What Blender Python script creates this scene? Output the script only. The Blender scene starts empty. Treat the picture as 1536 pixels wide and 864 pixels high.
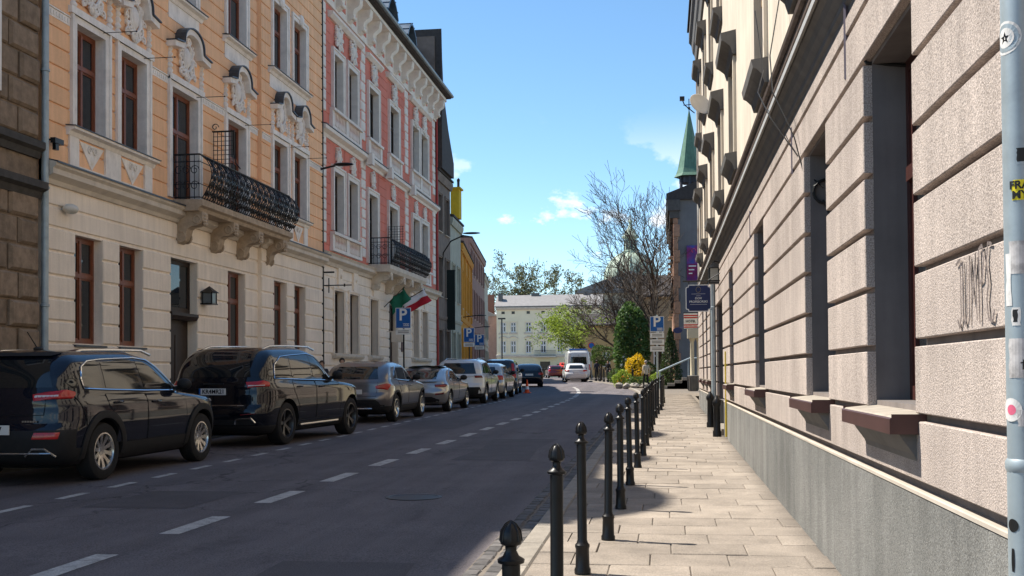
import bpy, bmesh, math, random
from mathutils import Vector, Matrix
R = math.radians
random.seed(7)
S = bpy.context.scene
COL = S.collection
# ---------------------------------------------------------------- camera
CAM_H, YAW, PITCH, ROLL = 1.5, R(7.8236), R(1.2), R(0.4)
_fw = Vector((-math.sin(YAW)*math.cos(PITCH), math.cos(YAW)*math.cos(PITCH), math.sin(PITCH)))
_r = Vector((math.cos(YAW), math.sin(YAW), 0)); _u = _r.cross(_fw)
_r2 = _r*math.cos(ROLL) - _u*math.sin(ROLL); _u2 = _r*math.sin(ROLL) + _u*math.cos(ROLL)
cd = bpy.data.cameras.new('camera'); cam = bpy.data.objects.new('camera', cd); COL.objects.link(cam)
cam.matrix_world = Matrix(((_r2.x, _u2.x, -_fw.x, 0), (_r2.y, _u2.y, -_fw.y, 0), (_r2.z, _u2.z, -_fw.z, CAM_H), (0, 0, 0, 1)))
cd.sensor_width = 36; cd.lens = 36*1650/1536; cd.shift_y = 94.02/1536; cd.clip_start = .05; cd.clip_end = 3000
S.camera = cam
# ---------------------------------------------------------------- sky and sun
SUN = Vector((-.957, .29, math.tan(R(55.5)))).normalized()
sd = bpy.data.lights.new('sun', 'SUN'); sd.energy = 4.4; sd.angle = R(.53); sd.color = (1, .93, .82)
sun = bpy.data.objects.new('sun', sd); COL.objects.link(sun); sun.rotation_euler = SUN.to_track_quat('Z', 'Y').to_euler()
sun.location = (-20, 20, 40)
W = bpy.data.worlds.new('World'); S.world = W; W.use_nodes = True
nt = W.node_tree; N = nt.nodes; L = nt.links; N.clear()
def wn(t, **k):
    n = N.new(t)
    for a, b in k.items(): setattr(n, a, b)
    return n
sky = wn('ShaderNodeTexSky', sky_type='NISHITA', sun_disc=False, sun_elevation=R(55.5), sun_rotation=math.atan2(SUN.x, SUN.y), altitude=200, air_density=.8, dust_density=.0, ozone_density=2.0)
hs = wn('ShaderNodeHueSaturation'); hs.inputs['Saturation'].default_value = 1.12; hs.inputs['Value'].default_value = 1.0
tn = wn('ShaderNodeMix', data_type='RGBA', blend_type='MULTIPLY'); tn.inputs[0].default_value = 1; tn.inputs[7].default_value = (.72, .74, .69, 1); L.new(sky.outputs[0], tn.inputs[6]); L.new(tn.outputs[2], hs.inputs['Color'])
tc = wn('ShaderNodeTexCoord'); sx = wn('ShaderNodeSeparateXYZ'); L.new(tc.outputs['Generated'], sx.inputs[0])
mp = wn('ShaderNodeMapping'); mp.inputs['Scale'].default_value = (1, 1, 1.7); mp.inputs['Location'].default_value = (9.66, 3.23, .55); L.new(tc.outputs['Generated'], mp.inputs[0])
n1 = wn('ShaderNodeTexNoise'); n1.inputs['Scale'].default_value = 11.0; n1.inputs['Detail'].default_value = 8; n1.inputs['Roughness'].default_value = .58; L.new(mp.outputs[0], n1.inputs['Vector'])
cr = wn('ShaderNodeValToRGB'); cr.color_ramp.elements[0].position = .525; cr.color_ramp.elements[1].position = .585; L.new(n1.outputs['Fac'], cr.inputs[0])
el = wn('ShaderNodeMapRange'); el.interpolation_type = 'SMOOTHSTEP'; el.inputs['From Min'].default_value = .10; el.inputs['From Max'].default_value = .24
el.inputs['To Min'].default_value = 1; el.inputs['To Max'].default_value = 0; L.new(sx.outputs['Z'], el.inputs['Value'])
mu = wn('ShaderNodeMath', operation='MULTIPLY'); L.new(cr.outputs[0], mu.inputs[0]); L.new(el.outputs[0], mu.inputs[1])
mx = wn('ShaderNodeMix', data_type='RGBA'); L.new(mu.outputs[0], mx.inputs[0]); L.new(hs.outputs[0], mx.inputs[6]); mx.inputs[7].default_value = (4.6, 4.6, 4.7, 1)
bg = wn('ShaderNodeBackground'); bg.inputs['Strength'].default_value = .15; L.new(mx.outputs[2], bg.inputs[0])
wo = wn('ShaderNodeOutputWorld'); L.new(bg.outputs[0], wo.inputs[0])
S.view_settings.view_transform = 'Standard'; S.view_settings.look = 'None'; S.view_settings.exposure = 1.08; S.view_settings.gamma = 1; S.view_settings.use_curve_mapping = False
S.render.engine = 'CYCLES'; S.cycles.use_denoising = True; S.cycles.max_bounces = 8; S.cycles.diffuse_bounces = 6; S.cycles.glossy_bounces = 3; S.cycles.transparent_max_bounces = 6
S.cycles.caustics_reflective = False; S.cycles.caustics_refractive = False; S.cycles.sample_clamp_indirect = 6
# ---------------------------------------------------------------- materials
MATS = {}
def mat(name, col, rough=.8, var=.12, scale=3.0, detail=5, metal=0, spec=.3, bump=0, bscale=40, col2=None, stretch=(1, 1, 1), rand=0, coat=0, coords='W',
        streak=0, sfreq=5, speck=0, speckscale=60, dirt=0, emit=0, transm=0):
    """procedural surface: base colour with noise, optional streaks, speckle, per-object shift, bump"""
    if name in MATS: return MATS[name]
    m = bpy.data.materials.new(name); m.use_nodes = True; t = m.node_tree; ns = t.nodes; ls = t.links
    b = ns['Principled BSDF']; b.inputs['Roughness'].default_value = rough; b.inputs['Metallic'].default_value = metal
    b.inputs['Specular IOR Level'].default_value = spec; b.inputs['Coat Weight'].default_value = coat; b.inputs['Coat Roughness'].default_value = .03
    if coords == 'W':
        g = ns.new('ShaderNodeNewGeometry'); vec = g.outputs['Position']
    else:
        g = ns.new('ShaderNodeTexCoord'); vec = g.outputs['Object']
    mpn = ns.new('ShaderNodeMapping'); mpn.inputs['Scale'].default_value = stretch; ls.new(vec, mpn.inputs[0]); v2 = mpn.outputs[0]
    def noise(sc, de, ro=.6, vv=None):
        n = ns.new('ShaderNodeTexNoise'); n.inputs['Scale'].default_value = sc; n.inputs['Detail'].default_value = de; n.inputs['Roughness'].default_value = ro
        ls.new(vv or v2, n.inputs['Vector']); return n.outputs['Fac']
    def mapr(src, a, b2, c, d):
        n = ns.new('ShaderNodeMapRange'); n.inputs[1].default_value = a; n.inputs[2].default_value = b2; n.inputs[3].default_value = c; n.inputs[4].default_value = d
        ls.new(src, n.inputs[0]); return n.outputs[0]
    def math2(op, a, b2):
        n = ns.new('ShaderNodeMath'); n.operation = op
        for i, x in enumerate((a, b2)):
            if isinstance(x, (int, float)): n.inputs[i].default_value = x
            else: ls.new(x, n.inputs[i])
        return n.outputs[0]
    c4 = (*col, 1)
    cur = None
    def mixc(fac, a, b2):
        n = ns.new('ShaderNodeMix'); n.data_type = 'RGBA'
        if isinstance(fac, (int, float)): n.inputs[0].default_value = fac
        else: ls.new(fac, n.inputs[0])
        for i, x in ((6, a), (7, b2)):
            if isinstance(x, tuple): n.inputs[i].default_value = x
            else: ls.new(x, n.inputs[i])
        return n.outputs[2]
    cur = c4
    if col2 is not None: cur = mixc(mapr(noise(scale*.45, detail), .38, .62, 0, 1), c4, (*col2, 1))
    val = None
    if var: val = mapr(noise(scale, detail), .28, .72, 1-var, 1+var)
    if streak:
        ms = ns.new('ShaderNodeMapping'); ms.inputs['Scale'].default_value = (sfreq, sfreq, .07*sfreq); ls.new(vec, ms.inputs[0])
        s = mapr(noise(1.6, 6, .65, ms.outputs[0]), .3, .72, 1-streak, 1+streak); val = s if val is None else math2('MULTIPLY', val, s)
    if speck:
        s = mapr(noise(speckscale, 2, .5, vec), .36, .6, 1-speck, 1+speck*.35); val = s if val is None else math2('MULTIPLY', val, s)
    if rand:
        oi = ns.new('ShaderNodeObjectInfo'); s = mapr(oi.outputs['Random'], 0, 1, 1-rand, 1+rand); val = s if val is None else math2('MULTIPLY', val, s)
    if val is not None:
        n = ns.new('ShaderNodeVectorMath'); n.operation = 'SCALE'
        if isinstance(cur, tuple): n.inputs[0].default_value = cur[:3]
        else: ls.new(cur, n.inputs[0])
        ls.new(val, n.inputs['Scale']); cur = n.outputs[0]
    if dirt: cur = mixc(mapr(noise(scale*.6, 7, .7), .5, .75, 0, dirt), cur, (.05, .042, .034, 1))
    if isinstance(cur, tuple): b.inputs['Base Color'].default_value = cur
    else: ls.new(cur, b.inputs['Base Color'])
    if bump:
        bn = ns.new('ShaderNodeBump'); bn.inputs['Strength'].default_value = bump; bn.inputs['Distance'].default_value = .01
        ls.new(noise(bscale, 3, .6, vec), bn.inputs['Height']); ls.new(bn.outputs[0], b.inputs['Normal'])
    if emit: b.inputs['Emission Color'].default_value = c4; b.inputs['Emission Strength'].default_value = emit
    if transm: b.inputs['Transmission Weight'].default_value = transm
    MATS[name] = m; return m
def leafmat(name, col, var=.35):
    m = mat(name, col, .55, var, 2.5, spec=.25)
    t = m.node_tree; b = t.nodes['Principled BSDF']; o = t.nodes['Material Output']
    tr = t.nodes.new('ShaderNodeBsdfTranslucent'); tr.inputs[0].default_value = (col[0]*1.5, col[1]*1.5, col[2], 1); ms = t.nodes.new('ShaderNodeMixShader'); ms.inputs[0].default_value = .3
    t.links.new(b.outputs[0], ms.inputs[1]); t.links.new(tr.outputs[0], ms.inputs[2]); t.links.new(ms.outputs[0], o.inputs[0]); return m
# ---------------------------------------------------------------- mesh helpers
ORG = {}
def gz(y): return .0085*max(-30, min(y, 112))
def prop(o, label=None, cat=None, group=None, kind=None):
    if label: o['label'] = label
    if cat: o['category'] = cat
    if group: o['group'] = group
    if kind: o['kind'] = kind
    return o
def empty(name, loc, label=None, cat=None, group=None, rz=0, kind=None):
    o = bpy.data.objects.new(name, None); o.empty_display_size = .3; COL.objects.link(o); o.location = loc; o.rotation_euler.z = rz; ORG[o.name] = Vector(loc)
    return prop(o, label, cat, group, kind)
def link(name, me, parent=None, loc=(0, 0, 0)):
    o = bpy.data.objects.new(name, me); COL.objects.link(o); o.location = loc
    if parent is not None: o.parent = parent; ORG[o.name] = ORG.get(parent.name, Vector((0, 0, 0)))
    else: ORG[o.name] = Vector(loc)
    return o
def copy_tree(o, parent=None):
    c = o.copy(); COL.objects.link(c)
    if parent is not None: c.parent = parent
    for ch in o.children: copy_tree(ch, c)
    return c
class MB:
    def __init__(s): s.v = []; s.f = []; s.m = []
    def add(s, vs, fs, mi=0):
        b = len(s.v); s.v += [tuple(p) for p in vs]; s.f += [tuple(b+i for i in f) for f in fs]; s.m += [mi]*len(fs); return s
    def box(s, a, b, mi=0):
        x0, y0, z0 = a; x1, y1, z1 = b
        return s.add([(x0, y0, z0), (x1, y0, z0), (x1, y1, z0), (x0, y1, z0), (x0, y0, z1), (x1, y0, z1), (x1, y1, z1), (x0, y1, z1)],
                     [(0, 3, 2, 1), (4, 5, 6, 7), (0, 1, 5, 4), (1, 2, 6, 5), (2, 3, 7, 6), (3, 0, 4, 7)], mi)
    def prism(s, poly, lo, hi, axis='y', mi=0):
        """poly: 2D points; axis x -> (y,z), y -> (x,z), z -> (x,y)"""
        def P(p, h): return {'x': (h, p[0], p[1]), 'y': (p[0], h, p[1]), 'z': (p[0], p[1], h)}[axis]
        n = len(poly); vs = [P(p, lo) for p in poly]+[P(p, hi) for p in poly]
        fs = [tuple(range(n))[::-1], tuple(range(n, 2*n))]+[(i, (i+1) % n, n+(i+1) % n, n+i) for i in range(n)]
        return s.add(vs, fs, mi)
    def tube(s, pts, r, n=6, closed=False, mi=0):
        pts = [Vector(p) for p in pts]; k = len(pts); rs = r if isinstance(r, (list, tuple)) else [r]*k
        vs = []; up = None
        for i, p in enumerate(pts):
            a = pts[(i-1) % k] if (i or closed) else p; b = pts[(i+1) % k] if (i < k-1 or closed) else p
            d = (b-a); d = d.normalized() if d.length > 1e-9 else Vector((0, 0, 1))
            if up is None: up = d.orthogonal().normalized()
            up = up-d*up.dot(d); up = up.normalized() if up.length > 1e-6 else d.orthogonal().normalized(); w = d.cross(up)
            for j in range(n):
                t = 2*math.pi*j/n; vs.append(p+(up*math.cos(t)+w*math.sin(t))*rs[i])
        fs = []; m = k if closed else k-1
        for i in range(m):
            for j in range(n): fs.append((i*n+j, i*n+(j+1) % n, ((i+1) % k)*n+(j+1) % n, ((i+1) % k)*n+j))
        if not closed: fs += [tuple(range(n))[::-1], tuple((k-1)*n+j for j in range(n))]
        return s.add(vs, fs, mi)
    def lathe(s, prof, n=16, o=(0, 0, 0), axis='z', mi=0, caps=True):
        """prof: list of (radius, height)"""
        vs = []
        for r, h in prof:
            for j in range(n):
                t = 2*math.pi*j/n; a, b = r*math.cos(t), r*math.sin(t)
                q = (a, b, h) if axis == 'z' else (h, a, b) if axis == 'x' else (b, h, a)
                vs.append((o[0]+q[0], o[1]+q[1], o[2]+q[2]))
        k = len(prof); fs = [(i*n+j, i*n+(j+1) % n, (i+1)*n+(j+1) % n, (i+1)*n+j) for i in range(k-1) for j in range(n)]
        if caps: fs += [tuple(range(n))[::-1], tuple((k-1)*n+j for j in range(n))]
        return s.add(vs, fs, mi)
    def ball(s, c, r, n=10, m=6, mi=0):
        if isinstance(r, (int, float)): r = (r, r, r)
        vs = []; fs = []
        for i in range(m+1):
            a = math.pi*i/m-math.pi/2
            for j in range(n):
                t = 2*math.pi*j/n; vs.append((c[0]+r[0]*math.cos(a)*math.cos(t), c[1]+r[1]*math.cos(a)*math.sin(t), c[2]+r[2]*math.sin(a)))
        for i in range(m):
            for j in range(n): fs.append((i*n+j, i*n+(j+1) % n, (i+1)*n+(j+1) % n, (i+1)*n+j))
        return s.add(vs, fs, mi)
    def grid(s, rows, mi=0):
        n = len(rows[0]); return s.add([p for r in rows for p in r], [(i*n+j, i*n+j+1, (i+1)*n+j+1, (i+1)*n+j) for i in range(len(rows)-1) for j in range(n-1)], mi)
    def xform(s, M): s.v = [tuple(M @ Vector(p)) for p in s.v]; return s
    def mesh(s, name, mats, smooth=False, org=(0, 0, 0)):
        me = bpy.data.meshes.new(name); o = Vector(org); me.from_pydata([tuple(Vector(p)-o) for p in s.v], [], s.f)
        mats = mats if isinstance(mats, (list, tuple)) else [mats]
        for m in mats: me.materials.append(m)
        if len(mats) > 1: me.polygons.foreach_set('material_index', s.m)
        if smooth:
            me.polygons.foreach_set('use_smooth', [True]*len(me.polygons))
            if smooth != 'all': me.set_sharp_from_angle(angle=R(smooth if smooth is not True else 40))
        me.update(); return me
    def build(s, name, mats, parent=None, smooth=False, at=None):
        """vertices in world space; origin goes to the parent's base (or at)"""
        if parent is not None: return link(name, s.mesh(name, mats, smooth, ORG.get(parent.name, (0, 0, 0))), parent)
        at = at or (0, 0, 0); return link(name, s.mesh(name, mats, smooth, at), None, at)
    def local(s, name, mats, parent, smooth=False): return link(name, s.mesh(name, mats, smooth), parent)
TXT = {}
def text_mesh(txt, size, depth=.004, bold=0):
    k = (txt, size, depth, bold)
    if k in TXT: return TXT[k]
    c = bpy.data.curves.new('text', 'FONT'); c.body = txt; c.size = size; c.extrude = depth/2; c.align_x = 'CENTER'; c.align_y = 'CENTER'; c.resolution_u = 3; c.offset = bold
    o = bpy.data.objects.new('text', c); COL.objects.link(o); bpy.context.view_layer.update()
    me = bpy.data.meshes.new_from_object(o.evaluated_get(bpy.context.evaluated_depsgraph_get())); bpy.data.objects.remove(o); TXT[k] = me
    return me
def text(name, txt, size, pos, rot, m, parent=None, depth=.004, bold=0, sx=1):
    """pos is world; rot euler"""
    me = text_mesh(txt, size, depth, bold).copy(); me.materials.clear(); me.materials.append(m); o = bpy.data.objects.new(name, me); COL.objects.link(o)
    if parent is not None: o.parent = parent; pos = Vector(pos)-ORG.get(parent.name, Vector((0, 0, 0)))
    o.location = pos; o.rotation_euler = rot; o.scale.x = sx; return o
def bake(o):
    dg = bpy.context.evaluated_depsgraph_get(); bpy.context.view_layer.update(); me = bpy.data.meshes.new_from_object(o.evaluated_get(dg)); o.modifiers.clear(); o.data = me; return o
# ---------------------------------------------------------------- shared materials
M_asphalt = mat('asphalt', (.132, .115, .118), .8, .15, 1.1, 8, speck=.42, speckscale=75, bump=.5, bscale=110, spec=.3)
def wear(m):
    """polished wheel tracks, dark oil drips and a net of fine cracks in the asphalt itself"""
    t = m.node_tree; ns = t.nodes; ls = t.links; b = ns['Principled BSDF']; src = b.inputs['Base Color'].links[0].from_socket; g = ns.new('ShaderNodeNewGeometry')
    def mp(sc): n = ns.new('ShaderNodeMapping'); n.inputs['Scale'].default_value = sc; ls.new(g.outputs['Position'], n.inputs[0]); return n.outputs[0]
    def nz(v, sc, de=5): n = ns.new('ShaderNodeTexNoise'); n.inputs['Scale'].default_value = sc; n.inputs['Detail'].default_value = de; n.inputs['Roughness'].default_value = .62; ls.new(v, n.inputs['Vector']); return n.outputs['Fac']
    def mr(s, a, c, d, e): n = ns.new('ShaderNodeMapRange'); n.inputs[1].default_value = a; n.inputs[2].default_value = c; n.inputs[3].default_value = d; n.inputs[4].default_value = e; ls.new(s, n.inputs[0]); return n.outputs[0]
    def mul(a, c): n = ns.new('ShaderNodeMath'); n.operation = 'MULTIPLY'; ls.new(a, n.inputs[0]); ls.new(c, n.inputs[1]); return n.outputs[0]
    tr = mr(nz(mp((1.5, .05, 1)), 1.0, 4), .35, .65, .82, 1.2)                      # long tracks
    st = mr(nz(mp((1, .45, 1)), 1.7, 6), .60, .74, 1, .62)                         # stains
    vo = ns.new('ShaderNodeTexVoronoi'); vo.feature = 'DISTANCE_TO_EDGE'; vo.inputs['Scale'].default_value = .42; va = ns.new('ShaderNodeVectorMath'); va.operation = 'ADD'; nv = ns.new('ShaderNodeTexNoise'); nv.inputs['Scale'].default_value = 2.2; nv.inputs['Detail'].default_value = 6
    ls.new(g.outputs['Position'], nv.inputs['Vector']); ls.new(g.outputs['Position'], va.inputs[0]); ls.new(nv.outputs['Color'], va.inputs[1]); ls.new(va.outputs[0], vo.inputs['Vector']); ck = mr(vo.outputs['Distance'], .004, .014, .45, 1); on = mr(nz(mp((.2, .2, 1)), 1, 2), .5, .56, 0, 1)
    mx_ = ns.new('ShaderNodeMix'); mx_.data_type = 'FLOAT'; ls.new(on, mx_.inputs[0]); mx_.inputs[2].default_value = 1; ls.new(ck, mx_.inputs[3])
    v = mul(mul(tr, st), mx_.outputs[0]); s = ns.new('ShaderNodeVectorMath'); s.operation = 'SCALE'; ls.new(src, s.inputs[0]); ls.new(v, s.inputs['Scale']); ls.new(s.outputs[0], b.inputs['Base Color'])
wear(M_asphalt)
M_ground = mat('ground_dust', (.16, .15, .13), .95, .2, 1)
M_slab = mat('paving_slab', (.285, .244, .203), .9, .2, 3, 7, rand=.15, speck=.28, speckscale=100, bump=.35, bscale=90, dirt=.30)
def gum(m):
    """trodden gum spots and grey grime that collects along the foot of the wall"""
    t = m.node_tree; ns = t.nodes; ls = t.links; b = ns['Principled BSDF']; src = b.inputs['Base Color'].links[0].from_socket; g = ns.new('ShaderNodeNewGeometry')
    vo = ns.new('ShaderNodeTexVoronoi'); vo.inputs['Scale'].default_value = 3.1; ls.new(g.outputs['Position'], vo.inputs['Vector']); r = ns.new('ShaderNodeMapRange'); r.inputs[1].default_value = .035; r.inputs[2].default_value = .06; r.inputs[3].default_value = .55; r.inputs[4].default_value = 1; ls.new(vo.outputs['Distance'], r.inputs[0])
    n = ns.new('ShaderNodeTexNoise'); n.inputs['Scale'].default_value = 6; n.inputs['Detail'].default_value = 6; ls.new(g.outputs['Position'], n.inputs['Vector']); sx = ns.new('ShaderNodeSeparateXYZ'); ls.new(g.outputs['Position'], sx.inputs[0]); ma = ns.new('ShaderNodeMath'); ma.operation = 'MULTIPLY_ADD'; ls.new(n.outputs['Fac'], ma.inputs[0]); ma.inputs[1].default_value = .35; ls.new(sx.outputs['X'], ma.inputs[2])
    e = ns.new('ShaderNodeMapRange'); e.inputs[1].default_value = 1.18; e.inputs[2].default_value = 1.42; e.inputs[3].default_value = 1; e.inputs[4].default_value = .55; ls.new(ma.outputs[0], e.inputs[0]); q = ns.new('ShaderNodeMath'); q.operation = 'MULTIPLY'; ls.new(r.outputs[0], q.inputs[0]); ls.new(e.outputs[0], q.inputs[1])
    s = ns.new('ShaderNodeVectorMath'); s.operation = 'SCALE'; ls.new(src, s.inputs[0]); ls.new(q.outputs[0], s.inputs['Scale']); ls.new(s.outputs[0], b.inputs['Base Color'])
gum(M_slab)
M_joint = mat('paving_joint', (.17, .145, .12), .95, .2, 8)
M_kerb = mat('granite_kerb', (.29, .26, .22), .85, .18, 6, rand=.1, speck=.3, speckscale=140)
M_cobble = mat('cobblestone', (.10, .092, .088), .75, .25, 14, rand=.3, bump=.5, bscale=30, spec=.4)
M_paint = mat('road_paint', (.46, .445, .425), .8, .2, 9, dirt=.75, speck=.25, speckscale=70)
M_iron = mat('black_iron', (.009, .009, .010), .36, .3, 12, spec=.32, bump=.08, bscale=60)
M_steel = mat('galvanised_steel', (.34, .40, .43), .5, .18, 4, metal=.35, dirt=.25)
M_zinc = mat('zinc_sheet', (.20, .23, .25), .45, .2, 3, metal=.5)
M_white = mat('white_plaster', (.74, .72, .69), .85, .08, 3, dirt=.14)
M_glass = mat('window_glass', (.018, .021, .024), .06, .2, .6, spec=.65)
M_brownwood = mat('brown_window_paint', (.19, .058, .026), .45, .2, 9, spec=.4)
M_darkwood = mat('dark_oak', (.03, .017, .011), .5, .3, 9)
M_curtain = mat('net_curtain', (.5, .49, .46), .9, .12, 6)
M_signwhite = mat('sign_white', (.75, .75, .73), .45, .05, 5, dirt=.1)
M_signblue = mat('sign_blue', (.008, .10, .36), .4, .08, 5)
M_black = mat('black_paint', (.012, .012, .012), .5, .1, 5)
M_roof = mat('dark_roof_tiles', (.05, .042, .04), .75, .25, 6)
# ---------------------------------------------------------------- the ground
def interp(t, y):
    if y <= t[0][0]: return t[0][1]
    for (a, b), (c, d) in zip(t, t[1:]):
        if y <= c: return b+(d-b)*(y-a)/(c-a)
    return t[-1][1]
KR = [(-30, -1.17), (50, -1.17), (55.5, -1.22), (62.6, -1.69), (71.7, -2.58), (80, -3.6), (87, -4.7), (94, -6.2), (106, -7.4), (125, -9.5), (150, -12.5)]
KL = [(-30, -9.6), (52, -9.6), (60, -9.75), (68, -10.2), (76, -10.9), (87, -12.2), (95, -13.2), (106, -14.6), (125, -17.2), (150, -21)]
kr = lambda y: interp(KR, y)
kl = lambda y: interp(KL, y)
def rz(y): return gz(y)-.04
def pz(y): return gz(y)+.03
YS = [-30, -10, 0, 10, 20, 30, 40, 50, 52, 55.5, 58, 60, 62.6, 65, 68, 71.7, 74, 76, 80, 84, 87, 91, 94, 95, 100, 106, 112, 118, 125, 137, 150]
def sheet(name, xa, xb, ys, zf, m, parent=None):
    b = MB(); b.grid([[(xa(y), y, zf(y)), ((xa(y)+xb(y))/2, y, zf(y)), (xb(y), y, zf(y))] for y in ys]); return b.build(name, m, parent)
g = MB(); g.grid([[(x, y, gz(y)-.22) for x in (-700, -40, 40, 700)] for y in (-200, -30, 112, 400, 1500)])
prop(g.build('ground', M_ground), 'dusty grey ground that the street and houses stand on', 'ground', kind='structure')
ROAD = prop(sheet('road', kl, kr, YS, rz, M_asphalt), 'dark asphalt street curving away between the houses', 'road', kind='structure')
prop(sheet('side_street', lambda y: -40, lambda y: 14, [150, 160, 163], rz, M_asphalt), 'cross street in front of the pale house at the end', 'road', kind='structure')
# painted dashes lie 4 mm above the asphalt, a dashed centre line and a dashed parking line
CL = [(0, -4.62), (8, -4.56), (15, -4.44), (26, -4.21), (33, -4.07), (46, -4.02), (52, -4.12), (59, -4.5), (67, -5.2), (76, -6.3)]
def dash(y0, y1, w, xf):
    b = MB(); ys = [y0, (y0+y1)/2, y1]
    b.grid([[(xf(y)-w/2, y, rz(y)+.004), (xf(y)+w/2, y, rz(y)+.004)] for y in ys]); b.build('lane_dash', M_paint, ROAD)
y = 9.65-2.27*3
while y < 50: dash(y, y+1.17, .2, lambda q: interp(CL, q)); y += 2.27
while y < 72: dash(y, y+1.9, .2, lambda q: interp(CL, q)); y += 2.5
PKL = [(0, -7.12), (30, -6.95), (46, -6.75), (55, -6.9), (66, -7.5)]
y = 6.0
while y < 47: dash(y, y+.62, .12, lambda q: interp(PKL, q)); y += 1.22
# patches of repaired asphalt
M_patch = mat('asphalt_patch', (.095, .083, .085), .8, .15, 2, speck=.4, speckscale=100, bump=.3, bscale=110)
for i, (x0, x1, y0, y1) in enumerate([(-6.3, -5.2, 11.4, 13.0), (-3.4, -2.2, 17.5, 22.5), (-6.6, -5.0, 26, 31), (-2.9, -1.9, 6.4, 8.4)]):
    b = MB(); b.grid([[(x0+.1*math.sin(i+q), q, rz(q)+.003), (x1+.08*math.cos(2*i+q), q, rz(q)+.003)] for q in (y0, (y0+y1)/2, y1)]); b.build('asphalt_patch', M_patch, ROAD)
mh = MB(); mh.lathe([(.33, 0), (.33, .006), (.29, .007), (.28, .003), (.02, .003)], 24, (-2.9, 12.6, rz(12.6)-.001)); mh.build('manhole_cover', M_iron, ROAD)
# right pavement: bed, kerb stones, slabs, gutter cobbles
PAV = prop(sheet('pavement', lambda y: kr(y)+.02, lambda y: 1.40 if y < 52 else 9, [y for y in YS if y <= 150], lambda y: pz(y)-.012, M_joint), 'sunlit slab pavement between bollards and the plastered house wall', 'pavement', kind='structure')
TILT = math.atan(.0085)
def cb(w, d, h, c=.012):
    """slab with chamfered top, origin at its centre top"""
    b = MB(); x, y = w/2, d/2
    v = [(-x, -y, -h), (x, -y, -h), (x, y, -h), (-x, y, -h), (-x, -y, -c), (x, -y, -c), (x, y, -c), (-x, y, -c), (-x+c, -y+c, 0), (x-c, -y+c, 0), (x-c, y-c, 0), (-x+c, y-c, 0)]
    b.add(v, [(0, 1, 5, 4), (1, 2, 6, 5), (2, 3, 7, 6), (3, 0, 4, 7), (4, 5, 9, 8), (5, 6, 10, 9), (6, 7, 11, 10), (7, 4, 8, 11), (8, 9, 10, 11)]); return b
slab_me = cb(.572, .492, .05, .006).mesh('paving_slab', M_slab)
far = MB(); row = 0; y = 3.6
while y < 52:
    off = (.0, .29, .13, .4)[row % 4]; x = -.98; xs = [x]; x += .58-off if off else .58
    while x < 1.22: xs.append(x); x += .58
    xs.append(1.27)
    for a, c in zip(xs, xs[1:]):
        if c-a < .04: continue
        zz = pz(y+.25)+random.uniform(-.005, .004)
        if y < 31:
            o = link('paving_slab', slab_me, PAV, ((a+c)/2, y+.25, zz)); o.scale.x = (c-a-.008)/.572; o.rotation_euler = (TILT+random.uniform(-.004, .004), random.uniform(-.006, .006), random.uniform(-.006, .006))
        else: far.box((a+.006, y+.006, zz-.04), (c-.006, y+.494, zz))
    y += .5; row += 1
prop(far.build('far_paving_slabs', M_slab, PAV), kind='stuff')
kerb_me = cb(.19, .99, .2, .015).mesh('kerb_stone', M_kerb); y = 3
while y < 52: o = link('kerb_stone', kerb_me, PAV, (-1.078, y+.5, pz(y+.5)+.004)); o.rotation_euler.x = TILT; y += 1.0
far = MB(); yy = [52, 55.5, 58, 60, 62.6, 65, 68, 71.7, 74, 76, 80, 84, 87, 91, 94, 100, 106, 112]
for a, c in zip(yy, yy[1:]):
    P = [(kr(a), a), (kr(a)+.19, a), (kr(c)+.19, c), (kr(c), c)]
    far.add([(p[0], p[1], rz(p[1])-.05) for p in P]+[(p[0], p[1], pz(p[1])+.006) for p in P], [(0, 1, 2, 3), (4, 5, 6, 7), (0, 1, 5, 4), (1, 2, 6, 5), (2, 3, 7, 6), (3, 0, 4, 7)])
far.build('curved_kerb', M_kerb, PAV)
cob_me = []
for i in range(5):
    rr = random.Random(i); b = cb(.125, .185, .08, .018); b.v = [(p[0]+rr.uniform(-.006, .006), p[1]+rr.uniform(-.007, .007), p[2]+(rr.uniform(-.006, .004) if p[2] > -.05 else 0)) for p in b.v]; cob_me.append(b.mesh('gutter_cobble', M_cobble))
GUT = prop(sheet('gutter', lambda y: -1.47, lambda y: -1.172, [y for y in YS if -10 <= y <= 52], lambda y: rz(y)+.008, M_joint), 'strip of dark cobbles between asphalt and kerb', 'gutter', kind='structure')
far = MB(); y = 3.4; row = 0
while y < 52:
    for k in (0, 1):
        q = y+(.1 if k else 0); x = -1.40+k*.145
        if y < 30: o = link('gutter_cobble', random.choice(cob_me), GUT, (x, q, rz(q)+.022+random.uniform(-.004, .004))); o.rotation_euler = (random.uniform(-.03, .03), random.uniform(-.03, .03), random.uniform(-.05, .05))
        else: far.box((x-.06, q-.09, rz(q)-.03), (x+.06, q+.09, rz(q)+.02))
    y += .2
prop(far.build('far_cobbles', M_cobble, GUT), kind='stuff')
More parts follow.
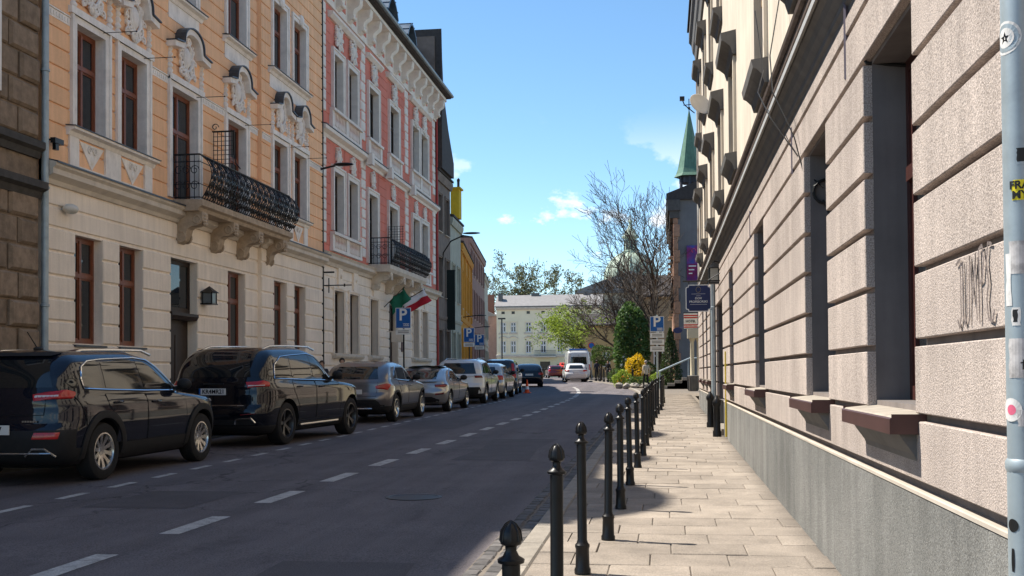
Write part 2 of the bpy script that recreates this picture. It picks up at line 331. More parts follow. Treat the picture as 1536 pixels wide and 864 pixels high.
# left pavement with its kerb
LP = prop(sheet('pavement_left', lambda y: kl(y)-8, lambda y: kl(y)-.02, [y for y in YS if y <= 150], pz, mat('grey_paving', (.36, .335, .30), .9, .15, 4, speck=.2)), 'shaded grey pavement behind the row of parked cars', 'pavement', kind='structure')
b = MB(); yy = [y for y in YS if y <= 125]
for a, c in zip(yy, yy[1:]):
    P = [(kl(a)-.15, a), (kl(a), a), (kl(c), c), (kl(c)-.15, c)]
    b.add([(p[0], p[1], rz(p[1])-.05) for p in P]+[(p[0], p[1], pz(p[1])+.006) for p in P], [(0, 1, 2, 3), (4, 5, 6, 7), (0, 1, 5, 4), (1, 2, 6, 5), (2, 3, 7, 6), (3, 0, 4, 7)])
b.build('kerb', M_kerb, LP)
# ---------------------------------------------------------------- facade helpers: u runs along the street, w stands out of the wall
class Fac:
    def __init__(s, root, o, d, n): s.root = root; s.o = Vector((*o, 0)); s.d = Vector((*d, 0)).normalized(); s.n = Vector((*n, 0)).normalized()
    def p(s, u, z, w=0): q = s.o+s.d*u+s.n*w; return (q.x, q.y, z)
    def off(s, w): f = Fac(s.root, (0, 0), (1, 0), (0, 1)); f.o = s.o+s.n*w; f.d = s.d; f.n = s.n; return f
    def box(s, b, u0, u1, z0, z1, w0, w1, mi=0):
        b.add([s.p(u0, z0, w0), s.p(u1, z0, w0), s.p(u1, z0, w1), s.p(u0, z0, w1), s.p(u0, z1, w0), s.p(u1, z1, w0), s.p(u1, z1, w1), s.p(u0, z1, w1)],
              [(0, 3, 2, 1), (4, 5, 6, 7), (0, 1, 5, 4), (1, 2, 6, 5), (2, 3, 7, 6), (3, 0, 4, 7)], mi); return b
    def mould(s, b, prof, u0, u1, mi=0, mitre=0):
        """profile of (w,z) swept along u"""
        n = len(prof); vs = [s.p(u0-mitre*w, z, w) for w, z in prof]+[s.p(u1+mitre*w, z, w) for w, z in prof]
        b.add(vs, [tuple(range(n)), tuple(range(n, 2*n))[::-1]]+[(i, n+i, n+(i+1) % n, (i+1) % n) for i in range(n)], mi); return b
    def strip(s, b, pts, th, w0, w1, mi=0):
        """band following points (u,z), thickness th below the path"""
        k = len(pts); vs = []
        for i, (u, z) in enumerate(pts):
            a = pts[max(i-1, 0)]; c = pts[min(i+1, k-1)]; dx, dz = c[0]-a[0], c[1]-a[1]; l = math.hypot(dx, dz) or 1; nu, nz = dz/l*th, -dx/l*th
            vs += [s.p(u, z, w0), s.p(u, z, w1), s.p(u+nu, z+nz, w1), s.p(u+nu, z+nz, w0)]
        fs = [(i*4+j, i*4+(j+1) % 4, i*4+4+(j+1) % 4, i*4+4+j) for i in range(k-1) for j in range(4)]+[(0, 1, 2, 3), (4*k-4, 4*k-3, 4*k-2, 4*k-1)]
        b.add(vs, fs, mi); return b
    def tube(s, b, pts, r, n=5, mi=0): b.tube([s.p(*q) for q in pts], r, n, mi=mi); return b
    def ball(s, b, u, z, w, ru, rzz, rw, n=8, m=5):
        c = s.p(u, z, w); vs = []; fs = []
        for i in range(m+1):
            a = math.pi*i/m-math.pi/2
            for j in range(n):
                t = 2*math.pi*j/n; vs.append(s.p(u+ru*math.cos(a)*math.cos(t), z+rzz*math.sin(a), w+rw*math.cos(a)*math.sin(t)))
        for i in range(m):
            for j in range(n): fs.append((i*n+j, i*n+(j+1) % n, (i+1)*n+(j+1) % n, (i+1)*n+j))
        b.add(vs, fs); return b
def cells(u0, u1, z0, z1, ops):
    us = sorted({u0, u1, *[x for o in ops for x in o[:2] if u0 < x < u1]}); zs = sorted({z0, z1, *[x for o in ops for x in o[2:4] if z0 < x < z1]})
    for a, c in zip(us, us[1:]):
        for d, e in zip(zs, zs[1:]):
            if not any(o[0]-1e-6 <= (a+c)/2 <= o[1]+1e-6 and o[2]-1e-6 <= (d+e)/2 <= o[3]+1e-6 for o in ops): yield a, c, d, e
def wall(F, m, u0, u1, z0, z1, ops, depth=.25, name='wall', w=0, ends=None, parent=None, rm=None):
    """plastered wall with real openings and reveals"""
    b = MB()
    for a, c, d, e in cells(u0, u1, z0, z1, ops): b.add([F.p(a, d, w), F.p(c, d, w), F.p(c, e, w), F.p(a, e, w)], [(0, 1, 2, 3)])
    for o in ops:
        a, c, d, e = max(o[0], u0), min(o[1], u1), max(o[2], z0), min(o[3], z1)
        for q in (((a, d), (a, e)), ((c, d), (c, e)), ((a, d), (c, d)), ((a, e), (c, e))):
            b.add([F.p(*q[0], w), F.p(*q[1], w), F.p(*q[1], w-depth), F.p(*q[0], w-depth)], [(0, 1, 2, 3)], 1 if rm else 0)
    t = ends if ends is not None else .3
    for u in (u0, u1): b.add([F.p(u, z0, w), F.p(u, z1, w), F.p(u, z1, w-t), F.p(u, z0, w-t)], [(0, 1, 2, 3)])
    return b.build(name, [m, rm] if rm else m, parent or F.root)
def blk(F, a, c, d, e, w0, w1, ch, jit=0):
    b = MB(); r = random.uniform; w1 += r(-jit, jit)
    b.add([F.p(a, d, w0), F.p(c, d, w0), F.p(c, e, w0), F.p(a, e, w0), F.p(a, d, w1-ch), F.p(c, d, w1-ch), F.p(c, e, w1-ch), F.p(a, e, w1-ch),
           F.p(a+ch, d+ch, w1), F.p(c-ch, d+ch, w1), F.p(c-ch, e-ch, w1), F.p(a+ch, e-ch, w1)],
          [(0, 1, 5, 4), (1, 2, 6, 5), (2, 3, 7, 6), (3, 0, 4, 7), (4, 5, 9, 8), (5, 6, 10, 9), (6, 7, 11, 10), (7, 4, 8, 11), (8, 9, 10, 11)]); return b
def courses(F, m, parent, u0, u1, zs, ops, proud=.03, gap=.03, ch=.012, name='stone_course', maxlen=99, jit=0):
    """each rusticated course between the openings is a block of its own, the joints recessed"""
    for d, e in zip(zs, zs[1:]):
        cut = [o for o in ops if o[2] < e-.02 and o[3] > d+.02]; us = [u0]
        for o in sorted(cut): us += [o[0], o[1]]
        us.append(u1)
        for a, c in zip(us[::2], us[1::2]):
            a, c = max(a, u0), min(c, u1)
            if c-a < .06: continue
            n = max(1, math.ceil((c-a)/maxlen))
            for i in range(n):
                s, t = a+(c-a)*i/n, a+(c-a)*(i+1)/n; blk(F, s+(gap/2 if i else 0), t-(gap/2 if i < n-1 else 0), d+gap/2, e-gap/2, .001, proud, ch, jit).build(name, m, parent)
        for o in cut:
            if o[3] < e-.1: blk(F, max(o[0], u0), min(o[1], u1), o[3]+.005, e-gap/2, .001, proud, ch).build(name, m, parent)
            if o[2] > d+.1: blk(F, max(o[0], u0), min(o[1], u1), d+gap/2, o[2]-.005, .001, proud, ch).build(name, m, parent)
def window(F, u0, u1, z0, z1, dep=.22, m=None, gm=None, tr=.64, name='window', fr=.07, parent=None, mull=True, sillm=None, curtain=False):
    """timber casement: frame, mullion and transom, each pane a mesh of its own"""
    m = m or M_brownwood; gm = gm or M_glass; b = MB(); w0, w1 = -dep-.02, -dep+.06; zt = z0+(z1-z0)*tr; um = (u0+u1)/2
    F.box(b, u0, u0+fr, z0, z1, w0, w1); F.box(b, u1-fr, u1, z0, z1, w0, w1); F.box(b, u0+fr, u1-fr, z0, z0+fr*1.2, w0, w1); F.box(b, u0+fr, u1-fr, z1-fr, z1, w0, w1)
    if tr < 1: F.box(b, u0+fr, u1-fr, zt-fr*.6, zt+fr*.6, w0, w1+.02)
    if mull: F.box(b, um-fr*.55, um+fr*.55, z0+fr*1.2, z1-fr, w0, w1+.008)
    f = b.build(name, m, parent or F.root)
    us = ((u0+fr, um-fr*.55), (um+fr*.55, u1-fr)) if mull else ((u0+fr, u1-fr),); zr = ((z0+fr*1.2, zt-fr*.6), (zt+fr*.6, z1-fr)) if tr < 1 else ((z0+fr*1.2, z1-fr),)
    for a, c in us:
        for d, e in zr:
            s = MB(); q = .035   # sash round each pane
            F.box(s, a, a+q, d, e, w1-.05, w1-.012); F.box(s, c-q, c, d, e, w1-.05, w1-.012); F.box(s, a+q, c-q, d, d+q, w1-.05, w1-.012); F.box(s, a+q, c-q, e-q, e, w1-.05, w1-.012)
            s.build('sash', m, f); s = MB(); F.box(s, a+q, c-q, d+q, e-q, w1-.045, w1-.035); s.build('pane', gm, f)
    if sillm: s = MB(); F.mould(s, [(-dep, z0-.05), (.09, z0-.07), (.09, z0-.03), (-dep, z0)], u0-.06, u1+.06); s.build('sill', sillm, f)
    return f
def surround(F, m, u0, u1, z0, z1, wd=.18, proud=.07, name='window_surround', bottom=False, parent=None):
    b = MB(); F.mould
    F.box(b, u0-wd, u0, z0, z1+wd, .001, proud); F.box(b, u1, u1+wd, z0, z1+wd, .001, proud); F.box(b, u0, u1, z1, z1+wd, .001, proud)
    F.box(b, u0-wd-.02, u0-wd+.05, z0, z1+wd+.02, -.02, proud+.03); F.box(b, u1+wd-.05, u1+wd+.02, z0, z1+wd+.02, -.02, proud+.03); F.box(b, u0-wd+.05, u1+wd-.05, z1+wd-.05, z1+wd+.02, -.02, proud+.03)
    return b.build(name, m, parent or F.root)
def spiral(F, u, z, r, turns, w, a0=0, sgn=1, n=16, taper=.25):
    return [(u+sgn*math.cos(a0+turns*2*math.pi*i/n)*r*(1-(1-taper)*i/n), z+math.sin(a0+turns*2*math.pi*i/n)*r*(1-(1-taper)*i/n), w) for i in range(n+1)]
def cartouche(F, m, u, z, h, name='cartouche', w=.05, seed=0):
    """stucco relief: oval shield in a scrolled frame with leaves and drops"""
    b = MB(); rr = random.Random(seed); a = h*.2
    F.ball(b, u, z, w, a, h*.26, .10, 10, 6)
    F.tube(b, [(u+a*1.15*math.sin(t), z+h*.31*math.cos(t), w+.05) for t in [2*math.pi*i/14 for i in range(15)]], h*.035, 5)
    F.tube(b, spiral(F, u, z+h*.38, h*.1, 1.4, w+.06, -1.5), [h*.035]*17, 5)
    for s in (-1, 1):
        F.tube(b, spiral(F, u+s*a*1.25, z+h*.2, h*.11, 1.3, w+.04, 2.2, s), h*.032, 5); F.tube(b, spiral(F, u+s*a*1.2, z-h*.24, h*.12, 1.3, w+.04, 3.6, s), h*.032, 5)
        F.tube(b, [(u+s*a*.5, z-h*.3, w+.05), (u+s*a*.9, z-h*.42, w+.06), (u+s*a*.3, z-h*.5, w+.04)], h*.04, 5)
        for k in range(6): F.ball(b, u+s*a*(1.5+.28*rr.random()), z+h*(.32-.1*k), w, h*.05, h*.065, .07, 6, 4)
    for s in (-1, 1):
        for q, zq, rq in ((.75, .42, .07), (1.9, -.05, .08), (1.75, -.38, .09), (.55, -.45, .06)): F.tube(b, spiral(F, u+s*a*q, z+h*zq, h*rq, 1.2, w+.05, q*3, s, 10), h*.024, 4)
        for k in range(7): F.ball(b, u+s*a*rr.uniform(.9, 2.0), z+h*rr.uniform(-.45, .4), w+.02, h*.035, h*.045, .06, 5, 4)
    for k in range(5): F.ball(b, u+rr.uniform(-.05, .05)*h, z-h*(.33+.05*k), w+.02, h*(.085-.012*k), h*.05, .08, 6, 4)
    return b.build(name, m, F.root, 60)
def body(F, m, u0, u1, z0, z1, depth, name='rear_wall', w=-.3):
    """the rest of the house behind its street wall"""
    b = MB(); F.box(b, u0+.01, u1-.01, z0, z1, -depth, w); return b.build(name, m, F.root)
def console(F, m, u, z0, z1, wo, th, parent, name='bracket'):
    """scrolled stone console"""
    h = z1-z0; P = [(0, z0), (.10*wo, z0+.02*h), (.26*wo, z0+.10*h), (.36*wo, z0+.28*h), (.42*wo, z0+.46*h), (.56*wo, z0+.55*h), (.74*wo, z0+.56*h), (.9*wo, z0+.62*h), (wo, z0+.74*h), (wo, z1), (0, z1)]
    b = MB(); F.mould(b, P, u-th/2, u+th/2)
    for s in (-1, 1):
        F.tube(b, [(u+s*th/2, z0+h*(.22+.16*math.sin(t)), wo*(.2+.16*math.cos(t))) for t in [i*.55 for i in range(13)]], .028, 5)
        F.tube(b, [(u+s*th/2, z0+h*(.76+.12*math.sin(t)), wo*(.78+.13*math.cos(t))) for t in [i*.55 for i in range(13)]], .028, 5)
    for k in range(4): F.ball(b, u+random.uniform(-.1, .1)*th, z0+h*(.62+.09*k), wo*(.99), th*.36, h*.07, .06, 6, 4)
    return b.build(name, m, parent)
def railing(F, parent, u0, u1, w, z0, z1, bow=.22):
    """bowed wrought-iron balcony railing: rails, posts and scroll panels"""
    def bo(z): t = (z-z0)/(z1-z0); return bow*math.sin(math.pi*min(1, max(0, (1-t))**.8*.95))
    b = MB()
    for z, r in ((z1, .022), (z1-.17, .012), (z0+.04, .016), (z0+.36, .01)): F.tube(b, [(u0, z, .02), (u0, z, w), (u1, z, w), (u1, z, .02)], r, 5)
    b.build('handrail', M_iron, parent)
    H = z1-z0; n = max(2, round((u1-u0)/.42)); du = (u1-u0)/n
    # one scroll panel mesh, repeated along the front, made in panel-local space
    def panel(F2, uo, side=False):
        b = MB(); N_ = 7
        for q in (0, .33, .66): b_ = [(uo+du*q, z0+H*i/N_, w+bo(z0+H*i/N_)) for i in range(N_+1)]; F2.tube(b, b_, .012, 4)
        for (cu, cz, r, sg, a0) in ((.28, .30, .13, 1, .5), (.72, .30, .13, -1, .5), (.28, .62, .11, 1, 3.6), (.72, .62, .11, -1, 3.6), (.5, .46, .08, 1, 1.2), (.5, .12, .08, -1, .2), (.15, .12, .07, 1, 2), (.85, .14, .07, -1, 2), (.5, .8, .07, 1, 2.4), (.05, .48, .07, -1, .4)):
            P = spiral(F2, 0, 0, r*du*2.1, 1.5, 0, a0, sg, 12); P = [(uo+du*cu+a, z0+H*cz+c, w+bo(z0+H*cz+c)+.01) for a, c, _ in P]; F2.tube(b, P, .0155, 4)
        for k in range(5):
            zz = z0+H*(.15+.17*k); uu = uo+du*(.2+.6*((k*7) % 5)/4); F2.ball(b, uu, zz, w+bo(zz)+.02, .035, .05, .02, 5, 3)
        return b
    for i in range(n): panel(F, u0+i*du).build('railing_panel', M_iron, parent)
    for uu in (u0, u1):     # returns to the wall
        b = MB()
        for k in range(6): ww = .06+(w-.08)*k/5; b.tube([F.p(uu, z0, ww), F.p(uu, z1, ww)], .01, 4)
        for k in range(3):
            for cz in (.3, .65):
                P = [F.p(uu-(.0), z0+H*cz+.12*math.sin(t)*(1-t/12), w*(.2+.3*k)+.12*math.cos(t)*(1-t/12)) for t in [j*.7 for j in range(13)]]; b.tube(P, .011, 4)
        b.build('railing_end', M_iron, parent)
def arch_pts(u0, u1, z0, z1, k=14, sh=.22):
    """shoulders then a round hood"""
    P = [(u0, z0)]; a, c = u0+(u1-u0)*sh, u1-(u1-u0)*sh; r = (c-a)/2
    for i in range(k+1):
        t = math.pi*(1-i/k); P.append(((a+c)/2+r*math.cos(t), z0+.06+(z1-z0-.06)*math.sin(t)**.8))
    return P+[(u1, z0)]
def downpipe(name, x, y, z0, z1, r, m, label=None, parent=None):
    b = MB(); b.tube([(x, y, z0), (x, y, z1)], r, 10)
    for k in range(int((z1-z0)/2.2)+1): b.lathe([(r*1.02, 0), (r*1.25, .01), (r*1.25, .05), (r*1.02, .06)], 10, (x, y, z0+.5+2.2*k))
    if parent: return b.build(name, m, parent, 40)
    o = b.build(name, m, None, 40, (x, y, z0)); prop(o, label, 'pipe'); return o
# ================================================================ left side of the street
XL = -11.5
# ---- orange house
M_orange = mat('orange_plaster', (.86, .52, .30), .88, .09, .9, 7, streak=.10, rand=.03, dirt=.10, speck=.06, speckscale=70, bump=.1)
M_cream = mat('cream_plaster', (.86, .75, .62), .88, .09, .9, 7, streak=.10, rand=.035, dirt=.12, speck=.06, speckscale=70, bump=.1)
M_trim = mat('pale_stucco_trim', (.80, .755, .70), .85, .10, 4, dirt=.22, streak=.08)
M_cornice = mat('grey_stone_cornice', (.62, .55, .46), .85, .12, 3, dirt=.25)
M_consol = mat('weathered_sandstone', (.42, .33, .24), .9, .22, 6, dirt=.3, bump=.3)
M_cap = mat('dark_metal_cap', (.07, .08, .095), .4, .25, 6, metal=.5)
M_jamb = M_trim
def left_house(name, label, u0, u1): 
    r = empty(name, (XL, (u0+u1)/2, pz((u0+u1)/2)), label, 'house', 'tall houses lining the street'); return r, Fac(r, (XL, 0), (0, 1), (1, 0))
def adj(u, z, w): k = 1-w/11.5; return u*k, 1.5+(z-1.5)*k
OR, FO = left_house('orange_house', 'orange stucco house with cream ground floor and iron balcony', 19.13, 35.85)
PW = .12; BU = 30.15      # the bay beyond the balcony stands a hand further out
FB = FO.off(PW)
g_l = [(20.29, 21.38, 2.16, 4.31), (22.07, 23.16, 2.16, 4.31), (24.54, 26.05, .1, 4.31), (27.97, 29.21, 2.16, 4.31)]
g_r = [(*[adj(x, 0, PW)[0] for x in q], 2.2, 4.31) for q in ((31.47, 32.61), (33.31, 34.39))]
p_l = [(20.28, 21.40, 6.41, 8.5), (22.08, 23.24, 6.41, 8.5), (24.56, 26.0, 5.72, 8.36), (27.92, 29.2, 5.72, 8.36)]
p_r = [(*[adj(x, 0, PW)[0] for x in q], 6.41, 8.46) for q in ((31.44, 32.58), (33.25, 34.42))]
t_l = [(20.28, 21.40, 10.62, 12.7), (22.08, 23.24, 10.62, 12.7), (24.56, 25.9, 10.62, 12.7), (27.95, 29.25, 10.62, 12.7)]
t_r = [(*[adj(x, 0, PW)[0] for x in q], 10.58, 12.62) for q in ((31.46, 32.6), (33.28, 34.45))]
ZG = [1.0, 1.42, 1.80, 2.15, 2.57, 3.00, 3.44, 3.90, 4.35]
ZU = [5.62+.369*i for i in range(26)]
for F, a, c, G, P_, T_ in ((FO, 19.13, BU, g_l, p_l, t_l), (FB, BU, 35.85, g_r, p_r, t_r)):
    lo = wall(F, M_cream, a, c, -.3, 5.16, G, .28, 'ground_floor_wall', rm=M_cream); courses(F, M_cream, lo, a, c, ZG, G, .035, .045, .018)
    courses(F, M_cream, lo, a, c, [4.37, 4.75], [], .03, .03, .012, 'frieze_course'); courses(F, M_cream, lo, a, c, [4.78, 5.14], [], .03, .02, .01, 'frieze_course')
    b = MB(); F.box(b, a, c, -.3, 1.0, -.02, .07); b2 = [o for o in G if o[2] < 1]
    if b2: b = MB(); F.box(b, a, b2[0][0]-.12, -.3, 1.0, -.02, .07); F.box(b, b2[0][1]+.12, c, -.3, 1.0, -.02, .07)
    b.build('plinth', M_cornice, OR)
    b = MB(); F.mould(b, [(-.05, 5.16), (.06, 5.16), (.10, 5.24), (.24, 5.32), (.24, 5.42), (.30, 5.47), (.30, 5.53), (.05, 5.60), (-.05, 5.60)], a, c); b.build('cornice', M_cornice, OR)
    b = MB(); F.mould(b, [(-.02, 5.605), (.31, 5.532), (.325, 5.532), (.325, 5.515), (.335, 5.515), (.335, 5.55), (-.02, 5.625)], a, c); b.build('cornice_cover', M_cap, OR)
    ops2 = P_+T_; up = wall(F, M_orange, a, c, 5.16, 15.2, ops2, .26, 'upper_wall', rm=M_trim); courses(F, M_orange, up, a, c, ZU, [(o[0]-.2, o[1]+.2, o[2]-.0, o[3]+.2) for o in ops2], .032, .034, .01)
body(FO, M_cream, 19.13, 35.85, -.3, 14.0, 10, w=-.5)
for F, q in ((FO, g_l), (FB, g_r)):
    for o in q:
        if o[2] > 1: window(F, *o, .24, sillm=M_cap)
        else:
            f = window(F, o[0], o[1], 3.05, o[3], .24, M_darkwood, tr=1.1, mull=False, name='fanlight')
            b = MB(); FO.mould(b, [(-.26, 2.86), (.0, 2.86), (.06, 2.95), (.06, 3.02), (-.26, 3.06)], o[0]+.01, o[1]-.01); b.build('door_hood', M_darkwood, OR)
            dr = MB(); FO.box(dr, o[0], o[1], .1, 2.86, -.3, -.24); dr = dr.build('door', M_darkwood, OR)
            for k in (0, 1):
                a = o[0]+.06+k*.72
                for z0, z1 in ((.3, .95), (1.05, 2.5)): s = MB(); FO.box(s, a, a+.62, z0, z1, -.25, -.225); s.build('door_panel', M_darkwood, dr)
            s = MB(); FO.ball(s, (o[0]+o[1])/2+.08, 1.2, -.2, .03, .03, .03); s.build('handle', mat('brass', (.5, .36, .12), .35, .1, 5, metal=.9), dr)
for F, q in ((FO, p_l), (FB, p_r)):
    for o in q: window(F, *o, .22)
for F, q in ((FO, t_l), (FB, t_r)):
    for o in q: window(F, *o, .22)
def ped(F, u0, u1, hoods, zb, zt):
    """lintel, hooded pediment with lead cap and a cartouche under each hood"""
    b = MB(); F.box(b, u0, u1, zb, zb+.14, -.02, .118)
    for a, c in hoods: F.strip(b, arch_pts(a, c, zt-.52, zt), .13, 0, .26)
    b.build('pediment', M_trim, OR)
    b = MB()
    for a, c in hoods: F.strip(b, [(x, z+.035) for x, z in arch_pts(a, c, zt-.52, zt)], .03, -.02, .31)
    b.build('pediment_cap', M_cap, OR)
    for i, (a, c) in enumerate(hoods):
        cartouche(F, M_trim, (a+c)/2, zb+.14+(zt-zb-.2)*.5, (zt-zb)*.74, seed=int(a*7))
        b = MB()
        for s in (a+.14, c-.14):
            for k in range(5): F.ball(b, s, zb+.2+.13*k, .03, .09-.01*k, .08, .1, 6, 4)
            F.tube(b, spiral(F, s, zb+.85, .09, 1.3, .1, 1, 1 if s > (a+c)/2 else -1), .03, 5)
        b.build('stucco_drop', M_trim, OR, 60)
ped(FO, 20.0, 23.52, [(20.02, 21.72), (21.80, 23.5)], 8.64, 10.02); ped(FO, 24.35, 26.3, [(24.3, 26.35)], 8.5, 9.9); ped(FO, 27.7, 29.45, [(27.62, 29.52)], 8.5, 9.9); ped(FB, 30.85, 34.25, [(30.85, 32.5), (32.58, 34.25)], 8.6, 9.98)
for F, grp in ((FO, p_l), (FB, p_r)):
    for o in grp: surround(F, M_trim, *o, .19, .07)
for F, grp in ((FO, t_l), (FB, t_r)):
    for o in grp:
        surround(F, M_trim, *o, .17, .06); b = MB(); F.ball(b, (o[0]+o[1])/2, o[3]+.12, .1, .13, .2, .09); F.box(b, (o[0]+o[1])/2-.1, (o[0]+o[1])/2+.1, o[3]-.02, o[3]+.3, 0, .12); b.build('keystone', M_trim, OR, 40)
def apron(F, u0, u1, z, panels, deco=True):
    """moulded sill on an apron with sunk panels"""
    b = MB(); F.mould(b, [(-.02, z-.16), (.08, z-.16), (.12, z-.08), (.22, z-.05), (.22, z), (-.02, z+.02)], u0-.12, u1+.12); b.build('window_sill', M_trim, OR)
    b = MB(); F.mould(b, [(-.02, z+.022), (.25, z+.002), (.25, z+.018), (-.02, z+.045)], u0-.14, u1+.14); b.build('sill_cover', M_cap, OR)
    if not deco: 
        b = MB(); F.box(b, u0, u1, z-.55, z-.16, -.02, .05); b.build('apron', M_trim, OR); return
    h = .62; b = MB(); n = len(panels)
    F.box(b, u0-.04, u1+.04, z-.16-h, z-.16-h+.07, -.02, .075)
    us = [u0-.04]+[x for p in panels for x in p]+[u1+.04]
    for a, c in zip(us[::2], us[1::2]): F.box(b, a, c, z-.16-h+.07, z-.16, -.02, .075)
    b.build('apron', M_trim, OR)
    for a, c in panels:
        b = MB(); m = (a+c)/2; b.add([F.p(a+.05, z-.2, .03), F.p(c-.05, z-.2, .03), F.p(m, z-.7, .03), F.p(a+.05, z-.2, .055), F.p(c-.05, z-.2, .055), F.p(m, z-.7, .055)], [(3, 4, 5), (0, 1, 4, 3), (1, 2, 5, 4), (2, 0, 3, 5)])
        F.tube(b, spiral(F, m-.1, z-.32, .09, 1.3, .07, 0, 1), .02, 4); F.tube(b, spiral(F, m+.1, z-.32, .09, 1.3, .07, 0, -1), .02, 4); F.ball(b, m, z-.5, .06, .06, .1, .03, 6, 4)
        b.build('apron_relief', M_trim, OR, 50)
apron(FO, 20.05, 23.46, 6.38, [(20.35, 21.4), (22.05, 23.15)]); apron(FB, 30.8, 34.1, 6.38, [(31.1, 32.15), (32.75, 33.8)])
apron(FO, 20.05, 23.46, 10.56, [], False); apron(FO, 24.4, 26.1, 10.52, [], False); apron(FO, 27.75, 29.45, 10.52, [], False); apron(FB, 30.8, 34.1, 10.52, [], False)
def band(F, segs, z):
    for a, c in segs:
        b = MB(); F.box(b, a, c, z-.09, z+.07, -.02, .045); F.box(b, a, c, z+.075, z+.1, -.02, .07)
        k = a+.05
        while k < c-.05: F.box(b, k, k+.05, z-.05, z+.03, .045, .06); k += .1
        b.build('string_band', M_trim, OR)
band(FO, [(19.2, 20.05), (23.45, 24.35), (26.2, 27.72), (29.4, 30.14)], 8.46); band(FB, [(30.18, 30.86), (34.1, 35.8)], 8.4)
b = MB(); FO.mould(b, [(-.02, 14.1), (.1, 14.1), (.2, 14.5), (.45, 14.7), (.45, 14.9), (.62, 15.05), (.62, 15.22), (-.02, 15.3)], 19.13, 35.85); b.build('eave_cornice', M_trim, OR)
b = MB(); FO.mould(b, [(.72, 15.24), (.72, 15.33), (-4.5, 18.9), (-9.9, 15.33), (-9.9, 15.24)], 19.1, 35.85); rf = b.build('roof', M_roof, OR)
for u, dw_ in ((19.6, 2.0), (22.2, 1.2), (24.7, 3.4), (31.2, 2.0)):
    b = MB(); FO.box(b, u, u+dw_, 14.75, 16.6, -2.6, -.2); FO.strip(b, [(u-.15+(dw_+.3)*i/10, 16.6+(.5+.25*dw_)*math.sin(math.pi*i/10)**.7) for i in range(11)], .08, -3.4, -.1); b.prism([(u+dw_*i/10, 16.58+(.45+.25*dw_)*math.sin(math.pi*i/10)**.7) for i in range(11)], -11.9, -11.75, 'x'); b.build('dormer', M_zinc, OR)
for u in (23.9, 29.7): b = MB(); FO.box(b, u, u+.9, 16.5, 19.2, -4.6, -3.9); FO.box(b, u-.06, u+.96, 19.2, 19.32, -4.66, -3.84); b.build('chimney', mat('chimney_brick', (.26, .12, .08), .9, .25, 8), OR)
# balcony: slab, consoles, bowed railing and the tall lattice screen
b = MB(); FO.mould(b, [(.0, 5.42), (.62, 5.42), (.66, 5.5), (.74, 5.54), (.74, 5.68), (.0, 5.70)], 24.7, 31.12); bal = b.build('balcony', M_consol, OR)
for u in (25.05, 27.0, 28.75, 30.7): console(FO, M_consol, u, 4.66, 5.42, .66, .34, bal)
railing(FO, bal, 24.74, 31.08, .66, 5.70, 6.76, .3)
b = MB(); LU = 26.92
for k in range(6): FO.tube(b, [(LU, 5.7, .08+.105*k), (LU, 7.78, .08+.105*k)], .011, 4)
for k in range(11): FO.tube(b, [(LU, 6.6+.117*k, .06), (LU, 6.6+.117*k, .62)], .009, 4)
FO.tube(b, [(LU, 7.79, .04), (LU, 7.79, .64)], .018, 5); FO.tube(b, [(LU, 7.78, .62), (LU, 7.2, .63), (LU, 6.95, .68), (LU, 6.8, .8)], .016, 5)
FO.tube(b, [(LU, 7.9+.1*math.sin(t)*(1-t/9), .12+.1*math.cos(t)*(1-t/9)) for t in [i*.5 for i in range(15)]], .012, 4); b.build('lattice_screen', M_iron, bal)
# pigeon rods over the windows, lamps and a small camera on the wall
for u, z in ((21.3, 8.62), (23.1, 8.6), (25.9, 8.42), (29.1, 8.44), (32.4, 8.5), (34.2, 8.5)):
    b = MB(); FO.tube(b, [(u, z, .05), (u, z, .8)], .008, 5); FO.ball(b, u, z, .8, .02, .02, .02, 6, 4); b.build('pigeon_rod', M_iron, OR)
L_ = empty('wall_lantern', FO.p(26.35, 3.35), 'small dark glazed lantern beside the oak house door', 'lantern')
b = MB(); FO.box(b, 26.22, 26.50, 3.33, 3.58, .08, .32); b.build('lamp_glass', mat('lantern_glass', (.16, .17, .17), .15, .1, 4), L_)
b = MB()
for u in (26.205, 26.49):
    for w in (.07, .31): FO.box(b, u, u+.025, 3.3, 3.6, w, w+.025)
b.add([FO.p(26.16, 3.59, .02), FO.p(26.56, 3.59, .02), FO.p(26.56, 3.59, .38), FO.p(26.16, 3.59, .38), FO.p(26.36, 3.76, .2)], [(0, 1, 2, 3), (0, 1, 4), (1, 2, 4), (2, 3, 4), (3, 0, 4)]); FO.box(b, 26.18, 26.54, 3.29, 3.32, 0, .35); b.build('lamp_frame', M_iron, L_)
b = MB(); FO.ball(b, 19.88, 4.75, .16, .2, .1, .13, 12, 8); FO.tube(b, [(19.88, 4.75, 0), (19.88, 4.75, .1)], .05); o = b.build('bulkhead_lamp', mat('opal_glass', (.6, .58, .52), .4, .05, 4), None, 60, FO.p(19.88, 4.75)); prop(o, 'oval opal bulkhead lamp on the cream frieze', 'lamp')
b = MB(); FO.tube(b, [(19.3, 5.98, 0), (19.3, 5.98, .16)], .02); FO.box(b, 19.2, 19.5, 5.9, 6.0, .14, .24); FO.box(b, 19.25, 19.36, 5.78, 5.9, .15, .22); prop(b.build('security_camera', M_iron, None, False, FO.p(19.3, 5.98)), 'small black security camera on the orange wall', 'camera')
downpipe('downpipe', -11.38, 19.06, .1, 14.6, .065, M_steel, 'tall grey downpipe between the dark stone house and orange house')
downpipe('downpipe', -11.36, 35.86, .2, 14.6, .045, M_black, 'thin dark downpipe between the orange and the red house')
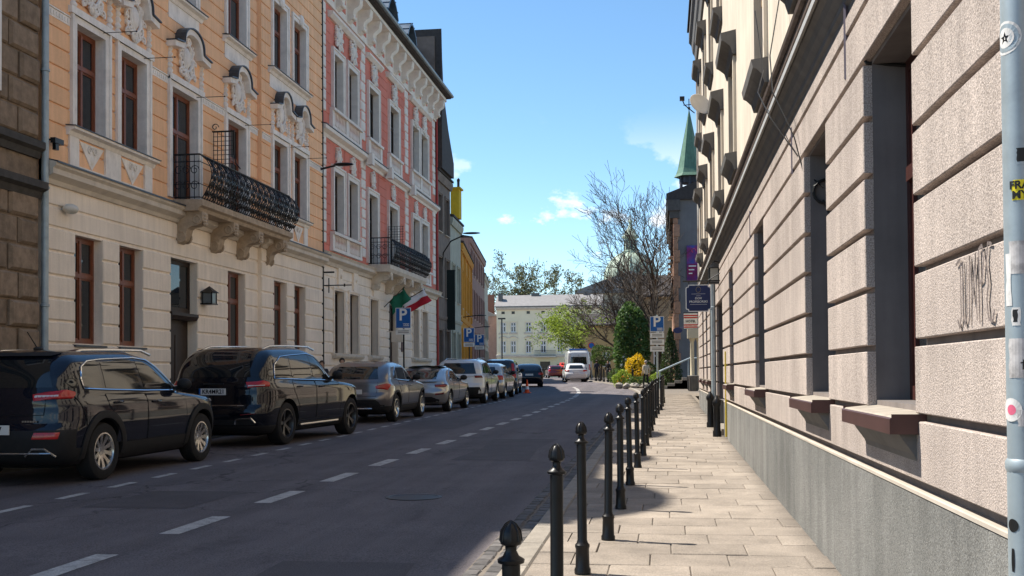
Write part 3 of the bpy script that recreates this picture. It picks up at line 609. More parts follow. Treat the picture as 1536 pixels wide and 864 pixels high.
# ---- dark stone house before the orange one
M_dstone = mat('sooty_sandstone', (.25, .185, .13), .92, .3, 5, 7, rand=.16, dirt=.5, bump=.5, bscale=25)
DS = empty('stone_house', (XL, 14, pz(14)), 'sooty brown sandstone house with rough quoins and a dark cornice', 'house', 'tall houses lining the street'); FD = Fac(DS, (XL, 0), (0, 1), (1, 0))
d_ops = [(16.1, 17.25, 1.3, 4.1), (16.3, 17.45, 6.5, 9.3), (12.4, 13.6, 1.3, 4.1), (12.4, 13.6, 6.5, 9.3), (16.3, 17.45, 10.6, 12.6), (12.4, 13.6, 10.6, 12.6)]
dw = wall(FD, M_dstone, 5, 19.02, -.3, 14.3, d_ops, .3); body(FD, M_dstone, 5, 19.0, -.3, 14, 10, w=-.5)
for o in d_ops: window(FD, *o, .25, M_darkwood); surround(FD, M_dstone if o[2] < 6 else M_white, *o, .22, .09)
for i in range(26):
    z = .9+.5*i
    if 4.7 < z < 5.7: continue
    blk(FD, 18.05 if i % 2 else 18.35, 18.95, z+.02, z+.48, -.02, .09, .05, .02).build('quoin_block', M_dstone, dw); blk(FD, 17.75, 18.0 if i % 2 else 18.3, z+.02, z+.48, -.02, .05, .03, .02).build('quoin_block', M_dstone, dw)
for z, s in ((5.0, .8), (5.75, .6), (13.9, 1.6)):
    b = MB(); FD.mould(b, [(-.02, z-.2), (.1*s, z-.2), (.16*s, z-.08), (.3*s, z-.03), (.3*s, z+.1), (-.02, z+.16)], 5, 18.98); b.build('cornice', mat('black_cornice', (.06, .055, .05), .8, .3, 5), DS)
b = MB(); FD.mould(b, [(.6, 14.2), (.6, 14.3), (-4.5, 18), (-9.9, 14.3), (-9.9, 14.2)], 5, 19.05); b.build('roof', M_roof, DS)
b = MB(); FD.mould(b, [(-.5, 14.2), (.35, 14.2), (.5, 14.9), (.7, 15.1), (.7, 15.3), (-.5, 15.45)], 13.1, 19.0); b.build('shadow_attic_ledge', M_dstone, DS)  # attic ledge added out of view to lengthen the shadow over the kerb
for u, dw_ in ((6.2, 2.4), (13.7, 3.7)): b = MB(); FD.box(b, u, u+dw_, 14.3, 16.4, -2.6, -.2); FD.strip(b, [(u-.15+(dw_+.3)*i/12, 16.4+1.5*math.sin(math.pi*i/12)**.8) for i in range(13)], .1, -3.4, -.1); b.prism([(u+dw_*i/12, 16.38+1.4*math.sin(math.pi*i/12)**.8) for i in range(13)], -11.9, -11.75, 'x'); b.build('dormer', M_zinc, DS)
for u in (11.2, 16.5): b = MB(); FD.box(b, u, u+.8, 15.6, 18.2, -3.2, -2.5); b.build('chimney', MATS['chimney_brick'], DS)
# ---- red and white house with mansard
M_red = mat('red_plaster', (.62, .205, .15), .88, .10, 1.2, 7, rand=.06, streak=.10, dirt=.12)
M_rtrim = mat('ivory_stucco', (.74, .69, .63), .85, .1, 4, dirt=.12, rand=.03)
RH, FR = left_house('red_house', 'red and ivory stucco house with mansard dormers and iron balcony', 35.9, 55.2)
rg = [(37.5, 38.7, 2.27, 4.5), (39.4, 40.58, 2.27, 4.5), (42.3, 43.48, 2.27, 4.5), (45.4, 47.0, .2, 4.5), (49.8, 50.95, 2.29, 4.52), (51.75, 52.95, 2.29, 4.52)]
r2 = [(37.5, 38.62, 6.6, 8.7), (39.32, 40.45, 6.6, 8.7), (42.12, 43.4, 5.9, 8.66), (45.4, 46.8, 5.9, 8.66), (49.85, 51.2, 6.6, 8.78), (51.75, 53.1, 6.6, 8.78)]
r3 = [(37.55, 38.6, 10.95, 12.88), (39.35, 40.48, 10.95, 12.9), (42.25, 43.65, 10.92, 12.93), (45.6, 47.1, 10.95, 13.0), (49.85, 51.15, 11.05, 13.1), (51.7, 53.1, 11.05, 13.1)]
lo = wall(FR, M_cream, 35.9, 55.2, -.2, 5.3, rg, .3, 'ground_floor_wall', rm=M_cream)
courses(FR, M_cream, lo, 35.95, 55.1, [.9, 1.35, 1.8, 2.24, 2.62, 3.0, 3.38, 3.76, 4.14, 4.52], rg, .035, .06, .02)
courses(FR, M_cream, lo, 35.95, 55.1, [4.54, 4.92, 5.28], [], .03, .04, .015, 'frieze_course')
up = wall(FR, M_red, 35.9, 55.2, 5.3, 14.45, r2+r3, .28, 'upper_wall', rm=M_rtrim); body(FR, M_cream, 35.9, 55.2, -.2, 14.3, 10, w=-.5)
courses(FR, M_red, up, 36.65, 54.5, [6.0+.36*i for i in range(11)]+[9.96], [(o[0]-.32, o[1]+.32, 5, 9.9) for o in r2], .02, .028, .01)
courses(FR, M_red, up, 36.65, 54.5, [10.6+.36*i for i in range(11)], [(o[0]-.3, o[1]+.3, 10, 15) for o in r3], .02, .028, .01)
for u0 in (35.98, 41.05, 48.35, 54.35):
    for i in range(22):
        z = 6.05+.38*i
        if 9.7 < z < 10.3: continue
        blk(FR, u0+(.0 if i % 2 else .1), u0+.62, z+.015, z+.365, -.02, .055, .025, .004).build('quoin_block', M_rtrim, up)
b = MB(); FR.mould(b, [(-.02, 5.3), (.07, 5.3), (.12, 5.42), (.3, 5.5), (.3, 5.6), (.36, 5.68), (-.02, 5.8)], 35.9, 55.2); b.build('cornice', M_cornice, RH)
b = MB(); FR.mould(b, [(-.02, 9.72), (.06, 9.72), (.1, 9.82), (.26, 9.9), (.26, 10.02), (-.02, 10.08)], 35.9, 55.2); b.build('string_course', M_rtrim, RH)
b = MB(); FR.mould(b, [(-.02, 10.085), (.29, 10.03), (.29, 10.05), (-.02, 10.11)], 35.9, 55.2); b.build('string_cover', M_cap, RH)
b = MB()
for u in (41.3, 44.4, 48.65): FR.box(b, u, u+.35, 9.65, 10.1, .2, .42); 
b.build('string_dado', M_rtrim, RH)
for o in rg:
    if o[2] > 1: window(FR, *o, .27, M_darkwood); surround(FR, M_cream, o[0], o[1], o[2], o[3], .1, .05)
    else:
        window(FR, o[0], o[1], 3.2, 4.5, .27, M_darkwood, tr=1.1, mull=False, name='fanlight'); dr = MB(); FR.box(dr, o[0], o[1], .2, 3.2, -.32, -.26); dr = dr.build('door', M_darkwood, RH)
        for k in (0, 1):
            for z0, z1 in ((.4, 1.3), (1.4, 3.0)): s = MB(); FR.box(s, o[0]+.08+.78*k, o[0]+.74+.78*k, z0, z1, -.27, -.24); s.build('door_panel', M_darkwood, dr)
for a, c in ((37.2, 40.9), (42.0, 43.8), (49.5, 53.3)):
    b = MB(); FR.mould(b, [(-.02, 2.08), (.14, 2.08), (.2, 2.16), (.2, 2.24), (-.02, 2.26)], a, c); b.build('window_sill', M_cornice, RH)
for a, c in ((38.05, 38.2), (40.0, 40.2), (42.85, 43.0), (50.3, 50.5), (52.3, 52.5)):
    b = MB(); FR.box(b, a-.18, c+.18, 4.58, 5.3, -.02, .1); FR.tube(b, spiral(FR, (a+c)/2, 5.0, .09, 1.3, .12), .025, 4); b.build('pilaster_strip', M_cream, RH)
for o in r2+r3: window(FR, *o, .24, M_darkwood)
for o in r2+r3: surround(FR, M_rtrim, *o, .2, .08)
def baluster_apron(u0, u1, z0, z1, pan):
    b = MB(); FR.box(b, u0, u1, z1-.1, z1, -.02, .2); FR.box(b, u0, u1, z0, z0+.1, -.02, .14)
    n = len(pan); us = [u0]+[x for q in pan for x in q]+[u1]
    for a, c in zip(us[::2], us[1::2]): FR.box(b, a, c, z0+.1, z1-.1, -.02, .13)
    b.build('apron', M_rtrim, RH)
    for a, c in pan:
        b = MB(); k = max(3, int((c-a)/.17))
        for i in range(k): p = FR.p(a+(c-a)*(i+.5)/k, z0+.1, .06); h = z1-z0-.2; b.lathe([(.03, 0), (.055, .2*h), (.05, .35*h), (.022, .6*h), (.04, .85*h), (.04, h)], 6, p)
        b.build('baluster_row', M_rtrim, RH)
baluster_apron(37.1, 40.85, 5.85, 6.52, [(37.35, 38.8), (39.15, 40.6)]); baluster_apron(49.4, 53.5, 5.85, 6.52, [(49.7, 51.25), (51.6, 53.2)])
baluster_apron(37.1, 40.85, 10.15, 10.88, [(37.35, 38.8), (39.15, 40.6)]); baluster_apron(41.9, 44.0, 10.15, 10.85, [(42.2, 43.7)]); baluster_apron(45.2, 47.5, 10.15, 10.88, [(45.5, 47.2)]); baluster_apron(49.4, 53.5, 10.2, 10.98, [(49.7, 51.25), (51.6, 53.2)])
for o in r2: cartouche(FR, M_rtrim, (o[0]+o[1])/2, 9.3, .72, 'stucco_relief', .04, int(o[0]))
for o in r3: cartouche(FR, M_rtrim, (o[0]+o[1])/2, 13.62, .95, 'stucco_relief', .06, int(o[0])+3)
for a, c, z in ((36.9, 41.0, 14.15), (41.8, 44.0, 14.1), (45.0, 47.7, 14.2), (49.2, 53.7, 14.25)):
    b = MB(); FR.mould(b, [(-.02, z-.14), (.1, z-.14), (.22, z-.03), (.22, z+.06), (-.02, z+.1)], a, c); b.build('hood_mould', M_rtrim, RH)
b = MB(); FR.mould(b, [(-.02, 14.45), (.08, 14.45), (.08, 15.4), (.62, 15.45), (.62, 15.6), (-.02, 15.7)], 35.9, 55.2); b.build('eave_cornice', M_rtrim, RH)
for k in range(14):
    u = 36.45+1.41*k; b = MB(); FR.mould(b, [(.05, 14.5), (.2, 14.55), (.3, 14.75), (.34, 14.95), (.55, 15.1), (.6, 15.42), (.05, 15.42)], u-.17, u+.17); FR.tube(b, [(u-.2, 14.7, .26), (u+.2, 14.7, .26)], .09, 8); FR.tube(b, [(u-.2, 15.22, .5), (u+.2, 15.22, .5)], .08, 8); b.build('cornice_bracket', M_rtrim, RH, 50)
    if k < 13: b = MB(); FR.box(b, u+.4, u+1.0, 14.7, 15.25, .06, .095); b.build('frieze_panel', M_red, RH)
b = MB(); FR.mould(b, [(.8, 15.62), (.86, 15.66), (.86, 15.86), (.7, 15.9), (-.3, 16.5), (-1.3, 18.4), (-8, 19), (-9.5, 15.7), (.2, 15.62)], 35.8, 55.3); b.build('roof', M_roof, RH)
b = MB(); FR.tube(b, [(35.8, 15.74, .9), (55.3, 15.74, .9)], .085, 8); b.build('gutter', M_zinc, RH)
for u in (38.2, 42.2, 46.2, 49.9):
    b = MB(); FR.box(b, u, u+1.5, 16.0, 17.5, -2.2, -.32); b.build('dormer', M_zinc, RH)
    b = MB(); FR.strip(b, [(u-.2+1.9*i/10, 17.35+.75*math.sin(math.pi*i/10)**.8) for i in range(11)], .1, -3.0, -.1)
    for i in range(1, 10, 2): FR.strip(b, [(u-.2+1.9*(i-.1)/10, 17.39+.75*math.sin(math.pi*(i-.1)/10)**.8), (u-.2+1.9*(i+.1)/10, 17.39+.75*math.sin(math.pi*(i+.1)/10)**.8)], .04, -3.0, -.08)
    b.build('dormer_roof', mat('blue_zinc', (.10, .14, .19), .4, .25, 4, metal=.4), RH); f = window(FR.off(-.3), u+.3, u+1.2, 16.3, 17.3, .0, M_darkwood, tr=1.1, name='dormer_window')
b = MB(); FR.mould(b, [(.0, 5.56), (.82, 5.56), (.9, 5.68), (.9, 5.84), (.0, 5.86)], 42.15, 48.95); bal = b.build('balcony', M_cornice, RH)
for u in (42.7, 44.9, 46.4, 48.2): console(FR, M_cornice, u, 4.85, 5.56, .82, .32, bal)
railing(FR, bal, 42.2, 48.9, .84, 5.86, 6.9, .28)
b = MB()
for k in range(6): FR.tube(b, [(45.1, 5.86, .1+.12*k), (45.1, 7.75, .1+.12*k)], .012, 4)
for k in range(9): FR.tube(b, [(45.1, 6.85+.11*k, .08), (45.1, 6.85+.11*k, .74)], .01, 4)
b.build('lattice_screen', M_iron, bal)
# old sign hooks, door plate, flags
b = MB(); FR.tube(b, [(36.2, 4.55, 0), (36.2, 4.55, 1.05)], .02, 5); FR.tube(b, [(36.2, 4.3, .25), (36.2, 4.8, .25)], .02, 5); FR.tube(b, [(36.2, 4.5, .8), (36.2, 4.6, .8)], .03, 5); FR.tube(b, [(36.0, 4.98, .02), (36.0, 4.98, .5)], .03, 5)
b.build('sign_hook', M_iron, RH)
prop(FR.box(MB(), 47.45, 47.85, 2.5, 3.05, .04, .07).build('brass_plate', mat('dark_plaque', (.08, .04, .05), .4, .2, 9), None, False, FR.p(47.6, 2.5)), 'small dark plaque beside the door of the red house', 'plaque')
def flag(name, u, tip, cols, label):
    r = empty(name, FR.p(u, 4.35), label, 'flag'); b = MB(); FR.tube(b, [(u, 4.3, .05), (u+tip[0], 4.3+tip[1], tip[2])], .02, 6); b.build('flag_pole', M_darkwood, r)
    n = len(cols); A = Vector(FR.p(u+tip[0]*.25, 4.3+tip[1]*.25, tip[2]*.25)); B = Vector(FR.p(u+tip[0], 4.3+tip[1], tip[2])); hang = Vector((.22, .05, -.52))
    for k, m in enumerate(cols):
        b = MB(); rows = []
        for i in range(9):
            q = A+(B-A)*(i/8); row = []
            for j in range(5):
                t = (k+j/4)/n; row.append(q+hang*t+Vector((.05*math.sin(i*1.3+t*4), .07*math.cos(i*1.1+t*3), .03*math.sin(i+t*5))))
            rows.append(row)
        b.grid(rows); o = b.build('cloth_panel', m, r, 'all'); o.modifiers.new('thick', 'SOLIDIFY').thickness = .006
flag('green_flag', 44.45, (.3, .85, .85), [mat('green_cloth', (.012, .13, .075), .8, .1, 6)], 'plain green flag on a short pole under the balcony')
flag('white_red_flag', 45.6, (.4, .85, 1.45), [mat('white_cloth', (.72, .72, .76), .8, .05, 6), mat('red_cloth', (.42, .015, .03), .8, .1, 6)], 'white over red flag on a short pole under the balcony')
b = MB(); FR.tube(b, [(44.9, 3.3, .0), (44.9, 3.3, .5)], .02); FR.box(b, 44.86, 44.94, 2.85, 3.3, .25, .72); prop(b.build('projecting_sign', M_cornice, None, False, FR.p(44.9, 3.3)), 'small square sign projecting beside the door of the red house', 'sign')
# ---- street lamp arm between the houses
b = MB(); FR.tube(b, [(35.6, 8.38, 0), (35.55, 8.45, .4), (35.5, 8.5, .7)], .035, 6); FR.ball(b, 35.45, 8.52, 1.0, .14, .06, .36, 10, 6); prop(b.build('street_lamp', M_iron, None, 50, FR.p(36, 8.15)), 'black street lamp on a bracket at the edge of the red house', 'street lamp')
# ================================================================ houses further along the left side, the row bends away
def row_house(name, label, A, B, h, m, floors, wins, wcol, roofm, roofh=1.6, trim=True, z0=0):
    A, B = Vector(A), Vector(B); d = (B-A); l = d.length; d.normalize(); n = Vector((d.y, -d.x)); g = gz(A.y)
    r = empty(name, (*((A+B)/2), pz((A.y+B.y)/2)), label, 'house', 'tall houses lining the street'); F = Fac(r, A, d, n); ops = []
    for (za, zb) in floors:
        for k in range(wins): c = l*(k+.5)/wins; ops.append((c-.5, c+.5, za, zb))
    wall(F, m, 0, l, -.2, h, ops, .22, ends=8)
    for o in ops: window(F, *o, .18, wcol, tr=.66, sillm=M_cornice)
    if trim:
        for z, s in ((floors[0][1]+.7, .5), (h-.2, 1)): b = MB(); F.mould(b, [(-.02, z-.25*s), (.1*s, z-.25*s), (.18*s, z), (.18*s, z+.15*s), (-.02, z+.2*s)], 0, l); b.build('cornice', m, r)
        for o in ops: surround(F, m, *o, .12, .05)
    b = MB(); F.mould(b, [(.22, h), (.22, h+.1), (-4, h+roofh), (-8, h+roofh), (-8, h)], -.02, l); b.build('roof', roofm, r); return r, F, l
M_b3 = mat('soot_plaster', (.20, .165, .14), .9, .2, 2, streak=.15); M_b4 = mat('grey_green_plaster', (.40, .41, .34), .9, .15, 2, streak=.08)
M_och = mat('ochre_plaster', (.60, .30, .05), .88, .1, 3, streak=.08); M_b5 = mat('brown_pink_plaster', (.30, .20, .17), .9, .15, 2, streak=.1); M_b6 = mat('pale_plaster', (.45, .42, .34), .9, .12, 2)
r3h, F3, l3 = row_house('dark_house', 'dark sooty house with steep black roof next to the red house', (-11.5, 55.22), (-11.55, 59.4), 12.0, M_b3, [(1.6, 3.8), (5.6, 7.6), (9, 10.9)], 2, M_darkwood, M_roof, .6)
b = MB(); b.prism([(55.3, 12.1), (55.3, 19.3), (55.45, 17.8), (55.8, 16.1), (57.0, 14.4), (58.5, 12.9), (58.5, 12.1)], -17, -11.15, 'x'); b.build('steep_roof', M_roof, r3h)
b = MB(); b.box((-12.9, 55.2, 15.8), (-11.5, 55.29, 18.9)); b.build('gable_wall', mat('gable_plaster', (.17, .13, .11), .9, .25, 2), r3h)
r4, F4, l4 = row_house('grey_green_house', 'narrow grey green house with a yellow chimney', (-11.56, 59.4), (-11.8, 63.9), 10.2, M_b4, [(1.6, 3.8), (5.6, 7.6)], 2, M_darkwood, M_roof, .8)
b = MB(); b.box((-12.2, 62.9, 10.6), (-11.7, 63.7, 12.3)); b.box((-12.3, 62.8, 12.3), (-11.6, 63.8, 12.4)); ch = b.build('chimney', mat('yellow_plaster', (.62, .42, .03), .85, .1, 4), r4)
b = MB(); b.tube([(-11.9, 63.8, 12.4), (-11.9, 63.8, 12.9)], .08, 8); b.ball((-11.9, 63.8, 12.95), (.1, .1, .14)); b.build('chimney_cowl', M_iron, r4)
r4b, F4b, l4b = row_house('ochre_house', 'ochre yellow house with pale pilasters and low eaves', (-11.85, 64.0), (-13.4, 76.6), 9.3, M_och, [(1.9, 4.1), (5.5, 7.7)], 4, M_white, M_roof, .5)
for k in range(4): b = MB(); F4b.box(b, .2+k*3.9, .5+k*3.9, 5.0, 8.8, -.02, .1); b.build('pilaster', M_och, r4b)
b = MB(); F4b.box(b, .0, 12.5, 9.3, 11.3, -6, -1.8); b.build('upper_storey', M_b4, r4b)
b = MB(); b.prism([(64.0, 11.2), (64.0, 11.9), (76.6, 11.7), (76.6, 11.2)], -20, -14.4, 'x'); b.build('upper_roof', M_roof, r4b)
r5, F5, l5 = row_house('brown_house', 'long brown pink house with rows of dark windows', (-15.5, 88), (-17.6, 108.2), 12.6, M_b5, [(2.1, 4.4), (6.2, 8.5), (9.9, 11.7)], 6, M_darkwood, M_roof, .8)
r6, F6, l6 = row_house('pale_house', 'pale plain house where the row of houses ends', (-17.7, 108.4), (-19.3, 121), 11.5, M_b6, [(1.9, 3.8), (5.2, 7.0)], 4, M_darkwood, M_roof, 1)
b = MB(); b.box((-11.48, 58.0, 3.87), (-11.04, 58.05, 7.1)); b.tube([(-11.55, 58.02, 7.05), (-11.0, 58.02, 7.05)], .02); prop(b.build('hanging_banner', mat('black_green_cloth', (.013, .022, .02), .7, .1, 3), None, False, (-11.4, 58, 3.7)), 'tall plain dark banner hanging out from the dark house', 'banner')
b = MB(); F3.tube(b, [(1.6, 7.0, 0), (1.6, 7.9, .1), (1.6, 8.5, .5), (1.6, 8.8, 1.2)], .04, 6); F3.ball(b, 1.6, 8.9, 1.6, .14, .06, .5, 10, 6); prop(b.build('street_lamp', M_iron, None, 50, F3.p(1.6, 7.0)), 'black curved street lamp on the dark sooty house', 'street lamp')
for F, u, z, lab in ((F4b, 2.6, 5.0, 'street lamp arm on the ochre house front'), (F5, 4.0, 5.4, 'street lamp arm on the brown house front')):
    b = MB(); F.tube(b, [(u, z, 0), (u, z+.1, .8)], .03, 5); F.ball(b, u, z+.1, 1.1, .1, .05, .35, 8, 5); prop(b.build('street_lamp', M_iron, None, 50, F.p(u, z)), lab, 'street lamp')
downpipe('downpipe', -11.42, 55.25, .5, 15.4, .06, mat('red_pipe_paint', (.35, .05, .045), .5, .1, 4), 'red painted downpipe at the edge of the red house')
# ================================================================ right side: plastered house beside the pavement
M_pink = mat('pebbledash_plaster', (.45, .383, .342), .95, .17, .9, 7, streak=.18, sfreq=2.4, speck=.40, speckscale=120, bump=.7, bscale=130, rand=.045, dirt=.2)
M_plinth = mat('grey_plinth_render', (.155, .157, .150), .95, .22, .8, 8, streak=.24, sfreq=1.9, speck=.35, speckscale=110, bump=.7, bscale=110, col2=(.225, .222, .21), dirt=.18)
M_upper = mat('ivory_render', (.62, .55, .455), .9, .10, 1.2, 6, streak=.14, sfreq=2.5, dirt=.2)
M_dark = mat('grey_moulding', (.135, .13, .125), .8, .15, 4, streak=.1)
M_sillb = mat('brown_sill_metal', (.075, .038, .034), .5, .15, 6, metal=.2)
M_stop = mat('worn_sill_top', (.34, .30, .25), .85, .2, 8, dirt=.35)
M_sash = mat('maroon_window_paint', (.055, .018, .015), .5, .2, 8)
M_reveal = mat('smooth_shade_dark_reveal', (.15, .135, .13), .9, .15, 3, streak=.12)  # smooth render, its colour darkened to hold the deep shade of the niches
XR_ = 1.25
RB = empty('plastered_house', (XR_, 18, pz(18)), 'grey pink pebble dashed house with deep windows and grey plinth', 'house', 'tall houses lining the street'); FP = Fac(RB, (XR_, 0), (0, 1), (-1, 0))
GO = [(u0, u1, 1.33, 3.33) for u0, u1 in ((-1.2, .1), (5.48, 6.75), (8.28, 9.55), (13.35, 14.75), (19.18, 20.28), (27.6, 28.7), (30.3, 31.4), (33.0, 34.1))]
DO = (22.6, 25.2, .0, 3.0)
UO = [(u, u+1.2, 5.18, 6.74) for u in (4.9, 9.2, 13.2, 18.75, 22.6, 26.6, 30.6, 34.4)]; TO = [(u, u+1.2, 8.9, 10.7) for u in (4.9, 9.2, 13.2, 18.75, 22.6, 26.6, 30.6, 34.4)]
M_jw = mat('shade_dark_joint_render', (.21, .18, .165), .95, .2, 5, streak=.1)  # groove backing toned darker: grime plus painted-in joint shade
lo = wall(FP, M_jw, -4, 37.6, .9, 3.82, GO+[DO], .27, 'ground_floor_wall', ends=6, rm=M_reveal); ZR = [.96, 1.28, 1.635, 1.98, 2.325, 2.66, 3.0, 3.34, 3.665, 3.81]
courses(FP, M_pink, lo, -4, 37.6, ZR, GO+[DO], .055, .038, .005, 'rendered_block', jit=.004)
b = MB()
for a, c in ((-4, 22.6), (25.2, 37.6)): FP.box(b, a, c, -.3, .90, -.1, .045)
b.build('plinth', M_plinth, RB)
b = MB()
for a, c in ((-4, 22.6), (25.2, 37.6)): FP.mould(b, [(-.02, .905), (.05, .905), (.05, .922), (.045, .927), (-.02, .927)], a, c)
b.build('plinth_ledge', mat('ledge_render', (.46, .41, .35), .9, .15, 3, dirt=.2), RB)
for o in GO:
    f = window(FP, *o, .25, M_sash, tr=.66); s = MB(); FP.mould(s, [(-.24, 1.325), (.165, 1.285), (.18, 1.275), (.18, 1.205), (.165, 1.205), (.155, 1.23), (-.24, 1.25)], o[0]-.06, o[1]+.07); s.build('sill', M_stop, f); s = MB(); FP.mould(s, [(.181, 1.279), (.19, 1.272), (.19, 1.20), (.181, 1.20)], o[0]-.065, o[1]+.075); s.build('sill_edge', M_sillb, f); s = MB()
    for e_ in (o[0]-.066, o[1]+.072): s = MB(); FP.box(s, e_, e_+.006, 1.20, 1.295, .02, .181); s.build('sill_end', M_sillb, f)
    s = MB(); FP.mould(s, [(.0, 1.04), (.05, 1.05), (.07, 1.10), (.12, 1.17), (.15, 1.22), (.0, 1.225)], o[0]-.02, o[1]+.02); s.build('shade_dark_corbel', M_dark, f)  # corbel coloured dark to carry the shadow under the sill
# string cornice over the ground floor
b = MB(); FP.mould(b, [(-.02, 3.80), (.03, 3.80), (.035, 3.87), (.06, 3.89), (.06, 3.93), (.10, 3.98), (.12, 4.03), (.155, 4.06), (.155, 4.11), (-.02, 4.12)], -4, 37.6); b.build('string_cornice', M_dark, RB)
b = MB(); FP.mould(b, [(-.02, 4.125), (.16, 4.09), (.19, 4.06), (.195, 4.10), (.16, 4.13), (-.02, 4.16)], -4, 37.6); b.build('cornice_flashing', mat('pale_zinc_flashing', (.5, .5, .49), .5, .1, 4, metal=.1), RB)
b = MB(); FP.box(b, -4, 37.6, 4.50, 4.66, -.02, .045); FP.tube(b, [(-4, 4.62, .06), (37.6, 4.62, .06)], .035, 6); b.build('conduit_band', mat('rusty_conduit', (.075, .052, .042), .8, .35, 9), RB)
up = wall(FP, M_upper, -4, 37.6, 3.82, 12.3, UO+TO, .24, 'upper_wall', ends=6); body(FP, M_upper, -4, 37.6, 3.9, 12.2, 9, w=-.5)
for o in UO+TO:
    window(FP, *o, .12, mat('tan_shutter', (.30, .22, .13), .6, .2, 8), tr=.66)
    b = MB(); a, c, z = o[0]-.16, o[1]+.2, o[2]; FP.mould(b, [(-.02, z-.3), (.05, z-.3), (.08, z-.2), (.14, z-.14), (.18, z-.12), (.2, z-.03), (-.02, z)], a, c); b.build('window_sill', M_dark, RB)
    b = MB(); z = o[3]; FP.mould(b, [(-.02, z+.05), (.06, z+.05), (.1, z+.18), (.2, z+.26), (.24, z+.28), (.26, z+.4), (-.02, z+.46)], a-.1, c+.1); b.build('window_hood', M_dark, RB)
    b = MB(); FP.box(b, o[0]-.15, o[0], o[2], o[3]+.05, .001, .05); b.build('window_jamb', M_upper, RB); b = MB(); FP.box(b, o[1], o[1]+.15, o[2], o[3]+.05, .001, .05); b.build('window_jamb', M_upper, RB)
b = MB(); FP.mould(b, [(-.02, 12.0), (.06, 12.0), (.1, 12.25), (.16, 12.35), (.2, 12.6), (.28, 12.7), (.28, 13.0), (-.02, 13.05)], -4, 37.7); b.build('eave_cornice', M_dark, RB)
b = MB(); FP.mould(b, [(.34, 13.06), (.34, 13.14), (-4, 15), (-8.5, 15), (-8.5, 13.06)], -4, 37.7); b.build('roof', M_roof, RB)
# doorway with dark double door, old drain pipe and guard stones
dr = MB(); FP.box(dr, DO[0], DO[1], .1, 3.0, -.34, -.27); dr = dr.build('door', M_darkwood, RB)
for k in (0, 1):
    for z0, z1 in ((.35, 1.2), (1.35, 2.7)): s = MB(); FP.box(s, DO[0]+.15+1.2*k, DO[0]+1.25+1.2*k, z0, z1, -.28, -.25); s.build('door_panel', M_darkwood, dr)
b = MB(); FP.box(b, 22.6, 25.2, .0, pz(24)+.12, -.3, .1); b.build('doorstep', M_kerb, RB)
downpipe('downpipe', 1.14, 25.55, pz(25.5), 3.85, .055, M_steel, 'thin pale drainpipe beside the dark doorway of the plastered house')
downpipe('downpipe', 1.28, 38.0, pz(38), 12.9, .085, mat('rust_pipe', (.20, .15, .12), .6, .3, 2, col2=(.40, .40, .38)), 'tall weathered downpipe at the end of the plastered house')
b = MB(); FP.box(b, 21.5, 21.62, pz(21)+.05, 1.9, .03, .075); prop(b.build('gas_riser', mat('yellow_pipe_paint', (.62, .47, .06), .5, .15, 5), None, False, (1.2, 21.55, pz(21))), 'yellow painted gas riser on the wall beside the doorway', 'pipe')
# cables: one loops down the wall into a window niche
b = MB(); FP.tube(b, [(11.4, 6.6, .06), (11.0, 5.2, .08), (10.6, 4.5, .22), (10.2, 4.05, .24), (9.8, 3.55, .1), (9.62, 3.22, .05), (9.5, 3.05, -.1)], .006, 5); FP.tube(b, [(13.6, 5.9, .1), (12.6, 4.9, .1), (11.6, 4.4, .25), (10.6, 3.9, .22), (9.9, 3.4, .06)], .006, 5)
FP.tube(b, [(9.53-.0, 3.02+.10*math.sin(t), -.12+.10*math.cos(t)) for t in [i*.5 for i in range(26)]], .012, 5); FP.tube(b, [(9.53, 2.95, -.1), (9.52, 2.7, -.2), (9.5, 2.4, -.22)], .01, 5); b.build('cable', M_black, RB)
b = MB(); FP.tube(b, [(6.9, 3.45, .04), (6.76, 3.34, .03), (6.74, 3.31, -.2), (5.6, 3.31, -.22)], .012, 5); b.build('cable', M_black, RB)
for u, z0, z1 in ((10.35, 3.32, 3.75), (7.35, 3.4, 3.9), (15.3, 3.32, 3.7)): b = MB(); FP.tube(b, [(u, z0, .05), (u, z1, .05)], .016, 5); b.build('cable_conduit', mat('violet_grey_pipe', (.10, .085, .11), .5, .1, 5), RB)
# sprayed tag on the wall, thin flat strokes
M_tag = mat('grey_spray_paint', (.165, .135, .125), .9, .35, 30, speck=.4, speckscale=120)
def tag_stroke(b, pts, wd):
    k = len(pts); rows = []
    for i, (s, t) in enumerate(pts):
        a, c = pts[max(i-1, 0)], pts[min(i+1, k-1)]; dx, dz = c[0]-a[0], c[1]-a[1]; l = math.hypot(dx, dz) or 1; q = wd*(.7 if i in (0, k-1) else 1)
        rows.append([FP.p(4.70-(s+sg*dz/l*q), 1.66+t-sg*dx/l*q, .0605) for sg in (-1, 1)])
    b.grid(rows)
LET = [[(.0, .27), (.07, .29), (.075, .06), (.05, .01), (.02, .05)], [(.10, .28), (.105, .06), (.13, .02), (.16, .06), (.165, .27)],
       [(.19, .02), (.205, .29), (.245, .10), (.285, .29), (.30, .03)], [(.335, .02), (.335, .30), (.375, .31), (.395, .25), (.375, .18), (.34, .17)], [(.50, .30), (.45, .31), (.43, .24), (.455, .17), (.43, .10), (.45, .03), (.50, .02), (.52, .06)]]
b = MB()
for s in LET:
    P = []
    for (a, c), (d, e) in zip(s, s[1:]):
        for i in range(4): P.append((a+(d-a)*i/4+.002*math.sin(i*9+a*50), c+(e-c)*i/4))
    P.append(s[-1]); tag_stroke(b, P, .0075)
b.build('graffiti', M_tag, RB)
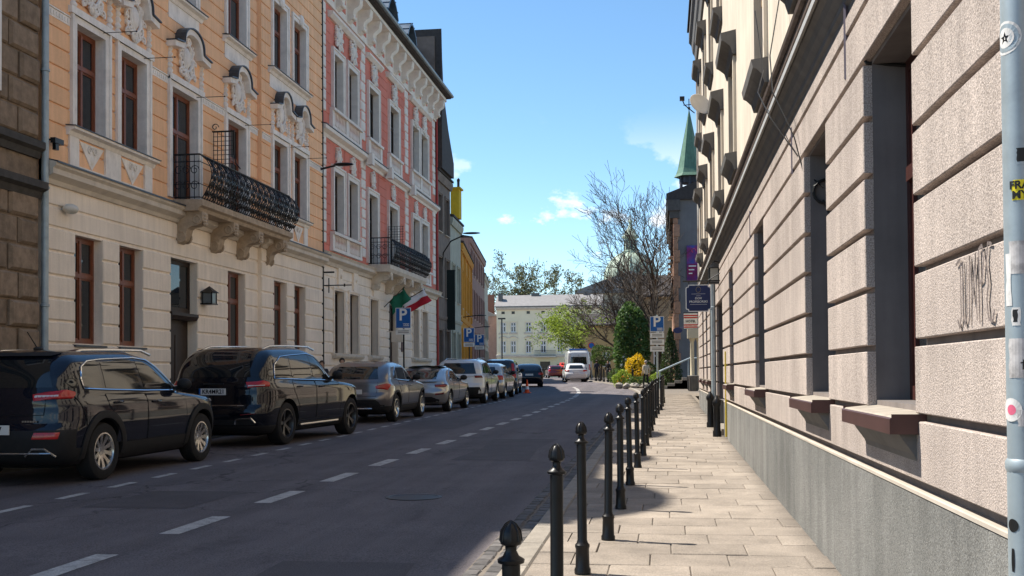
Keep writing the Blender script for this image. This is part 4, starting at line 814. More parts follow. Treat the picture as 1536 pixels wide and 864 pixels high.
# dish, lantern, blue plate
r = empty('satellite_dish', (1.05, 24.0, 7.2), 'pale satellite dish on the upper wall of the plastered house', 'satellite dish')
b = MB(); b.lathe([(.01, -.045), (.12, -.034), (.225, .0), (.27, .038), (.26, .042), (.21, .012), (.11, -.022), (.01, -.034)], 20, (0, 0, 0), 'z'); b.xform(Matrix.Translation((.84, 24, 7.28)) @ Matrix.Rotation(R(60), 4, 'X') @ Matrix.Rotation(R(28), 4, 'Y')); b.build('dish', mat('dish_grey', (.5, .48, .45), .5, .1, 4), r, 40)
b = MB(); b.tube([(1.24, 24, 7.1), (.85, 24, 7.1), (.78, 24.05, 7.3)], .025, 6); b.tube([(.72, 23.95, 7.1), (.5, 23.6, 7.2), (.45, 23.5, 7.3)], .012, 5); b.box((.4, 23.42, 7.26), (.5, 23.52, 7.34)); b.build('arm', M_iron, r)
r = empty('wall_lantern', (1.2, 23.9, 3.5), 'black framed square lantern over the doorway of the plastered house', 'lantern')
b = MB(); b.box((1.0, 23.78, 3.42), (1.18, 23.96, 3.72)); b.build('lamp_glass', mat('milky_lamp_glass', (.42, .40, .34), .2, .1, 4), r)
b = MB()
for x in (.985, 1.175):
    for y in (23.77, 23.95): b.box((x, y, 3.4), (x+.025, y+.025, 3.74))
b.box((.97, 23.75, 3.39), (1.22, 23.99, 3.42)); b.add([(.95, 23.72, 3.73), (1.25, 23.72, 3.73), (1.25, 24.02, 3.73), (.95, 24.02, 3.73), (1.1, 23.87, 3.87)], [(0, 1, 2, 3), (0, 1, 4), (1, 2, 4), (2, 3, 4), (3, 0, 4)]); b.tube([(1.25, 23.87, 3.84), (1.1, 23.87, 3.88)], .015); b.build('lamp_frame', M_iron, r)
r = empty('house_sign', (1.2, 23.4, 3.1), 'navy enamel house sign on an iron bracket over the pavement', 'sign'); ys = 23.4
b = MB(); P = []
for sx_, sz_ in ((-1, -1), (1, -1), (1, 1), (-1, 1)):
    cx, cz = .745+.265*sx_, 3.06+.285*sz_; q = [(cx-.06*sx_, cz), (cx-.05*sx_, cz-.04*sz_), (cx-.01*sx_, cz-.05*sz_), (cx, cz-.075*sz_)]; P += q if sx_*sz_ < 0 else q[::-1]
P2 = [(.745+(x-.745)*.93, 3.06+(z-3.06)*.935) for x, z in P]
b.prism(P, ys, ys+.02, 'y'); b.build('sign_rim', M_signwhite, r); b = MB(); b.prism(P2, ys-.003, ys+.001, 'y'); b.build('sign_face', mat('navy_enamel', (.006, .014, .085), .3, .1, 4), r)
b = MB()
for x0, x1, z in ((.60, .89, 3.145), (.70, .79, 3.105), (.57, .92, 2.925)): b.box((x0, ys-.005, z), (x1, ys-.0035, z+.008))
b.build('small_print', mat('dull_white_print', (.45, .45, .5), .6, .1, 5), r)
for t, s, z in (('DOM', .06, 3.055), ('PROFESORSKI', .062, 2.985)): text('lettering', t, s, (.745, ys-.006, z), (R(90), 0, 0), M_signwhite, r, .003, .0008)
b = MB(); b.tube([(.745+.05*math.cos(t), ys-.005, 3.24+.06*math.sin(t)) for t in [i*.5 for i in range(13)]], .004, 4); b.build('crest', mat('dull_gold', (.35, .27, .12), .5, .1, 4), r)
b = MB(); b.tube([(1.26, ys+.01, 3.42), (.42, ys+.01, 3.42)], .016, 6); b.tube([(1.26, ys+.01, 3.62), (.95, ys+.01, 3.43)], .012, 5); b.tube([(.55, ys+.01, 3.42), (.55, ys+.01, 3.34)], .008); b.tube([(.94, ys+.01, 3.42), (.94, ys+.01, 3.34)], .008); b.build('bracket', M_iron, r)
# ---- near pole with stickers
PX_, PY_ = 1.092, 3.55; r = empty('steel_pole', (PX_, PY_, pz(3.5)), 'galvanised steel pole covered in torn stickers beside the wall', 'pole')
b = MB(); b.tube([(PX_, PY_, pz(3.5)), (PX_, PY_, 1.2)], .0515, 20); b.tube([(PX_, PY_, 1.2), (PX_, PY_, 4.6)], .0495, 20); b.lathe([(.052, 0), (.056, .01), (.056, .03), (.05, .04)], 20, (PX_, PY_, 1.19)); b.build('post', M_steel, r, 40)
def sticker(z, h, a0, a1, m, rr=.0515, edge=0, seed=0):
    b = MB(); rg_ = random.Random(seed); rows = []
    for i in range(7):
        t = i/6; w = .5+.5*math.cos((t-.5)*math.pi*edge) if edge else 1; c, hw = (a0+a1)/2, (a1-a0)/2
        row = []
        for j in range(9):
            a = R(c+hw*(-1+2*j/8)*(w if edge else 1)+(rg_.uniform(-3, 3) if j in (0, 8) and not edge else 0)); row.append((PX_+rr*math.cos(a), PY_+rr*math.sin(a), z+h*t))
        rows.append(row)
    b.grid(rows); return b.build('sticker', m, r)
def disc_sticker(z, rad, ac, m, rr):
    b = MB(); n = 20; k = rad/rr; vs = [(PX_+rr*math.cos(R(ac)), PY_+rr*math.sin(R(ac)), z)]
    for ring in (.5, 1):
        for i in range(n): t = 2*math.pi*i/n; a = R(ac)+k*ring*math.cos(t); vs.append((PX_+rr*math.cos(a), PY_+rr*math.sin(a), z+rad*ring*math.sin(t)))
    fs = [(0, 1+i, 1+(i+1) % n) for i in range(n)]+[(1+i, 1+n+i, 1+n+(i+1) % n, 1+(i+1) % n) for i in range(n)]; b.add(vs, fs); return b.build('sticker', m, r)
def pole_text(t, size, z, ac, m, rr, sx=1):
    me = text_mesh(t, size, .0006, size*.03).copy(); me.materials.clear(); me.materials.append(m)
    for v in me.vertices: a = R(ac)+v.co.x*sx/rr; q = rr+v.co.z+.0003; h = v.co.y; v.co = (q*math.cos(a), q*math.sin(a), h)
    o = bpy.data.objects.new('lettering', me); COL.objects.link(o); o.parent = r; o.location = Vector((PX_, PY_, z))-ORG[r.name]
M_stw = mat('sticker_paper', (.66, .65, .63), .6, .12, 30, dirt=.3); M_sty = mat('sticker_yellow', (.72, .60, .02), .5, .06, 10); M_torn = mat('torn_paper', (.52, .50, .49), .8, .25, 25, dirt=.6)
VA = 252.5      # bearing on the pole that faces the street
def dz_(py, d=3.55): return 1.5+(561-py)*d/1650
disc_sticker(dz_(88), .052, VA-46, M_stw, .0503); disc_sticker(dz_(88), .044, VA-46, MATS['galvanised_steel'], .0506); disc_sticker(dz_(88), .031, VA-46, M_stw, .0509)
b = MB(); vs = []
for i in range(10): t = R(90+36*i); q = .02 if i % 2 == 0 else .008; a = R(VA-46)+q*math.cos(t)/.0511; vs.append((PX_+.0512*math.cos(a), PY_+.0512*math.sin(a), dz_(88)+q*math.sin(t)))
b.add(vs, [tuple(range(10))]); b.build('star', M_iron, r)
sticker(dz_(271), .055, VA-14, VA+34, MATS['galvanised_steel'], .0503); sticker(dz_(267), .042, VA-10, VA+40, M_black, .0505)
sticker(dz_(321), .062, VA-26, VA+48, M_sty, .0503, seed=3); pole_text('FRAN', .034, dz_(300), VA+12, M_black, .0508); pole_text('MYS', .034, dz_(314), VA+8, M_black, .0508)
sticker(dz_(352), .05, VA+15, VA+60, MATS['grey_moulding'], .0506, seed=4); sticker(dz_(425), .1, VA-44, VA+30, M_torn, .0503, seed=5); sticker(dz_(498), .055, VA-36, VA-6, M_stw, .0503, seed=6); sticker(dz_(493), .038, VA-30, VA-14, M_black, .0506, seed=7)
sticker(dz_(470), .16, VA-60, VA-36, M_stw, .0503, seed=8); sticker(dz_(572), .12, VA-50, VA+45, M_torn, .0503, seed=9);  disc_sticker(dz_(617), .036, VA-44, M_stw, .0522); disc_sticker(dz_(617), .016, VA-42, mat('sticker_pink', (.6, .12, .2), .6, .2, 40), .0525)
b = MB()
for q in ([(0, 0), (2, .03)], [(-8, .02), (30, .026)], [(12, .025), (16, -.01)], [(20, -.005), (34, .0)], [(28, .03), (26, -.015)]): b.tube([(PX_+.0512*math.cos(R(VA+a)), PY_+.0512*math.sin(R(VA+a)), dz_(560)+h) for a, h in (q[0], ((q[0][0]+q[1][0])/2, (q[0][1]+q[1][1])/2), q[1])], .0022, 4)
b.build('scribble', M_black, r)
sticker(dz_(640), .05, VA-20, VA+50, M_torn, .052, seed=11); disc_sticker(dz_(780), .02, VA-44, M_black, .0524); sticker(dz_(845), .07, VA-52, VA-38, M_black, .0524, edge=.8)
# ================================================================ beyond: hotel with portico and the tall house with the spire
HT = empty('hotel', (3.5, 46, pz(46)), 'cream hotel with slim columns set back behind the plastered house', 'house', 'tall houses lining the street'); FH = Fac(HT, (1.95, 0), (0, 1), (-1, 0))
M_hot = mat('hotel_cream', (.62, .55, .40), .88, .08, 2, dirt=.1)
ho = [(40+2.6*k, 41.1+2.6*k, 1.6, 3.6) for k in range(6)]; wall(FH, M_hot, 38.2, 56, 0, 5.2, ho, .2, ends=5); body(FH, M_hot, 38.2, 56, 0, 5, 7)
for o in ho: window(FH, *o, .16, M_darkwood, sillm=M_cornice)
b = MB(); FH.mould(b, [(-.02, 5.0), (.2, 5.0), (.35, 5.2), (.35, 5.35), (-5, 6.6), (-5, 5.0)], 38.2, 56); b.build('roof', M_roof, HT)
for k in range(3):
    p = (1.55+.35*k, 60.0+.0*k, pz(60)); b = MB(); b.lathe([(.16, 0), (.16, .15), (.12, .2), (.1, 2.6), (.13, 2.65), (.18, 2.8)], 12, p); b.build('column', M_hot, HT, 40)
b = MB(); b.box((1.3, 59.7, pz(60)+2.8), (2.6, 60.4, pz(60)+3.3)); b.build('entablature', M_hot, HT)
r = empty('hotel_sign', (1.5, 46, 3.6), 'red and white striped hotel sign projecting over the pavement', 'sign')
b = MB(); b.box((.86, 46, 3.32), (1.42, 46.05, 3.94)); b.build('sign_board', M_signwhite, r); b = MB()
for z in (3.83, 3.74, 3.44, 3.35): b.box((.86, 45.99, z), (1.42, 45.998, z+.05))
b.build('stripe', mat('sign_red', (.5, .03, .02), .5, .1, 5), r); text('lettering', 'HOTEL', .13, (1.14, 45.985, 3.61), (R(90), 0, 0), M_black, r, .004, .003); b = MB(); b.tube([(1.95, 46.02, 3.97), (.85, 46.02, 3.97)], .02); b.build('bracket', M_iron, r)
b = MB(); b.prism([(.62+.2*math.cos(t), 3.28+.12*math.sin(t)) for t in [2*math.pi*i/14 for i in range(14)]], 47, 47.04, 'y'); b.tube([(.62, 47.02, 3.4), (1.95, 47.02, 3.42)], .012); prop(b.build('oval_sign', mat('dark_blue_enamel', (.02, .03, .12), .4, .1, 4), None, False, (1.5, 47, 3.3)), 'small oval dark blue sign beside the hotel sign', 'sign')
M_gable = mat('grey_gable_render', (.17, .165, .17), .9, .14, 1.2, streak=.08); M_brick = mat('sunlit_brick', (.36, .20, .13), .9, .25, 6, rand=.1)
TH = empty('spire_house', (4, 60, pz(60)), 'tall grey gabled house with a green copper corner spire', 'house'); 
b = MB(); b.prism([(.78, 0), (5.5, 0), (5.5, 13.2), (2.6, 11.9), (.78, 11.2)], 60.5, 76, 'y'); b.build('wall', M_gable, TH)
b = MB(); b.box((.62, 60.4, 0), (.86, 76, 10.6)); b.build('street_wall', M_brick, TH)
FT = Fac(TH, (.62, 0), (0, 1), (-1, 0))
for z in (2.0, 5.0, 8.0):
    for k in range(4): window(FT.off(.2), 62+3.4*k, 63.1+3.4*k, z, z+1.8, .17, M_darkwood, sillm=M_cornice)
for k in range(15): blk(Fac(TH, (0, 60.4), (1, 0), (0, -1)), .6, .86 if k % 2 else .96, .5+.7*k, 1.16+.7*k, -.02, .04, .02).build('quoin_block', M_brick, TH)
b = MB(); b.box((.3, 60.2, 10.3), (1.0, 76, 10.9)); b.box((.42, 60.3, 9.9), (.95, 76, 10.3)); b.build('cornice', mat('dark_cornice_stone', (.09, .08, .075), .8, .2, 5), TH)
b = MB(); b.prism([(.25, 10.92), (5.6, 10.92), (5.6, 13.6), (2.6, 12.15), (.25, 11.25)], 60.3, 76, 'y'); b.build('roof', M_roof, TH)
cx, cy = 1.78, 70.5; M_lant = mat('dark_timber_cladding', (.05, .05, .062), .7, .2, 4); b = MB()
for a in range(6): t0 = R(60*a+30); b.tube([(cx+.62*math.cos(t0), cy+.62*math.sin(t0), 11.4), (cx+.62*math.cos(t0), cy+.62*math.sin(t0), 13.9)], .1, 5)
b.lathe([(.66, 11.2), (.66, 12.3)], 6, (cx, cy, 0)); b.lathe([(.66, 13.5), (.66, 13.95)], 6, (cx, cy, 0)); b.build('lantern_stage', M_lant, TH)
b = MB(); b.lathe([(1.0, 13.9), (.86, 14.1), (.74, 14.45), (.02, 18.2)], 6, (cx, cy, 0)); sp = b.build('spire', mat('green_copper', (.10, .18, .125), .6, .2, 3, streak=.15), TH)
b = MB(); b.tube([(cx, cy, 18.1), (cx, cy, 18.9)], .03); b.tube([(cx-.35, cy, 18.5), (cx+.35, cy, 18.55)], .025); b.ball((cx, cy, 18.3), .09); b.build('weathervane', M_iron, sp)
r = empty('wall_banner', (1.65, 60.4, 6.2), 'blue and crimson poster banner hung on the grey gable wall', 'banner')
b = MB(); b.box((1.32, 60.42, 7.4), (1.95, 60.45, 8.4)); b.build('upper_panel', mat('banner_blue', (.03, .07, .3), .6, .25, 3, col2=(.25, .02, .12)), r); b = MB(); b.box((1.32, 60.42, 6.45), (1.95, 60.45, 7.4)); b.build('lower_panel', mat('banner_crimson', (.22, .012, .06), .6, .25, 3, col2=(.1, .02, .15)), r)
b = MB(); b.tube([(1.7+.11*math.cos(t), 60.41, 8.12+.11*math.sin(t)) for t in [i*.55 for i in range(9)]], .02, 4); b.build('emblem', mat('banner_pink', (.7, .1, .18), .6, .1, 5), r)
for q_ in (TH, r): q_.location = Vector((0, 0, 1.5))+(q_.location-Vector((0, 0, 1.5)))*1.2; q_.scale = (1.2, 1.2, 1.2)      # stands twelve metres further back, beyond the garden
for k in range(3): b = MB(); b.box((1.42, 60.412, 7.25-.2*k), (1.82-.1*k, 60.418, 7.31-.2*k)); b.build('print_line', M_signwhite, r)
# ================================================================ cars: local x right, y forward (rear at 0), z up
M_tyre = mat('tyre_rubber', (.016, .016, .017), .85, .2, 20, coords='O'); M_plastic = mat('black_plastic', (.017, .017, .018), .65, .15, 12, coords='O')
M_carglass = mat('car_glass', (.012, .015, .017), .04, .1, 2, spec=.75, coords='O'); M_chrome = mat('chrome', (.72, .72, .73), .12, .05, 4, metal=1, coords='O'); M_alloy = mat('polished_alloy', (.62, .60, .57), .25, .08, 9, metal=.9, coords='O')
M_dalloy = mat('dark_alloy', (.10, .10, .105), .35, .1, 9, metal=.8, coords='O'); M_tail = mat('red_lamp', (.42, .012, .012), .15, .25, 14, spec=.6, coords='O'); M_taild = mat('dark_red_lamp', (.13, .004, .006), .12, .25, 14, spec=.6, coords='O'); M_clear = mat('clear_lamp', (.6, .6, .6), .12, .15, 20, spec=.6, coords='O')
M_plate = mat('plate_white', (.7, .7, .68), .5, .05, 5, coords='O'); M_inner = mat('wheel_well', (.008, .008, .008), .95, .1, 5, coords='O')
def paint(name, c, metal=.35, rough=.22): return mat(name, c, rough, .04, 2, metal=metal if max(c) > .1 else 0, spec=.5 if max(c) > .1 else .05, coat=1.0, coords='O')
def pchip(T, z):
    """monotone cubic through rows (z, a, b, ...)"""
    n = len(T)
    if z <= T[0][0]: return T[0][1:]
    if z >= T[-1][0]: return T[-1][1:]
    i = max(k for k in range(n-1) if T[k][0] <= z); h = T[i+1][0]-T[i][0]; t = (z-T[i][0])/h; out = []
    for c in range(1, len(T[0])):
        def sl(k): return (T[k+1][c]-T[k][c])/(T[k+1][0]-T[k][0])
        def m(k):
            if k == 0: return sl(0)
            if k == n-1: return sl(n-2)
            a, b = sl(k-1), sl(k); return 0 if a*b <= 0 else 2*a*b/(a+b)
        out.append((2*t**3-3*t*t+1)*T[i][c]+(t**3-2*t*t+t)*h*m(i)+(-2*t**3+3*t*t)*T[i+1][c]+(t**3-t*t)*h*m(i+1))
    return tuple(out)
class Car:
    """body as stacked plan curves; table rows are (z, rear y, front y, half width, rear corner, front corner)"""
    def __init__(s, T, L_, roofdrop=.05, ymid=2.0, nr=3.0, nf=2.4): s.T = T; s.L = L_; s.nr = nr; s.nf = nf; s.rd = roofdrop; s.ym = ymid; s.zt = T[-1][0]; s.zb = None
    def sl(s, z): return pchip(s.T, z)
    def warp(s, p):
        x, y, z = p; k = max(0, (z-s.belt)/(s.zt-s.belt)); return (x, y, z-s.rd*k*k*((y-s.ym)/1.3)**2*.6)
    def hw(s, y, z):
        yr, yf, hw, Rr, Rf = s.sl(z)
        if y < yr+Rr: q = max(0, min(1, 1-(y-yr)/Rr)); return hw*(1-q**s.nr)**(1/s.nr)
        if y > yf-Rf: q = max(0, min(1, 1-(yf-y)/Rf)); return hw*(1-q**s.nf)**(1/s.nf)
        return hw
    def side(s, y, z, off=0, sg=1): return s.warp((sg*(s.hw(y, z)+off), y, z))
    def rear(s, x, z, off=0):
        yr, yf, hw, Rr, Rf = s.sl(z); q = min(1, abs(x)/hw); return s.warp((x, yr+Rr*(1-(1-q**s.nr)**(1/s.nr))-off, z))
    def front(s, x, z, off=0):
        yr, yf, hw, Rr, Rf = s.sl(z); q = min(1, abs(x)/hw); return s.warp((x, yf-Rf*(1-(1-q**s.nf)**(1/s.nf))+off, z))
    def corner(s, th, z, off=0, sg=1, front=False):
        yr, yf, hw, Rr, Rf = s.sl(z); n, Rc = (s.nf, Rf) if front else (s.nr, Rr); t = R(th); a, b = math.sin(t)**(2/n), math.cos(t)**(2/n)
        nx, ny = (a**(n-1))/hw, (b**(n-1))/Rc; l = math.hypot(nx, ny) or 1; x = hw*a+off*nx/l
        y = yr+Rc*(1-b)-off*ny/l if not front else yf-Rc*(1-b)+off*ny/l
        return s.warp((sg*x, y, z))
    def body(s, root, mats, pick, arches, ra):
        zs = []; T = s.T
        for a, b in zip(T, T[1:]):
            k = max(1, round((b[0]-a[0])/.035)); zs += [a[0]+(b[0]-a[0])*i/k for i in range(k)]
        zs.append(T[-1][0]); b = MB(); rows = []
        NA = 11
        for z in zs:
            half = []; yr, yf, hw, Rr, Rf = s.sl(z)
            for i in range(NA+1): half.append(s.corner(90*i/NA, z))
            a, c = half[-1][1], yf-Rf; 
            for i in range(1, 20): half.append(s.warp((hw, a+(c-a)*i/20, z)))
            for i in range(NA, -1, -1): half.append(s.corner(90*i/NA, z, front=True))
            row = half+[(-p[0], p[1], p[2]) for p in half[-2:0:-1]]; rows.append(row)
        n = len(rows[0]); vs = [p for r in rows for p in r]; fs = [(i*n+j, i*n+(j+1) % n, (i+1)*n+(j+1) % n, (i+1)*n+j) for i in range(len(rows)-1) for j in range(n)]
        b.add(vs, fs); b.f += [tuple(range(n))[::-1], tuple((len(rows)-1)*n+j for j in range(n))]; b.m += [0, 0]
        b.m = [pick(sum(b.v[i][0] for i in f)/len(f), sum(b.v[i][1] for i in f)/len(f), sum(b.v[i][2] for i in f)/len(f)) for f in b.f]
        o = b.local('body', mats+[M_inner], root, 32)
        c = MB()
        for y in arches: c.lathe([(ra, -1.2), (ra, 1.2)], 40, (0, y, s.rw), 'x')
        me = c.mesh('cut', [M_inner]*(len(mats)+1)); me.polygons.foreach_set('material_index', [len(mats)]*len(me.polygons)); co = bpy.data.objects.new('cut', me); COL.objects.link(co)
        q = bpy.data.objects.new('tmp', o.data); COL.objects.link(q); md = q.modifiers.new('b', 'BOOLEAN'); md.operation = 'DIFFERENCE'; md.solver = 'EXACT'; md.object = co
        bpy.context.view_layer.update(); dg = bpy.context.evaluated_depsgraph_get(); nm = bpy.data.meshes.new_from_object(q.evaluated_get(dg)); o.data = nm
        for x in (q, co): bpy.data.objects.remove(x)
        # core box so that no light passes under the arches
        return o
    def panel(s, name, m, root, rows, fn, cols=10, off=.006, smooth='all', sg=1):
        """rows: (z, a, b) -> surface patch fn(t, z, off)"""
        b = MB(); b.grid([[fn(a+(c-a)*i/cols, z, off, sg) for i in range(cols+1)] for z, a, c in rows]); 
        return b.local(name, m, root, smooth)
def poly_rows(P, n=8):
    """scan a (t,z) polygon into rows"""
    z0, z1 = min(p[1] for p in P), max(p[1] for p in P); out = []
    for i in range(n+1):
        z = z0+(z1-z0)*(i/n*.998+.001); xs = []
        for (a, b), (c, d) in zip(P, P[1:]+P[:1]):
            if (b-z)*(d-z) < 0: xs.append(a+(c-a)*(z-b)/(d-b))
        if len(xs) >= 2: out.append((z, min(xs), max(xs)))
    return out
def wheel(root, C, y, tx, m_rim, style, tw=.235, rr=.235):
    """tyre and rim, the outer face towards sg*x"""
    r = C.rw
    if 'me' not in C.__dict__:
        b = MB(); h = tw/2; b.lathe([(rr, -h*.8), (rr+.012, -h*.95), (r-.05, -h), (r-.012, -h*.86), (r, -h*.6), (r, h*.6), (r-.012, h*.86), (r-.05, h), (rr+.012, h*.95), (rr, h*.8), (rr-.03, h*.2), (rr-.03, -h*.5)], 36, axis='x', caps=False); tm = b.mesh('tyre', M_tyre, 35)
        b = MB(); b.lathe([(rr+.004, h*.78), (rr+.006, h*.9), (rr-.012, h*.92), (rr-.022, h*.7), (rr-.03, -.02)], 36, axis='x', caps=False)
        b.lathe([(.001, h*.52), (.05, h*.55), (.062, h*.35), (.07, 0)], 16, axis='x'); n = style
        for k in range(n):
            t = 2*math.pi*k/n
            for dt in ((-.09, .09) if n <= 7 else (0,)):
                wv = .026 if n <= 7 else .032; P = []
                for q, (ra_, w, hh) in enumerate(((.045, wv*.9, .5), (rr*.55, wv*.72, .62), (rr-.012, wv*(1.1 if n > 7 else .8), .74))):
                    a = t+dt*q*.9; c, s_ = math.cos(a), math.sin(a)
                    P.append([(h*hh, ra_*c-w*s_, ra_*s_+w*c), (h*hh, ra_*c+w*s_, ra_*s_-w*c), (h*hh-.035, ra_*c+w*s_, ra_*s_-w*c), (h*hh-.035, ra_*c-w*s_, ra_*s_+w*c)])
                for A, B in zip(P, P[1:]): b.add(A+B, [(0, 1, 5, 4), (1, 2, 6, 5), (2, 3, 7, 6), (3, 0, 4, 7)])
        rm = b.mesh('rim', m_rim, 30)
        b = MB(); b.lathe([(rr-.04, -.03), (rr-.04, -.02), (.02, -.02)], 24, axis='x'); b.lathe([(.155, 0), (.155, .01), (.05, .012)], 24, axis='x'); C.me = (tm, rm, b.mesh('brake_disc', M_inner))
    for sg in (1, -1):
        w = bpy.data.objects.new('wheel', None); COL.objects.link(w); w.parent = root; w.location = (sg*tx, y, r); w.rotation_euler.z = 0 if sg > 0 else math.pi; w.rotation_euler.x = y*1.7
        for nme, me in zip(('tyre', 'rim', 'brake_disc'), C.me): o = bpy.data.objects.new(nme, me); COL.objects.link(o); o.parent = w
def tubep(root, name, m, pts, r, n=6, smooth=40): b = MB(); b.tube(pts, r, n); return b.local(name, m, root, smooth)
def boxp(root, name, m, a, c): b = MB(); b.box(a, c); return b.local(name, m, root)
def build_car(name, label, T, L_, belt, rw, axles, tx, col, pick=None, ra=None, mats=(), rim=None, spokes=10, glass=(), tails=(), rwin=None, wscreen=None, plate=None, rails=None, chrome=True, handles=(), doors=(), loc=(0, 0), rz_=0, clad=None, rd=.05, ym=2.0, rr=.235, heads=(), extra=None, nr=3.5, mirror=None, group='cars parked along the kerb', tw=.235, cat='car', trimm=None, mid=None):
    if mid:
        am = sum(axles)/2*CS; loc = (mid[0]+math.sin(rz_)*am, mid[1]-math.cos(rz_)*am)
    root = empty(name, (loc[0], loc[1], rz(loc[1])), label, cat, group, rz_); root.scale = (CS, CS, CS); root.rotation_euler.x = math.atan(.0085)
    C = Car(T, L_, rd, ym, nr); C.belt = belt; C.rw = rw
    C.body(root, [col]+list(mats), pick or (lambda x, y, z: 0), axles, ra or rw+.06)
    for y in axles: wheel(root, C, y, tx, rim or M_alloy, spokes, tw, rr)
    boxp(root, 'underbody', M_inner, (-tx+.13, .35, .2), (tx-.13, L_-.35, .5))
    for sg in (1, -1):
        for P in glass: C.panel('side_window', M_carglass, root, poly_rows(P), lambda t, z, o, s: C.side(t, z, o, s), 10, .004, sg=sg)
        if chrome and glass:
            lo = min(p[1] for P in glass for p in P); A = [q for P in glass for q in P]; hull = []
            pts = sorted(set(A)); 
            def half(pts):
                h = []
                for p in pts:
                    while len(h) > 1 and (h[-1][0]-h[-2][0])*(p[1]-h[-2][1])-(h[-1][1]-h[-2][1])*(p[0]-h[-2][0]) <= 0: h.pop()
                    h.append(p)
                return h
            hull = half(pts)[:-1]+half(pts[::-1])[:-1]; path = []
            for (a, b_), (c, d) in zip(hull, hull[1:]+hull[:1]):
                k = max(2, int(math.hypot(c-a, d-b_)/.12)); path += [C.side(a+(c-a)*i/k, b_+(d-b_)*i/k, .008, sg) for i in range(k)]
            b = MB(); b.tube(path, .011, 5, True); b.local('window_trim', trimm or M_chrome, root, 60)
        for P, hd in doors:
            d = C.panel('door', col, root, poly_rows(P, 12), lambda t, z, o, s: C.side(t, z, o, s), 12, .004, sg=sg)
            path = []
            for (a, b_), (c, e) in zip(P, P[1:]+P[:1]):
                k = max(2, int(math.hypot(c-a, e-b_)/.1)); path += [C.side(a+(c-a)*i/k, b_+(e-b_)*i/k, .001, sg) for i in range(k)]
            b = MB(); b.tube(path, .0055, 4, True); b.local('door_seam', M_inner, d)
            b = MB(); y0, z0 = hd; b.tube([C.side(y0-.1, z0, .01, sg), C.side(y0-.07, z0+.004, .035, sg), C.side(y0+.07, z0+.004, .035, sg), C.side(y0+.1, z0, .01, sg)], .013, 6); b.local('handle', col, d, 40)
        for P, m in tails: C.panel('tail_light', m, root, poly_rows(P, 5), lambda t, z, o, s: C.corner(t, z, o, s), 12, .012, sg=sg)
        for P, m in heads: C.panel('headlight', m, root, poly_rows(P, 4), lambda t, z, o, s: C.corner(t, z, o, s, True), 10, .008, sg=sg)
        if mirror:
            y0, z0 = mirror; b = MB(); p = C.side(y0, z0, 0, sg); b.ball((p[0]+sg*.16, y0-.02, z0+.07), (.115, .075, .085), 12, 8); b.tube([(p[0]-sg*.02, y0, z0), (p[0]+sg*.1, y0, z0+.03)], .03, 6); mo = b.local('door_mirror', trimm if name == 'x' else M_plastic, root, 60)
        if rails:
            y0, y1, zr, xr = rails; n = 8; b = MB(); pts = []
            for i in range(n+1):
                y = y0+(y1-y0)*i/n; e = min(1, min(i, n-i)/1.0); q = C.warp((sg*xr, y, zr)); pts.append((q[0], q[1], q[2]-.055*(1-e)))
            b.tube(pts, .02, 6); b.local('roof_rail', M_alloy, root, 50)
        if clad is not None:      # plastic arch flares and sill
            for y in axles:
                b = MB(); rows = []; r0 = (ra or rw+.06); n = 22
                for i in range(n+1):
                    t = R(-8+196*i/n); rows.append([C.side(y+q*math.cos(t), rw+q*math.sin(t), o, sg) for q, o in ((r0-.005, -.03), (r0-.004, .016), (r0+.035, .02), (r0+clad, .016), (r0+clad, -.01))])
                b.grid(rows); b.local('arch_flare', M_plastic, root, 50)
        for y in axles: pass
    if rwin: C.panel('rear_window', M_carglass, root, poly_rows(rwin, 8), lambda t, z, o, s: C.rear(t, z, o), 14, .005)
    if wscreen: C.panel('windscreen', M_carglass, root, poly_rows(wscreen, 8), lambda t, z, o, s: C.front(t, z, o), 14, .005)
    if plate:
        z0, txt, hw_ = plate; y0 = min(C.rear(0, z0)[1], C.rear(0, z0+.1)[1])-.02; pl = boxp(root, 'number_plate', M_plate, (-.26, y0-.012, z0), (.26, y0, z0+.115)); s = MB(); s.box((-.26, y0-.0135, z0), (-.225, y0-.011, z0+.115)); s.local('plate_band', M_signblue, pl)
        if txt: o = text('lettering', txt, .105, (0.02, 0, 0), (R(90), 0, 0), M_black, None, .003, .002); o.parent = pl; o.location = (.02, y0-.0145, z0+.057)
    if extra: extra(root, C)
    return root, C
CS = 1.08
def face_lines(root, C, lines, m=None, r=.005, name='panel_seam'):
    for kind, pts in lines:
        P = []
        for (a, b_), (c, d) in zip(pts, pts[1:]):
            k = max(2, int(math.hypot(c-a, d-b_)/.08)); P += [(a+(c-a)*i/k, b_+(d-b_)*i/k) for i in range(k)]
        P.append(pts[-1]); fn = {'rear': lambda a, z: C.rear(a, z, .002), 'side': lambda a, z: C.side(a, z, .002), 'corner': lambda a, z: C.corner(a, z, .003)}[kind]
        tubep(root, name, m or M_inner, [fn(*p) for p in P], r, 4)
